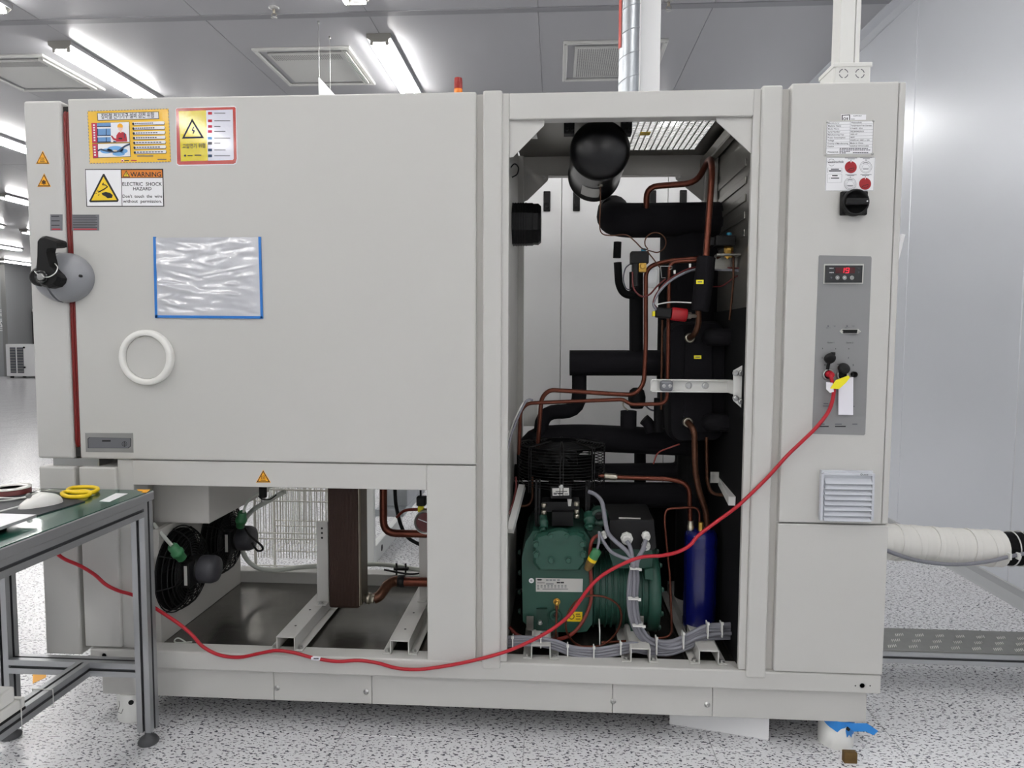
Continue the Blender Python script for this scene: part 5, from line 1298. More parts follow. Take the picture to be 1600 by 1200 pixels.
# wiring
for dy, m_, r_ in ((0, 'cable_grey', 0.0045), (-3.5, 'dark_red', 0.0026)):
    cable(pts((1180, 424 + dy, 0.2), (1140, 422 + dy, 0.19), (1090, 421 + dy, 0.23), (1066, 428 + dy, 0.20), (1042, 443 + dy, 0.19), (1026, 462 + dy, 0.19), (1021, 476 + dy, 0.18), (1026, 484 + dy, 0.18)), r_, m_, 'signal_cable')
cable(pts((988, 425, 0.24), (990, 450, 0.23), (1002, 463, 0.22), (1015, 460, 0.22), (1026, 448, 0.21), (1040, 436, 0.2)), 0.003, 'dark_red', 'signal_cable')
cable(pts((1080, 473, 0.19), (1055, 472, 0.19), (1040, 473, 0.19), (1022, 477, 0.18)), 0.0022, 'tie_white', 'signal_cable')
cable(pts((984, 413, 0.28), (977, 420, 0.28), (974, 436, 0.28), (978, 450, 0.28), (985, 453, 0.28)), 0.0022, 'cable_dark', 'signal_cable')
cable(pts((1112, 448, 0.25), (1130, 446, 0.22), (1150, 432, 0.2), (1175, 425, 0.2)), 0.0026, 'dark_red', 'signal_cable')
for px, py in ((1078, 418), (1054, 428)):
    q = P(px, py, 0.185); mb = MB(); mb.box(q.x - 0.003, q.x + 0.003, 0.18, 0.192, q.z, q.z + 0.012, 0.001); finish('cable_tie', mb, ['tie_white'], ch)
mb = MB(); mb.tube(pts((1032, 416, 0.2), (1050, 416, 0.2), (1050, 420, 0.2), (1046, 421, 0.2)), 0.0012, 5); mb.tube(pts((1032, 416, 0.2), (1034, 434, 0.2), (1040, 434, 0.2)), 0.0012, 5); finish('wire_clip', mb, ['steel'], ch)
mb = MB(); q = P(1019, 436, 0.3); mb.box(q.x - 0.02, q.x + 0.018, 0.30, 0.303, q.z - 0.03, q.z + 0.035, 0.001); finish('valve_plate', mb, ['steel'], ch)
# check valve group on the lower line
q = P(995, 620, 0.36); k = M_PER(0.36)
mb = MB(); mb.lathe([(9 * k, -18 * k), (13 * k, -12 * k), (13.5 * k, 0), (11 * k, 10 * k), (6 * k, 14 * k)], q, (0, 0, 1), 20); lv = finish('expansion_valve', mb, ['black_matte'], ch)
mb = MB(); q2 = P(982, 655, 0.36); mb.lathe([(12.5 * k, -13 * k), (12.5 * k, 13 * k), (10 * k, 13.5 * k)], q2, (0, 0, 1), 22); finish('valve_cup', mb, ['foam'], lv)
lag([(1006, 655, None), (1014, 662, None), (1018, 675, None)], 9, 0.36); lag([(1029, 622, None), (1028, 675, None)], 7, 0.32, m='foam_dark')
mb = MB(); a = P(979, 628, 0.33); mb.tube(catmull([P(975, 622, 0.3), P(974, 634, 0.3), P(981, 641, 0.3)], 4), 0.003, 6); finish('sensing_bulb', mb, ['nickel'], lv)
cable(pts((1008, 633, 0.33), (1016, 640, 0.33), (1026, 642, 0.33)), 0.003, 'cable_dark', 'signal_cable')
cable(pts((832, 625, 0.16), (822, 627, 0.14), (808, 655, 0.12), (796, 690, 0.10), (790, 720, 0.1)), 0.004, 'cable_grey', 'signal_cable'); cable(pts((826, 623, 0.16), (814, 635, 0.13), (800, 668, 0.12), (788, 705, 0.1)), 0.003, 'tie_white', 'signal_cable')
mb = MB(); q = P(826, 650, 0.55); mb.box(q.x - 0.02, q.x + 0.035, 0.55, 0.56, q.z - 0.04, q.z + 0.045, 0.002); finish('junction_plate', mb, ['label_silver'], ch)

# ---- blue filter drier
yf = 0.26; k = M_PER(yf); q = P(1092, 985, yf); h = P(1092, 827, yf).z - q.z; r0 = 25.2 * k
mb = MB(); mb.lathe([(r0 * 0.72, 0), (r0 * 0.93, 0.012), (r0, 0.03), (r0, h - 0.06), (r0 * 0.985, h - 0.057), (r0 * 0.985, h - 0.05), (r0, h - 0.047), (r0 * 0.98, h - 0.018), (r0 * 0.85, h - 0.004), (r0 * 0.6, h), (0.004, h)], (q.x, yf, q.z), (0, 0, 1), 40); fd = finish('filter_drier', mb, ['blue_paint'], ch, 'deep blue cylindrical filter drier')
for px in (1079, 1104): a = P(px, 828, yf); mb = MB(); mb.lathe([(0.0125, -0.004), (0.0125, 0.012), (0.0105, 0.013), (0.0105, 0.03)], (a.x, yf, q.z + h), (0, 0, 1), 10); finish('inlet_nut', mb, ['nickel'], fd)
a = P(1093, 828, yf); mb = MB(); mb.lathe([(0.009, -0.004), (0.009, 0.03), (0.0045, 0.032)], (a.x, yf - 0.02, q.z + h), (0, 0, 1), 6, 0, False); finish('access_valve', mb, ['brass'], fd)
mb = MB(); mb.box(q.x - 0.05, q.x + 0.05, yf - 0.03, yf + 0.05, 0.309, q.z + 0.004, 0.002); finish('drier_stand', mb, ['black'], fd)

# ================================================================== COMPRESSOR
y0c = 0.15
mb = MB(); mb.prism_px([(814, 872), (820, 846), (832, 828), (914, 828), (926, 846), (927, 975), (918, 988), (905, 990), (832, 988), (816, 972)], y0c, 0.46, 0, 0.02)
co = finish('compressor', mb, ['green'], ch, 'green semi-hermetic piston compressor')
mb = MB(); mb.prism_px([(833, 846), (838, 838), (850, 834), (904, 834), (913, 838), (916, 846), (916, 880), (906, 893), (842, 893), (833, 882)], y0c - 0.045, y0c + 0.002, 0, 0.10); finish('cylinder_head', mb, ['green'], co)
for px, py in ((838, 850), (910, 850), (838, 866), (911, 866), (861, 875), (888, 875)): q = P(px, py, y0c - 0.045); bolt((q.x, y0c - 0.044, q.z), (0, -1, 0), 0.0098, 0.013, co, 'green')
mb = MB(); mb.prism_px([(855, 838), (860, 832), (870, 829), (880, 829), (888, 833), (892, 838), (886, 845), (874, 849), (862, 845)], y0c - 0.062, y0c - 0.03, 0, 0.05); finish('head_flange', mb, ['green'], co)
for px in (861, 885): q = P(px, 837, y0c - 0.062); bolt((q.x, y0c - 0.062, q.z), (0, -1, 0), 0.0075, 0.010, co, 'green')
for py in (863, 895, 925, 955): q = P(813, py, 0.2); mb = MB(); mb.hexbolt((q.x, 0.2, q.z), (-1, 0, 0), 0.008, 0.008); finish('bolt', mb, ['green_dark'], co)
mb = MB(); mb.prism_px([(838, 952), (855, 952), (855, 985), (838, 985)], y0c - 0.012, y0c + 0.01); finish('foot_boss', mb, ['green_dark'], co)
q = P(844, 974, y0c - 0.012); bolt((q.x, y0c - 0.012, q.z), (0, -0.4, 1), 0.006, 0.012, co)
# rating plate (no code), round sticker, yellow sticker
S = 1600 / 110.0; pr = Print(820, 885, S, y0c)
pr.slab([(250, 262), (1320, 280), (1312, 582), (252, 570)], 'label_silver', 0.001); pr.lift = 0.0011
pr.poly([(270, 298), (300, 284), (370, 284), (398, 300), (370, 316), (300, 316)], 'ink', 1)
for x in (480, 560, 640, 735): pr.rect(x, 296, x + 62, 316, 'ink_soft', 1)
for x in (725, 812): pr.rect(x, 348, x + 78, 382, 'ink', 1)
pr.rect(280, 366, 452, 378, 'ink', 1); pr.rect(480, 384, 655, 402, 'ink_soft', 1)
for j in range(3):
    for i in range(9): pr.rect(280 + i * 78, 420 + j * 26, 325 + i * 78, 432 + j * 26, 'ink_soft', 1)
pr.rect(280, 500, 335, 514, 'ink', 1); pr.rect(400, 506, 985, 518, 'ink_soft', 1)
pr.build('rating_plate', co, 'silver rating plate on the compressor')
pr = Print(820, 885, S, y0c); pr.circ(150, 322, 58, 'print_white', 1); pr.text('IE', 122, 342, 178, 42, 'ink_soft', 2); pr.build('round_sticker', co)
pr = Print(780, 760, 4, y0c); pr.slab([(426, 782), (520, 784), (518, 846), (424, 843)], 'yellow', 0.0005); pr.ring(452, 812, 19, 5, 'ink', 1, 16); pr.rect(478, 795, 506, 800, 'ink', 1); pr.rect(480, 808, 510, 813, 'ink', 1); pr.rect(478, 826, 506, 830, 'ink', 1); pr.build('oil_sticker', co)
q = P(868, 961, y0c); mb = MB(); mb.lathe([(0.021, 0), (0.021, 0.010), (0.018, 0.013), (0.012, 0.012), (0.011, 0.004)], (q.x, y0c, q.z), (0, -1, 0), 24); finish('sight_glass_ring', mb, ['green'], co)
mb = MB(); mb.lathe([(0.0115, 0.003), (0.001, 0.005)], (q.x, y0c, q.z), (0, -1, 0), 20); finish('sight_glass', mb, ['black_gloss'], co)
q = P(870, 940, y0c); mb = MB(); mb.hexbolt((q.x, y0c, q.z), (0, -1, 0), 0.009, 0.012); mb.cyl((q.x, y0c - 0.018, q.z + 0.006), (q.x, y0c - 0.018, q.z - 0.018), 0.007, 10); finish('flare_fitting', mb, ['brass'], co)
# motor end: ribbed barrel with end flange
cy, cz = 0.305, P(970, 918, 0.305).z; k = M_PER(0.17); r0 = 0.138
xa, xb, xc = P(922, 918, 0.17).x, P(1016, 918, 0.17).x, P(1036, 918, 0.17).x
mb = MB(); mb.lathe([(r0 * 0.93, 0), (r0 * 0.93, xb - xa)], (xa, cy, cz), (1, 0, 0), 40); ba = finish('motor_barrel', mb, ['green'], co)
for j in range(9):
    x = xa + 0.012 + j * 0.0206; mb = MB(); mb.lathe([(r0 * 0.92, 0), (r0, 0.002), (r0, 0.006), (r0 * 0.92, 0.009)], (x, cy, cz), (1, 0, 0), 40); finish('cooling_fin', mb, ['green'], co)
mb = MB(); mb.lathe([(r0 * 1.0, 0), (r0 * 1.06, 0.004), (r0 * 1.06, xc - xb - 0.006), (r0 * 0.98, xc - xb)], (xb - 0.004, cy, cz), (1, 0, 0), 40); finish('end_flange', mb, ['green'], co)
for j in range(10):
    a = 2 * PI * j / 10 + 0.3; bolt((xc - 0.004, cy + r0 * 0.98 * math.cos(a), cz + r0 * 0.98 * math.sin(a)), (1, 0, 0), 0.008, 0.008, co, 'green')
mb = MB(); mb.prism_px([(953, 858), (1018, 858), (1020, 868), (1018, 892), (1010, 888), (960, 888), (952, 866)], 0.17, 0.36); finish('terminal_pad', mb, ['green'], co)
mb = MB(); mb.prism_px([(1008, 890), (1020, 888), (1020, 906), (1008, 905)], 0.155, 0.2); finish('casting_rib', mb, ['green'], co)
mb = MB(); mb.prism_px([(984, 940), (996, 940), (994, 1000), (986, 1000)], 0.16, 0.24); finish('casting_rib', mb, ['green'], co)
mb = MB(); mb.box(xa - 0.22, xa - 0.13, 0.2, 0.42, 0.305, P(868, 988, 0.2).z + 0.01, 0.004); mb.box(xb - 0.06, xb + 0.0, 0.2, 0.42, 0.305, cz - 0.09, 0.004); finish('compressor_foot', mb, ['black'], co)
for px in (828, 1000): mb = MB(); q = P(px, 985, 0.14); mb.box(q.x - 0.012, q.x + 0.012, 0.138, 0.142, 0.309, q.z + 0.05, 0.001); finish('mount_strap', mb, ['stainless'], co)
# terminal box with cable glands
mb = MB(); mb.prism_px([(952, 812), (1022, 812), (1026, 856), (1020, 860), (953, 857)], 0.12, 0.34, 0, 0.02); tb = finish('terminal_box', mb, ['black'], ch, 'black compressor terminal box')
a, b = P(953, 811, 0.13), P(1021, 811, 0.13); zt_ = P(960, 792, 0.3).z
mb = MB(); mb.extr([(a.x, 0.125, a.z), (a.x + 0.01, 0.30, zt_), (a.x + 0.01, 0.34, zt_), (a.x, 0.34, a.z)], (b.x - a.x - 0.004, 0, 0)); finish('box_lid', mb, ['black'], tb)
mb = MB(); q = P(984, 811, 0.13); mb.box(q.x - 0.036, q.x + 0.036, 0.132, 0.134, q.z, q.z + 0.004); finish('lid_sticker', mb, ['label_silver'], tb)
for px, py, r_ in ((979, 840, 0.0205), (1009, 836, 0.0145), (1009, 851, 0.0145), (944, 834, 0.011)):
    q = P(px, py, 0.12); mb = MB(); mb.lathe([(r_, 0), (r_, 0.012), (r_ * 0.88, 0.013), (r_ * 0.88, 0.022), (r_ * 0.62, 0.028), (r_ * 0.55, 0.024)], (q.x, 0.122, q.z), (0, -1, -0.15), 8, 0, False); finish('cable_gland', mb, ['tie_white'], tb)
# valves on top
q = P(936, 806, 0.2); mb = MB(); mb.lathe([(0.032, 0), (0.032, 0.045), (0.028, 0.05), (0.014, 0.05), (0.013, 0.03), (0.001, 0.03)], (q.x, 0.22, q.z), (0, -1, 0), 24); finish('service_valve', mb, ['green_dark'], co)
mb = MB(); q = P(936, 806, 0.166); mb.lathe([(0.013, 0), (0.001, 0.0008)], (q.x, 0.17, q.z), (0, -1, 0), 16); finish('valve_bore', mb, ['black'], co)
for px, py, r_ in ((921, 818, 0.018), (848, 822, 0.014)):
    q = P(px, py, 0.14); mb = MB(); mb.lathe([(r_, 0), (r_, 0.02), (r_ * 1.15, 0.022), (r_ * 1.15, 0.03), (r_ * 0.9, 0.032), (r_ * 0.9, 0.05)], (q.x, 0.19, q.z + 0.02), (0.1, -0.75, -0.6), 14); mb.hexbolt((q.x, 0.145, q.z - 0.008), (0.1, -0.75, -0.6), r_ * 0.7, 0.014); finish('shutoff_valve', mb, ['green'], co)
mb = MB(); mb.prism_px([(826, 830), (925, 830), (932, 812), (940, 820), (944, 850), (926, 850)], 0.2, 0.44); finish('valve_deck', mb, ['green_dark'], co)
# black fan bracket and motor block on top
for px, py0, py1, w in ((838, 750, 832, 4), (843, 750, 830, 3), (917, 752, 822, 4), (921, 752, 820, 3)):
    a, b = P(px, py0, 0.20), P(px, py1, 0.20); mb = MB(); mb.box(a.x - w * 0.5 * k, a.x + w * 0.5 * k, 0.20, 0.225, b.z, a.z); finish('bracket_post', mb, ['black'], co)
for pp in ([(862, 800), (896, 800), (896, 822), (862, 822)], [(846, 784), (906, 784), (906, 800), (846, 800)], [(860, 760), (894, 760), (893, 779), (860, 779)]):
    mb = MB(); mb.prism_px(pp, 0.165 if pp[0][0] != 846 else 0.19, 0.26, 0, 0.03); finish('bracket_block', mb, ['black'], co)
for px, py in ((850, 789), (901, 787), (850, 800), (901, 799), (850, 808), (901, 806)): q = P(px, py, 0.188); mb = MB(); mb.cyl((q.x, 0.185, q.z - 0.007), (q.x, 0.185, q.z + 0.007), 0.0095, 10); finish('spacer_nut', mb, ['nickel'], co)
pr = Print(800, 680, 10, 0.165); pr.slab([(628, 830), (888, 822), (892, 938), (634, 946)], 'label_silver', 0.0005)
for y_, x0_, x1_ in ((872, 680, 860), (900, 650, 800), (915, 650, 700), (912, 720, 790), (912, 820, 880)): pr.rect(x0_, y_, x1_, y_ + 12, 'ink', 1)
pr.build('motor_label', co)
mb = MB(); mb.prism_px([(886.5, 780), (893.5, 780), (892, 791), (888, 791)], 0.186, 0.1865); finish('paper_tab', mb, ['label_silver'], co)
# fan cage
yc = 0.32; k2 = M_PER(yc); c = P(877, 725, yc); R0 = 66.5 * k2 * 1.0; zt1 = P(877, 693, yc).z; zb1 = P(877, 752, yc).z
mb = MB(); nr = 14
for j in range(nr):
    z = zb1 + (zt1 - zb1) * j / (nr - 1); rr = R0 if j > 0 else R0 * 0.94
    mb.tube([(c.x + rr * math.cos(a), yc + rr * math.sin(a), z) for a in [2 * PI * i / 44 for i in range(44)]], 0.0016, 5, closed=True)
for j in range(9):
    rr = R0 * (0.97 - 0.07 * j); mb.tube([(c.x + rr * math.cos(a), yc + rr * math.sin(a), zt1 + 0.012 * (j / 8)) for a in [2 * PI * i / 40 for i in range(40)]], 0.0016, 5, closed=True)
for j in range(8):
    a = 2 * PI * j / 8 - PI / 2
    for da in (-0.035, 0.035):
        ca, sa = math.cos(a + da), math.sin(a + da)
        mb.tube([(c.x + (R0 + 0.002) * ca, yc + (R0 + 0.002) * sa, zb1 - 0.02), (c.x + (R0 + 0.002) * ca, yc + (R0 + 0.002) * sa, zt1 + 0.002), (c.x + R0 * 0.35 * ca, yc + R0 * 0.35 * sa, zt1 + 0.014)], 0.0021, 6)
cage = finish('fan_cage', mb, ['black'], ch, 'drum-shaped black wire fan cage on the compressor')
mb = MB(); mb.lathe([(0.045, -0.10), (0.045, -0.02), (0.06, -0.015), (0.06, 0.03), (0.05, 0.045), (0.01, 0.05)], (c.x, yc, (zt1 + zb1) / 2), (0, 0, 1), 28); finish('hub_motor', mb, ['black'], cage)
for j in range(6):
    a = 2 * PI * j / 6; mb = MB()
    q = [Vector((c.x + r_ * math.cos(a + w), yc + r_ * math.sin(a + w), (zt1 + zb1) / 2 + h_)) for r_, w, h_ in ((0.05, -0.4, 0.03), (0.125, -0.3, 0.035), (0.125, 0.3, -0.02), (0.05, 0.4, -0.02))]
    mb.extr(q, (0, 0, 0.002)); finish('fan_blade', mb, ['black_matte'], cage)
q = P(877, 761, yc - R0 - 0.004); bolt((q.x, yc - R0 - 0.002, q.z), (0, -1, 0), 0.006, 0.006, cage)
# hoses and thin tubes on the compressor
cable(pts((946, 834, 0.13), (930, 839, 0.12), (923, 852, 0.115), (922, 880, 0.13), (924, 915, 0.14), (922, 945, 0.135), (908, 975, 0.12), (890, 993, 0.12), (868, 999, 0.13), (840, 998, 0.16), (812, 994, 0.18), (796, 980, 0.2)), 0.0062, 'red_hose', 'oil_hose', label='dark red oil return hose')
cable(pts((870, 946, 0.125), (869, 975, 0.115), (869, 1000, 0.11), (876, 1008, 0.11), (905, 1010, 0.12), (940, 1008, 0.13), (962, 990, 0.13), (971, 965, 0.125), (965, 945, 0.12), (945, 933, 0.115), (920, 931, 0.11), (900, 940, 0.105), (886, 962, 0.105), (885, 985, 0.11), (895, 1002, 0.12), (908, 1010, 0.125)), 0.0036, 'copper', 'copper_tube')
cable(pts((936, 830, 0.1), (936, 845, 0.09), (933, 858, 0.085)), 0.0042, 'cable_grey', 'sensor_lead')
a, b = P(934, 858, 0.085), P(917, 890, 0.10); mb = MB(); d = b - a; L = d.length
mb.lathe([(0.008, 0), (0.0155, 0.006), (0.0155, L * 0.42)], a, d, 14, 0); mb.lathe([(0.0155, L * 0.42), (0.0155, L * 0.56)], a, d, 14, 1); mb.lathe([(0.0155, L * 0.56), (0.014, L * 0.75), (0.010, L)], a, d, 14, 2); finish('oil_sensor', mb, ['green_plastic', 'yellow', 'rust'], ch, 'green and brown oil sensor plug')
cable(pts((936, 967, 0.12), (937, 985, 0.12), (937, 1008, 0.12)), 0.0022, 'tie_white', 'thin_wire')
pipe(pts((832, 745, 0.3), (832, 780, 0.28), (826, 790, 0.28), (795, 792, 0.26)), 0.0042, 'copper_old', 'copper_tube', fr=0.03)
pipe(pts((806, 745, 0.2), (806, 765, 0.2), (800, 790, 0.2), (792, 810, 0.18)), 0.0035, 'dark_red', 'signal_cable', smooth=True)
mb = MB(); a, b = P(816, 760, 0.3), P(797, 830, 0.15); mb.beam(a, b, 0.022, 0.022); finish('diagonal_brace', mb, ['white_paint'], ch)

# ---- grey cable harness: four cables drop from the box and turn right, a flatter set runs to the left
H = [((979, 845), -7.0), ((1009, 843), 7.0), ((1008, 855), 3.0), ((938, 832), -3.0)]
for i, ((sx_, sy_), off) in enumerate(H):
    o = off * 0.85
    path = [(sx_, sy_, 0.09)]
    if i == 3: path = [(920, 768, 0.17), (932, 774, 0.15), (941, 786, 0.13), (945, 810, 0.10), (950, 832, 0.09), (962, 846, 0.09), (980, 862, 0.085)]
    elif i == 0: path += [(985, 856, 0.085)]
    else: path += [(1003, 862, 0.085)]
    path += [(992 + o * 0.6, 880, 0.08), (990 + o, 905, 0.08), (988 + o, 935, 0.08), (992 + o, 968, 0.08), (1003 + o * 0.8, 992 - o * 0.3, 0.085), (1022, 1006 - o * 0.9, 0.09), (1050, 1008 - o, 0.095), (1078, 996 - o, 0.10), (1104, 984 - o, 0.11), (1135, 982 - o, 0.12), (1170, 980 - o, 0.13)]
    cable(pts(*path), 0.0072, 'cable_grey', 'power_cable')
cable(pts((936, 832, 0.1), (944, 848, 0.095), (955, 862, 0.09), (970, 870, 0.09), (988, 878, 0.078), (991, 900, 0.07), (990, 935, 0.07), (994, 970, 0.07), (1008, 998, 0.075), (1035, 1012, 0.08), (1060, 1012, 0.085), (1090, 996, 0.09), (1125, 990, 0.10), (1170, 990, 0.12)), 0.006, 'cable_grey', 'power_cable')
for o, m_ in ((-6, 'cable_grey'), (-2, 'cable_grey'), (2.5, 'cable_grey'), (6.5, 'cable_grey')):
    cable(pts((788, 1003 + o, 0.06), (810, 1001 + o, 0.06), (845, 1003 + o * 0.9, 0.06), (870, 1008 + o, 0.062), (895, 1017 + o, 0.062), (930, 1020 + o, 0.062), (965, 1015 + o * 1.1, 0.065), (990, 1011 + o, 0.07), (1015, 1016 + o * 0.8, 0.08), (1045, 1016 + o, 0.09), (1075, 1006 + o, 0.095), (1105, 992 + o, 0.11), (1170, 994 + o * 0.5, 0.13)), 0.006, m_, 'power_cable')
for px, py, y_, vert, w in ((992, 889, 0.066, 1, 15), (990, 936, 0.058, 1, 17), (997, 978, 0.06, 1, 17), (801, 1004, 0.052, 0, 17), (845, 1004, 0.05, 0, 17), (887, 1017, 0.05, 0, 17), (928, 1020, 0.05, 0, 17), (970, 1014, 0.052, 0, 18), (1026, 1010, 0.066, 0, 26), (1068, 1002, 0.074, 0, 25), (1106, 986, 0.09, 0, 24), (1128, 985, 0.1, 0, 22)):
    mb = MB(); h_ = w / 2; kk = M_PER(y_)
    q = P(px, py, y_)
    if vert: mb.box(q.x - h_ * kk, q.x + h_ * kk, y_ - 0.006, y_ + 0.03, q.z - 0.002, q.z + 0.002, 0.001, seg=1); mb.box(q.x + h_ * kk - 0.004, q.x + h_ * kk + 0.006, y_ - 0.008, y_ + 0.0, q.z - 0.004, q.z + 0.004, 0.001, seg=1)
    else: mb.box(q.x - 0.002, q.x + 0.002, y_ - 0.006, y_ + 0.03, q.z - h_ * kk, q.z + h_ * kk, 0.001, seg=1); mb.box(q.x - 0.004, q.x + 0.004, y_ - 0.008, y_ + 0.0, q.z + h_ * kk - 0.003, q.z + h_ * kk + 0.006, 0.001, seg=1)
    finish('cable_tie', mb, ['tie_white'], ch)
cable(pts((290, 1003, 0.075), (279, 997, 0.08), (273, 1000, 0.075), (276, 1004, 0.073), (300, 1003, 0.075)), 0.0022, 'hose_white', 'thin_wire')

# ================================================================== LOOSE THINGS ON AND AROUND THE MACHINE
# red cable
rc = thing('red_cable', P(700, 1040, -0.02), 'red cable draped across the machine from a socket down to the base', 'cable')
mb = MB()
path = pts((1294, 584, -0.016), (1298, 587, -0.026), (1301, 600, -0.028), (1303, 612, -0.028), (1296, 640, -0.028), (1278, 665, -0.026), (1255, 688, -0.024), (1230, 712, -0.02), (1203, 742, -0.016), (1175, 770, -0.016), (1150, 793, -0.016), (1120, 815, -0.016), (1092, 836, -0.016), (1078, 852, -0.016), (1060, 862, -0.016), (1035, 868, -0.016), (1000, 871, -0.016), (965, 885, -0.016), (940, 900, -0.016), (922, 917, -0.016), (904, 942, -0.016), (886, 965, -0.016), (855, 988, -0.016), (820, 1006, -0.016), (785, 1020, -0.014), (740, 1032, -0.010), (700, 1040, -0.010), (655, 1046, -0.010), (620, 1044, -0.010), (590, 1036, -0.010), (560, 1032, -0.010), (525, 1033.5, -0.010), (490, 1028, -0.008), (460, 1020, -0.008), (432, 1016.5, -0.008), (405, 1021, -0.008), (375, 1027, -0.008), (345, 1024, -0.008), (318, 1011, -0.008), (300, 992, -0.008), (280, 975, -0.008), (250, 955, -0.01), (213, 932, -0.015), (185, 923, -0.02), (165, 913, -0.025), (148, 898, -0.03), (125, 884, -0.035), (100, 873, -0.04), (86, 861, -0.05), (70, 838, -0.06), (62, 815, -0.07))
mb.tube(catmull(path, 5), 0.0056, 10); finish('sheath', mb, ['red_cable'], rc)
mb = MB(); a = P(1294, 584, -0.008); mb.lathe([(0.0105, 0), (0.0105, 0.012), (0.009, 0.014), (0.009, 0.022)], a, (0.1, -1, -0.15), 14); finish('plug', mb, ['red_cable'], rc)
mb = MB(); mb.prism_px([(1291, 597), (1301, 598), (1303, 612), (1297, 614), (1291, 608)], -0.036, -0.0355); finish('white_tag', mb, ['paper'], rc)
mb = MB(); mb.prism_px([(1297, 607), (1306, 594), (1326, 586.5), (1328, 590), (1322, 598), (1311, 608)], -0.040, -0.0393); finish('yellow_tag', mb, ['yellow_tag'], rc)
mb = MB(); a, b = P(487, 1028, -0.008), P(501, 1029.5, -0.008); mb.tube([a, b], 0.0066, 10); finish('marker_sleeve', mb, ['paper'], rc)
pr = Print(494, 1029, 1, -0.0146); pr.rect(-4, -1.2, 4, 1, 'ink_soft', 0); pr.build('marker_print', rc)

# clear document sleeve taped to the chamber
S = 4.0; K2 = lambda x, y: (x, y)
ds = thing('document_sleeve', P(325, 497, -0.004), 'crinkled clear plastic document sleeve edged with blue tape', 'document sleeve')
NX, NY = 110, 82; mb = MB(); vs = []
tl, tr, br_, bl = P(240.5, 371.5), P(406, 370.5), P(408.5, 495), P(243.5, 493)
random.seed(5)
bumps = [(random.random(), random.random(), random.uniform(0.04, 0.2), random.uniform(0.012, 0.045), random.uniform(-0.3, 0.35), random.uniform(-0.003, 0.0042)) for _ in range(85)]
def hgt(u, v):
    h = 0.0
    for (cu, cv, wu, wv, sl_, am) in bumps:
        du = (u - cu) / wu; dv = (v - cv - sl_ * (u - cu)) / wv
        e = du * du + dv * dv
        if e < 6: h += am * math.exp(-e)
    edge = min(u, 1 - u, v, 1 - v) * 14
    return max(-0.0015, h) * min(1, edge)
for j in range(NY + 1):
    for i in range(NX + 1):
        u, v = i / NX, j / NY
        p = (tl * (1 - u) + tr * u) * (1 - v) + (bl * (1 - u) + br_ * u) * v
        vs.append((p.x, -0.0035 - hgt(u, v), p.z))
W1 = NX + 1
mb.add(vs, [(j * W1 + i, (j + 1) * W1 + i, (j + 1) * W1 + i + 1, j * W1 + i + 1) for j in range(NY) for i in range(NX)], 0, True)
finish('plastic_sheet', mb, ['film'], ds)
for q_ in ([(239, 370), (243, 370), (246, 497), (242, 497)], [(242.5, 492.5), (410, 494), (410, 498), (242.5, 496.5)], [(403.5, 370), (407, 370), (410.5, 497), (407, 497)]):
    mb = MB(); mb.prism_px(q_, -0.0045, -0.0002); finish('tape_strip', mb, ['blue_tape'], ds, 'blue tape strip')

# white board lying under the machine on the right
a, b = PZ(1046, 1131, 0.0), PZ(1201, 1156, 0.0)
mb = MB(); mb.extr([(a.x, a.y, 0), (b.x, b.y, 0), (b.x, b.y, 0.093), (a.x, a.y, 0.093)], (0.001, 0.005, 0))
tag(finish('white_board', mb, ['white_panel']), 'thin white board standing under the base skirt near the blue-filmed foot', 'board')

# ------------------------------------------------------------------ workbench at the left
TZ = 0.815; c = PZ(241, 765.5, TZ); TX1_, TY1_ = c.x, c.y; TX0_, TY0_ = TX1_ - 0.56, TY1_ - 1.30
bench = thing('workbench', ((TX0_ + TX1_) / 2, (TY0_ + TY1_) / 2, 0), 'narrow aluminium profile workbench with a green top at the left edge', 'table')
def profile(a, b, w, name, up=Vector((0, 0, 1))):
    a, b = Vector(a), Vector(b); mb = MB(); d = (b - a).normalized(); sx_ = d.cross(up).normalized(); uz = sx_.cross(d); h_ = w / 2; g = 0.0045; dp = 0.008
    ring = []
    for q in range(4):
        ca, sa = math.cos(PI / 2 * q), math.sin(PI / 2 * q)
        for (x, y) in ((h_, -h_), (h_, -g), (h_ - dp, -g), (h_ - dp, g), (h_, g)): ring.append((x * ca - y * sa, x * sa + y * ca))
    n = len(ring); vs = [a + sx_ * x + uz * y for x, y in ring] + [b + sx_ * x + uz * y for x, y in ring]
    fs = []; ms = []
    for i in range(n):
        j = (i + 1) % n; mb.add([vs[i], vs[j], vs[n + j], vs[n + i]], [(0, 1, 2, 3)], 1 if i % 5 in (1, 2, 3) else 0)
    inner = [i for i in range(n) if True]
    mb.add(vs[:n], [tuple(reversed(range(n)))]); mb.add(vs[n:], [tuple(range(n))])
    return finish(name, mb, ['aluminium', 'aluminium_dark'], bench)
w = 0.045; lx1 = TX1_ - w / 2 - 0.004; ly1, ly0 = TY1_ - w / 2 - 0.006, TY0_ + w / 2; lx0 = P(27, 950, ly1 + w / 2).x - w / 2
for x in (lx0, lx1):
    for y in (ly0, ly1):
        profile((x, y, 0.045), (x, y, TZ - 0.03), w, 'leg', Vector((0, 1, 0)))
        mb = MB(); mb.lathe([(0.030, 0), (0.032, 0.006), (0.024, 0.018), (0.012, 0.022), (0.008, 0.046)], (x, y, 0), (0, 0, 1), 20); finish('levelling_foot', mb, ['aluminium_dark'], bench)
zf = TZ - 0.03 - w / 2
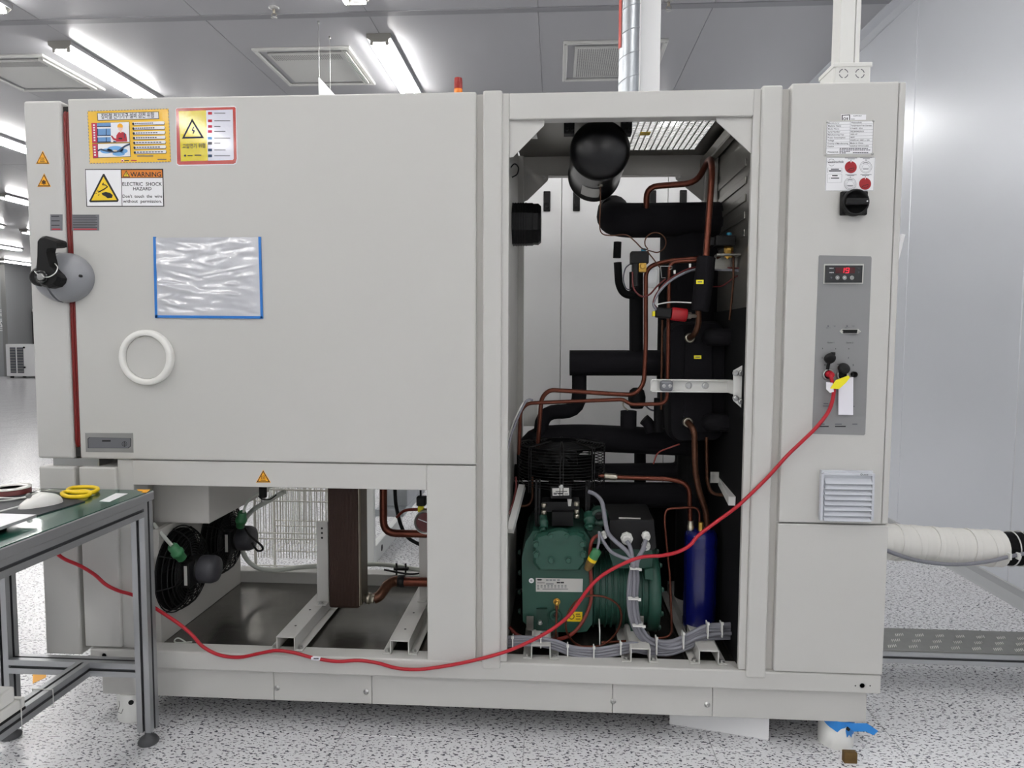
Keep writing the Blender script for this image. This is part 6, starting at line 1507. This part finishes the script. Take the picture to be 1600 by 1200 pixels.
profile((lx1, ly0 + w / 2, zf), (lx1, ly1 - w / 2, zf), w, 'top_rail'); profile((lx0, ly0 + w / 2, zf), (lx0, ly1 - w / 2, zf), w, 'top_rail'); profile((lx0 + w / 2, ly1, zf), (lx1 - w / 2, ly1, zf), w, 'top_rail'); profile((lx0 + w / 2, ly0, zf), (lx1 - w / 2, ly0, zf), w, 'top_rail')
zc = P(150, 1041, ly1).z
for y in (ly1, ly0): profile((lx0 + w / 2, y, zc), (lx1 - w / 2, y, zc), w, 'stretcher')
xm = PX
mxr = P(120, 1044, ly1 - 0.05).x
profile((mxr, ly0 + w / 2, zc), (mxr, ly1 - w / 2, zc), w, 'stretcher')
mb = MB(); mb.box(TX0_, TX1_, TY0_, TY1_, TZ - 0.030, TZ - 0.0025, 0.002, seg=1); finish('top_board', mb, ['aluminium'], bench)
mb = MB(); mb.box(TX0_ + 0.004, TX1_ - 0.003, TY0_, TY1_ - 0.003, TZ - 0.0025, TZ, 0.001, seg=1); finish('top_mat', mb, ['mat_green'], bench, 'dark green glossy bench mat')
def onz(px, py, z): return PZ(px, py, z)
def flat(pxs, z0, th, m, name, parent=None):
    q = [PZ(x, y, z0 + th) for x, y in pxs]; mb = MB(); mb.extr([(p.x, p.y, z0 + th) for p in q], (0, 0, -th)); return finish(name, mb, [m], parent)
flat([(155, 783), (181, 770.5), (200, 771), (171, 784)], TZ, 0.0006, 'print_white', 'tape_strip', bench)
flat([(214, 764.5), (235, 764.8), (229, 769.5), (220, 769.4), (224, 767.5), (216, 767)], TZ, 0.0006, 'amber', 'tape_strip', bench)
mb = MB(); q = [PZ(-40, 772, TZ + 0.003), PZ(70, 768, TZ + 0.003), PZ(133, 783, TZ + 0.003), PZ(55, 806, TZ + 0.003), PZ(-60, 845, TZ + 0.003)]
q = [Vector((max(p.x, TX0_ + 0.01), p.y, TZ + 0.003)) for p in q]; mb.extr(q, (0, 0, -0.0028)); tag(finish('mouse_pad', mb, ['mouse_pad']), 'black mouse pad on the green bench top', 'mouse pad')
# computer mouse
mc = PZ(64, 796, TZ + 0.003); mr = thing('computer_mouse', (mc.x, mc.y, TZ + 0.003), 'white wired computer mouse on the black pad', 'mouse')
e0, e1 = PZ(28, 796, TZ + 0.003), PZ(98, 783, TZ + 0.003); ax = (e1 - e0); L = 0.115; ax.normalize(); sd = Vector((-ax.y, ax.x, 0)); ctr = (e0 + e1) / 2
mb = MB(); vs = []; NU, NV = 20, 9
for j in range(NV + 1):
    t = j / NV * PI / 2
    for i in range(NU):
        u = 2 * PI * i / NU; a_ = math.cos(u); wd = 0.030 + 0.003 * a_
        hh = 0.036 * (1 - 0.25 * a_ * a_ + 0.12 * a_)
        vs.append(ctr + ax * (L / 2 * a_ * math.cos(t) ** 0.7) + sd * (wd * math.sin(u) * math.cos(t) ** 0.6) + Vector((0, 0, hh * math.sin(t))))
mb.add(vs, [(j * NU + i, j * NU + (i + 1) % NU, (j + 1) * NU + (i + 1) % NU, (j + 1) * NU + i) for j in range(NV) for i in range(NU)], 0, True)
finish('shell', mb, ['white_plastic'], mr)
mb = MB(); pt = ctr - ax * 0.03 + Vector((0, 0, 0.033)); mb.cyl(pt - sd * 0.004, pt + sd * 0.004, 0.007, 14); finish('wheel', mb, ['plate_grey'], mr)
mb = MB(); mb.tube(catmull([ctr - ax * 0.055 + Vector((0, 0, 0.008)), ctr - ax * 0.10 + Vector((0, 0, 0.004)), PZ(-5, 799, TZ + 0.006), PZ(-60, 806, TZ + 0.006)], 6), 0.0022, 8); finish('lead', mb, ['tie_white'], mr)
# scissors
sr = thing('scissors', PZ(110, 770, TZ + 0.004), 'yellow-handled scissors lying on the green bench top', 'scissors')
def loop_px(c_, z): return [PZ(x, y, z) for x, y in c_]
for cpts in ([(97, 771), (104, 775.5), (120, 776.5), (136, 774.5), (141, 770.5), (134, 767.5), (118, 768), (104, 768.5)], [(106, 766), (113, 769), (128, 770), (146, 768.5), (153, 764.5), (147, 761.5), (128, 761), (112, 762.5)]):
    mb = MB(); mb.tube(catmull(loop_px(cpts, TZ + 0.009), 4, True), 0.0062, 8, closed=True); finish('handle_loop', mb, ['yellow'], sr)
for a_, b_ in (((106, 768), (36, 762)), ((104, 770), (38, 764.5))):
    p, q_ = PZ(*a_, TZ + 0.006), PZ(*b_, TZ + 0.004); d = (q_ - p).normalized(); n_ = Vector((-d.y, d.x, 0)) * 0.007; mb = MB(); mb.extr([p + n_, p - n_, q_], (0, 0, 0.002)); finish('blade', mb, ['steel'], sr)
# laptop corner
cn = PZ(57, 804, TZ + 0.022); cn2 = PZ(-5, 828, TZ + 0.022)
lp = thing('laptop', (cn.x - 0.15, cn.y - 0.12, TZ + 0.003), 'silver laptop corner at the left edge of the bench', 'laptop')
d = (cn2 - cn).normalized(); n_ = Vector((-1, 0.0, 0))
bx0 = max(TX0_ + 0.012, cn.x - 0.33)
mb = MB(); mb.extr([cn, Vector((bx0, cn.y + 0.01, cn.z)), Vector((bx0, cn.y - 0.22, cn.z)), cn + Vector((0.0, -0.22, 0))], (0, 0, -0.008)); finish('base', mb, ['laptop'], lp)
mb = MB()
for fx_, fy_ in ((-0.07, -0.03), (-0.07, -0.2)): mb.cyl((cn.x + fx_, cn.y + fy_, TZ + 0.0034), (cn.x + fx_, cn.y + fy_, cn.z - 0.007), 0.01, 12)
mb.cyl((bx0 + 0.02, cn.y - 0.2, TZ + 0.0034), (bx0 + 0.02, cn.y - 0.2, cn.z - 0.007), 0.01, 12); mb.cyl((bx0 + 0.02, cn.y - 0.02, TZ + 0.0034), (bx0 + 0.02, cn.y - 0.02, cn.z - 0.007), 0.01, 12)
finish('rubber_foot', mb, ['black'], lp)
# cable reel and tangled leads
q = PZ(8, 772, TZ + 0.004); tr_ = thing('tape_roll', (q.x, q.y, TZ), 'dark red tape roll with pale rim at the left end of the bench', 'tape roll')
r_ = 0.055; qx = max(q.x, TX0_ + 0.07); cyy = q.y + 0.02
mb = MB(); mb.lathe([(r_, 0.0), (r_, 0.018), (r_ * 0.72, 0.018), (r_ * 0.72, 0.0)], (qx, cyy, TZ + 0.0006), (0, 0, 1), 36); finish('tape', mb, ['dark_red'], tr_)
mb = MB(); mb.lathe([(r_ * 1.02, 0.0), (r_ * 1.02, 0.003), (r_ * 0.6, 0.003), (r_ * 0.6, 0)], (qx, cyy, TZ + 0.019), (0, 0, 1), 36); finish('rim', mb, ['white_plastic'], tr_)
mb = MB(); mb.tube(catmull([PZ(-10, 783, TZ + 0.007), PZ(18, 781, TZ + 0.007), PZ(40, 776, TZ + 0.007), PZ(58, 769.5, TZ + 0.009), PZ(61, 771.5, TZ + 0.009), PZ(48, 776.5, TZ + 0.007), PZ(25, 778.5, TZ + 0.007), PZ(-8, 777.5, TZ + 0.007)], 6), 0.0024, 8)
tag(finish('white_lead', mb, ['tie_white']), 'looped thin white lead lying between the mouse and the scissors', 'cable')
# power strip on the centre stretcher
zs = zc + w / 2; a = PX(35, 1082, mxr + 0.02)
ps_ = thing('power_strip', (mxr, a.y - 0.2, zs), 'white power strip tied on the bench stretcher at the lower left', 'power strip')
ye_ = a.y
mb = MB(); mb.box(mxr - 0.028, mxr + 0.028, ye_ - 0.42, ye_, zs + 0.0005, zs + 0.036, 0.005); finish('body', mb, ['white_plastic'], ps_)
mb = MB(); mb.box(mxr - 0.03, mxr + 0.03, ye_ - 0.42, ye_ - 0.002, zs + 0.0002, zs + 0.008, 0.001); finish('base_strip', mb, ['black'], ps_)
for k_ in range(4): mb = MB(); mb.lathe([(0.019, 0), (0.019, 0.002), (0.017, 0.002), (0.016, 0.0)], (mxr, ye_ - 0.14 - 0.075 * k_, zs + 0.036), (0, 0, 1), 20); finish('outlet', mb, ['white_plastic'], ps_)
mb = MB(); mb.box(mxr - 0.024, mxr + 0.024, ye_ - 0.085, ye_ - 0.03, zs + 0.037, zs + 0.08, 0.006); ad = finish('plug_adapter', mb, ['white_plastic']); tag(ad, 'white plug adapter sitting in the power strip', 'adapter')
for y in (ye_ - 0.01 + 0.11, ye_ - 0.02):
    mb = MB(); hh = 0.06 if y < ye_ else 0.024
    mb.tube([(mxr - 0.031, y, zc - 0.025), (mxr + 0.031, y, zc - 0.025), (mxr + 0.031, y, zc + hh), (mxr - 0.031, y, zc + hh)], 0.0016, 6, closed=True); finish('cable_tie', mb, ['tie_white'], ps_)

# ------------------------------------------------------------------ right side: lagged pipe, tread-plate step, leaning board
yp = 0.46; kp = M_PER(yp)
lpz = thing('wrapped_pipe', P(1470, 880, yp), 'thick pipe wrapped in white tape then black foam, leaving the cabinet side', 'pipe')
mb = MB(); p_ = pts((1366, 846, yp), (1400, 847, yp), (1440, 850, yp), (1480, 853, yp), (1520, 855, yp), (1562, 857, yp))
pp = catmull(p_, 10); random.seed(3)
rr_ = [27.5 * kp * (1 + random.uniform(-0.022, 0.022)) for _ in pp]; mb.tube(pp, rr_, 22); finish('white_wrap', mb, ['wrap_white'], lpz)
for k_ in range(7):
    i0 = 3 + k_ * 7; mb = MB(); c_ = pp[i0]; d = (pp[i0 + 1] - pp[i0]).normalized(); d = (d + Vector((0, 0.12, 0.10 * (-1) ** k_))).normalized()
    mb.lathe([(28.0 * kp, -0.012), (28.6 * kp, 0.0), (28.0 * kp, 0.014)], c_, d, 24); finish('wrap_edge', mb, ['wrap_white'], lpz)
mb = MB(); q1_, q2_ = P(1556, 857, yp), P(1640, 858, yp); mb.tube([q1_, q2_, (WX - 0.001, yp, q2_.z)], 25 * kp, 20); finish('foam_lagging', mb, ['foam_dark'], lpz)
mb = MB(); mb.tube([(1.021, yp, p_[0].z), (P(1370, 846, yp).x, yp, p_[0].z)], 24 * kp, 16); finish('pipe_stub', mb, ['foam_dark'], lpz)
mb = MB(); y2 = yp - 0.075; mb.tube(catmull(pts((1375, 855, y2), (1400, 866, y2), (1440, 877, y2), (1490, 882, y2), (1540, 878, y2), (1590, 867, y2), (1660, 856, y2)), 8), 0.0072, 8); finish('clipped_cable', mb, ['cable_grey'], lpz)
for px in (1578, 1592):
    q = P(px, 857, yp); mb = MB(); n_ = 24; mb.tube([(q.x + 0.004 * math.sin(a), yp + 26.5 * kp * math.cos(a), q.z + 26.5 * kp * math.sin(a)) for a in [2 * PI * i / n_ for i in range(n_)]], 0.0022, 6, closed=True)
    qq = P(px - 1, 869, yp - 0.08); mb.box(qq.x - 0.004, qq.x + 0.004, yp - 0.09, yp - 0.07, qq.z - 0.012, qq.z + 0.012, 0.002); finish('cable_tie', mb, ['tie_white'], lpz)
# tread plate step
zs_ = 0.17; a = PZ(1388, 1016, zs_); b = PZ(1388, 981, zs_)
step = thing('tread_step', (1.65, (a.y + b.y) / 2, 0), 'low aluminium step with raised tread plate beside the cabinet', 'step')
sx0, sx1, sy0, sy1 = 1.06, 2.20, a.y, b.y
mb = MB(); mb.box(sx0, sx1, sy0 + 0.002, sy1, zs_ - 0.004, zs_, 0.0008, seg=1); tp = finish('tread_plate', mb, ['tread'], step)
mb = MB(); px_ = 0.075; ii = 0; yy = sy0 + 0.035
while yy < sy1 - 0.02:
    x = sx0 + 0.04 + (px_ / 2 if ii % 2 else 0)
    while x < sx1 - 0.03:
        for k_ in range(5):
            ang = 0.5 if (int(round((x - sx0) / px_)) + ii) % 2 else 0.35; ux, uy = math.cos(ang), math.sin(ang)
            cx_, cy_ = x + k_ * 0.0075 - 0.015, yy + (k_ - 2) * 0.002
            hl, hw = 0.013, 0.0022
            e = [(cx_ - uy * 0 - hw, cy_ - hl), (cx_ + hw, cy_ - hl * 0.6), (cx_ + hw + 0.006, cy_ + hl), (cx_ - hw + 0.006, cy_ + hl * 0.6)]
            mb.extr([(p[0], p[1], zs_ + 0.0018) for p in e], (0, 0, -0.0018))
        x += px_
    yy += 0.052; ii += 1
t_ = finish('tread_bars', mb, ['tread_bar'], tp); t_['kind'] = 'stuff'
bench_save = bench; bench = step
profile((sx0, sy0 + 0.022, zs_ - 0.0265), (sx1, sy0 + 0.022, zs_ - 0.0265), 0.044, 'edge_profile'); profile((sx0, sy1 - 0.017, zs_ - 0.022), (sx1, sy1 - 0.017, zs_ - 0.022), 0.034, 'edge_profile')
for x in (sx0 + 0.02, sx1 - 0.02):
    for y in (sy0 + 0.05, sy1 - 0.017): profile((x, y, 0.0), (x, y, zs_ - 0.05), 0.034, 'leg', Vector((0, 1, 0)))
bench = bench_save
# narrow pale board leaning behind the cabinet
ya_ = 0.72; t0_, b0_ = P(1414, 362, ya_), P(1384, 480, ya_); d = (b0_ - t0_).normalized(); f_ = t0_ + d * ((0.0 - t0_.z) / d.z)
f_ = t0_ + Vector((-0.36, 0.1, -t0_.z)); 
mb = MB(); mb.beam(t0_ + Vector((0, 0, 0)), Vector((f_.x, ya_ + 0.0, 0.01)), 0.30, 0.016, up=Vector((1, 0, 0.2)), bev=0.001)
lo = min(v.z for v in mb.v)
for v in mb.v: v.z -= lo; v.y += 0.16
tag(finish('leaning_board', mb, ['white_panel']), 'narrow pale board leaning behind the control cabinet', 'board')

# ------------------------------------------------------------------ behind the machine: wire rack, cart; far end: chiller
yk = 0.95; a, b = P(398, 800, yk), P(545, 800, yk)
rk = thing('wire_rack', ((a.x + b.x) / 2, yk + 0.12, 0), 'white wire rack standing behind the machine, seen under the chamber', 'rack')
zk = 0.84
for layer, y in ((0, yk), (1, yk + 0.22)):
    n_ = 34
    for i in range(n_):
        x = a.x + (b.x - a.x) * i / (n_ - 1) + (0.004 if layer else 0)
        mb = MB(); mb.tube([(x, y, 0.27), (x + (0.006 if i % 2 else -0.004), y, zk)], 0.0021, 5); finish('upright_wire', mb, ['white_wire'], rk)
    for py in (765, 783, 833, 842, 884):
        z = P(450, py, yk).z; mb = MB(); mb.tube([(a.x - 0.005, y - 0.003, z), (b.x + 0.005, y - 0.003, z)], 0.003, 6); finish('cross_wire', mb, ['white_wire'], rk)
for x in (a.x, b.x):
    for y in (yk, yk + 0.22): mb = MB(); mb.cyl((x, y, 0.0), (x, y, 0.86), 0.007, 10); finish('leg', mb, ['white_wire'], rk)
for i in range(10): 
    x = a.x + (b.x - a.x) * i / 9; mb = MB(); mb.tube([(x, yk, 0.30), (x, yk + 0.22, 0.30)], 0.0024, 5); finish('shelf_wire', mb, ['white_wire'], rk)
# white equipment cart beyond
yq = 1.55; p0 = P(579, 880, yq)
ct = thing('equipment_cart', (p0.x + 0.2, yq + 0.3, 0), 'white steel equipment frame on the floor behind the brown exchanger', 'frame')
zb_ = max(0.0, PZ(580, 882, 0).z)
g0 = PZ(579, 884, 0.0); xx0 = g0.x; yy0 = g0.y
mb = MB(); mb.box(xx0 - 0.02, xx0 + 0.02, yy0, yy0 + 0.04, 0, 0.95, 0.003); finish('post', mb, ['cart_white'], ct)
g1 = PZ(625, 848, 0.0)
mb = MB(); mb.box(xx0 - 0.02, xx0 + 0.02, yy0 + 0.04, yy0 + 0.75, 0.0, 0.10, 0.004); bb = finish('foot_beam', mb, ['cart_white'], ct)
mb = MB(); mb.lathe([(0.02, 0), (0.02, 0.001)], (xx0 + 0.02, yy0 + 0.18, 0.05), (1, 0, 0), 16); finish('slot_hole', mb, ['dark_gap'], bb)
mb = MB(); mb.box(xx0 - 0.02, xx0 + 0.02, yy0 + 0.71, yy0 + 0.75, 0.1, 0.95, 0.003); finish('post', mb, ['cart_white'], ct)
mb = MB(); mb.box(xx0 + 0.03, xx0 + 0.17, yy0 + 0.2, yy0 + 0.72, 0.30, 0.92, 0.004); mb.box(xx0 + 0.0, xx0 + 0.17, yy0 + 0.1, yy0 + 0.75, 0.26, 0.30, 0.002); finish('side_box', mb, ['galvanized'], ct)
# small floor marker under the bench
q = [PZ(51, 1050, 0.001), PZ(72, 1050, 0.001), PZ(72, 1058, 0.001), PZ(51, 1068, 0.001)]
mb = MB(); mb.extr(q, (0, 0, -0.0009)); tag(finish('floor_tape', mb, ['amber']), 'scrap of yellow floor marking tape beneath the bench stretcher', 'tape')
# chiller far away
a, b = P(10, 580, 18.2), P(54, 580, 18.2); fz = 0.06
chl = thing('chiller_unit', ((a.x + b.x) / 2, 18.6, 0), 'small white chiller cabinet far away at the left edge', 'chiller')
hz = 1.05; mb = MB(); mb.box(a.x, b.x + 0.5, 18.2, 19.0 - 0.05, fz, hz, 0.02); finish('casing', mb, ['white_panel'], chl)
for x0_, x1_ in ((16, 25), (27, 37)):
    l, r2 = P(x0_, 560, 18.2).x, P(x1_, 560, 18.2).x; mb = MB(); mb.box(l, r2, 18.19, 18.2, 0.16, hz - 0.1, 0.004); g = finish('grille', mb, ['chiller_dark'], chl)
    for k_ in range(9): mb = MB(); z = 0.2 + k_ * 0.085; mb.box(l + 0.01, r2 - 0.01, 18.18, 18.19, z, z + 0.03); finish('grille_slat', mb, ['plate_grey'], g)
for px, py in ((38, 543), (39, 574)): q = P(px, py, 18.2); mb = MB(); mb.cyl((q.x, 18.2, q.z), (q.x, 18.17, q.z), 0.03, 10); finish('door_lock', mb, ['black'], chl)
for x in (a.x + 0.1, b.x): 
    for y in (18.3, 18.8): mb = MB(); mb.cyl((x, y, 0), (x, y, fz), 0.05, 10); finish('caster', mb, ['black'], chl)
a, b = P(16, 500, 20.0), P(60, 500, 20.0); a.x = max(a.x, part_w_x + 0.05); xm_ = max(P(28, 500, 20.0).x, a.x + 0.3)
tc = thing('tall_cabinet', (b.x, 20.4, 0), 'tall pale cabinet behind the distant chiller', 'cabinet')
mb = MB(); mb.box(a.x, b.x + 1.2, 20.0, 20.7, 0.0, P(20, 483, 20.0).z, 0.01); finish('body', mb, ['paint'], tc)
mb = MB(); mb.box(a.x + 0.02, xm_, 19.98, 20.0, 0.08, P(20, 483, 20.0).z - 0.03, 0.004); finish('door', mb, ['plate_grey'], tc)
mb = MB(); mb.tube([(a.x + 0.05, 19.96, 0.3), (a.x + 0.05, 19.96, P(20, 487, 20.0).z)], 0.02, 6); finish('door_rod', mb, ['black'], tc)
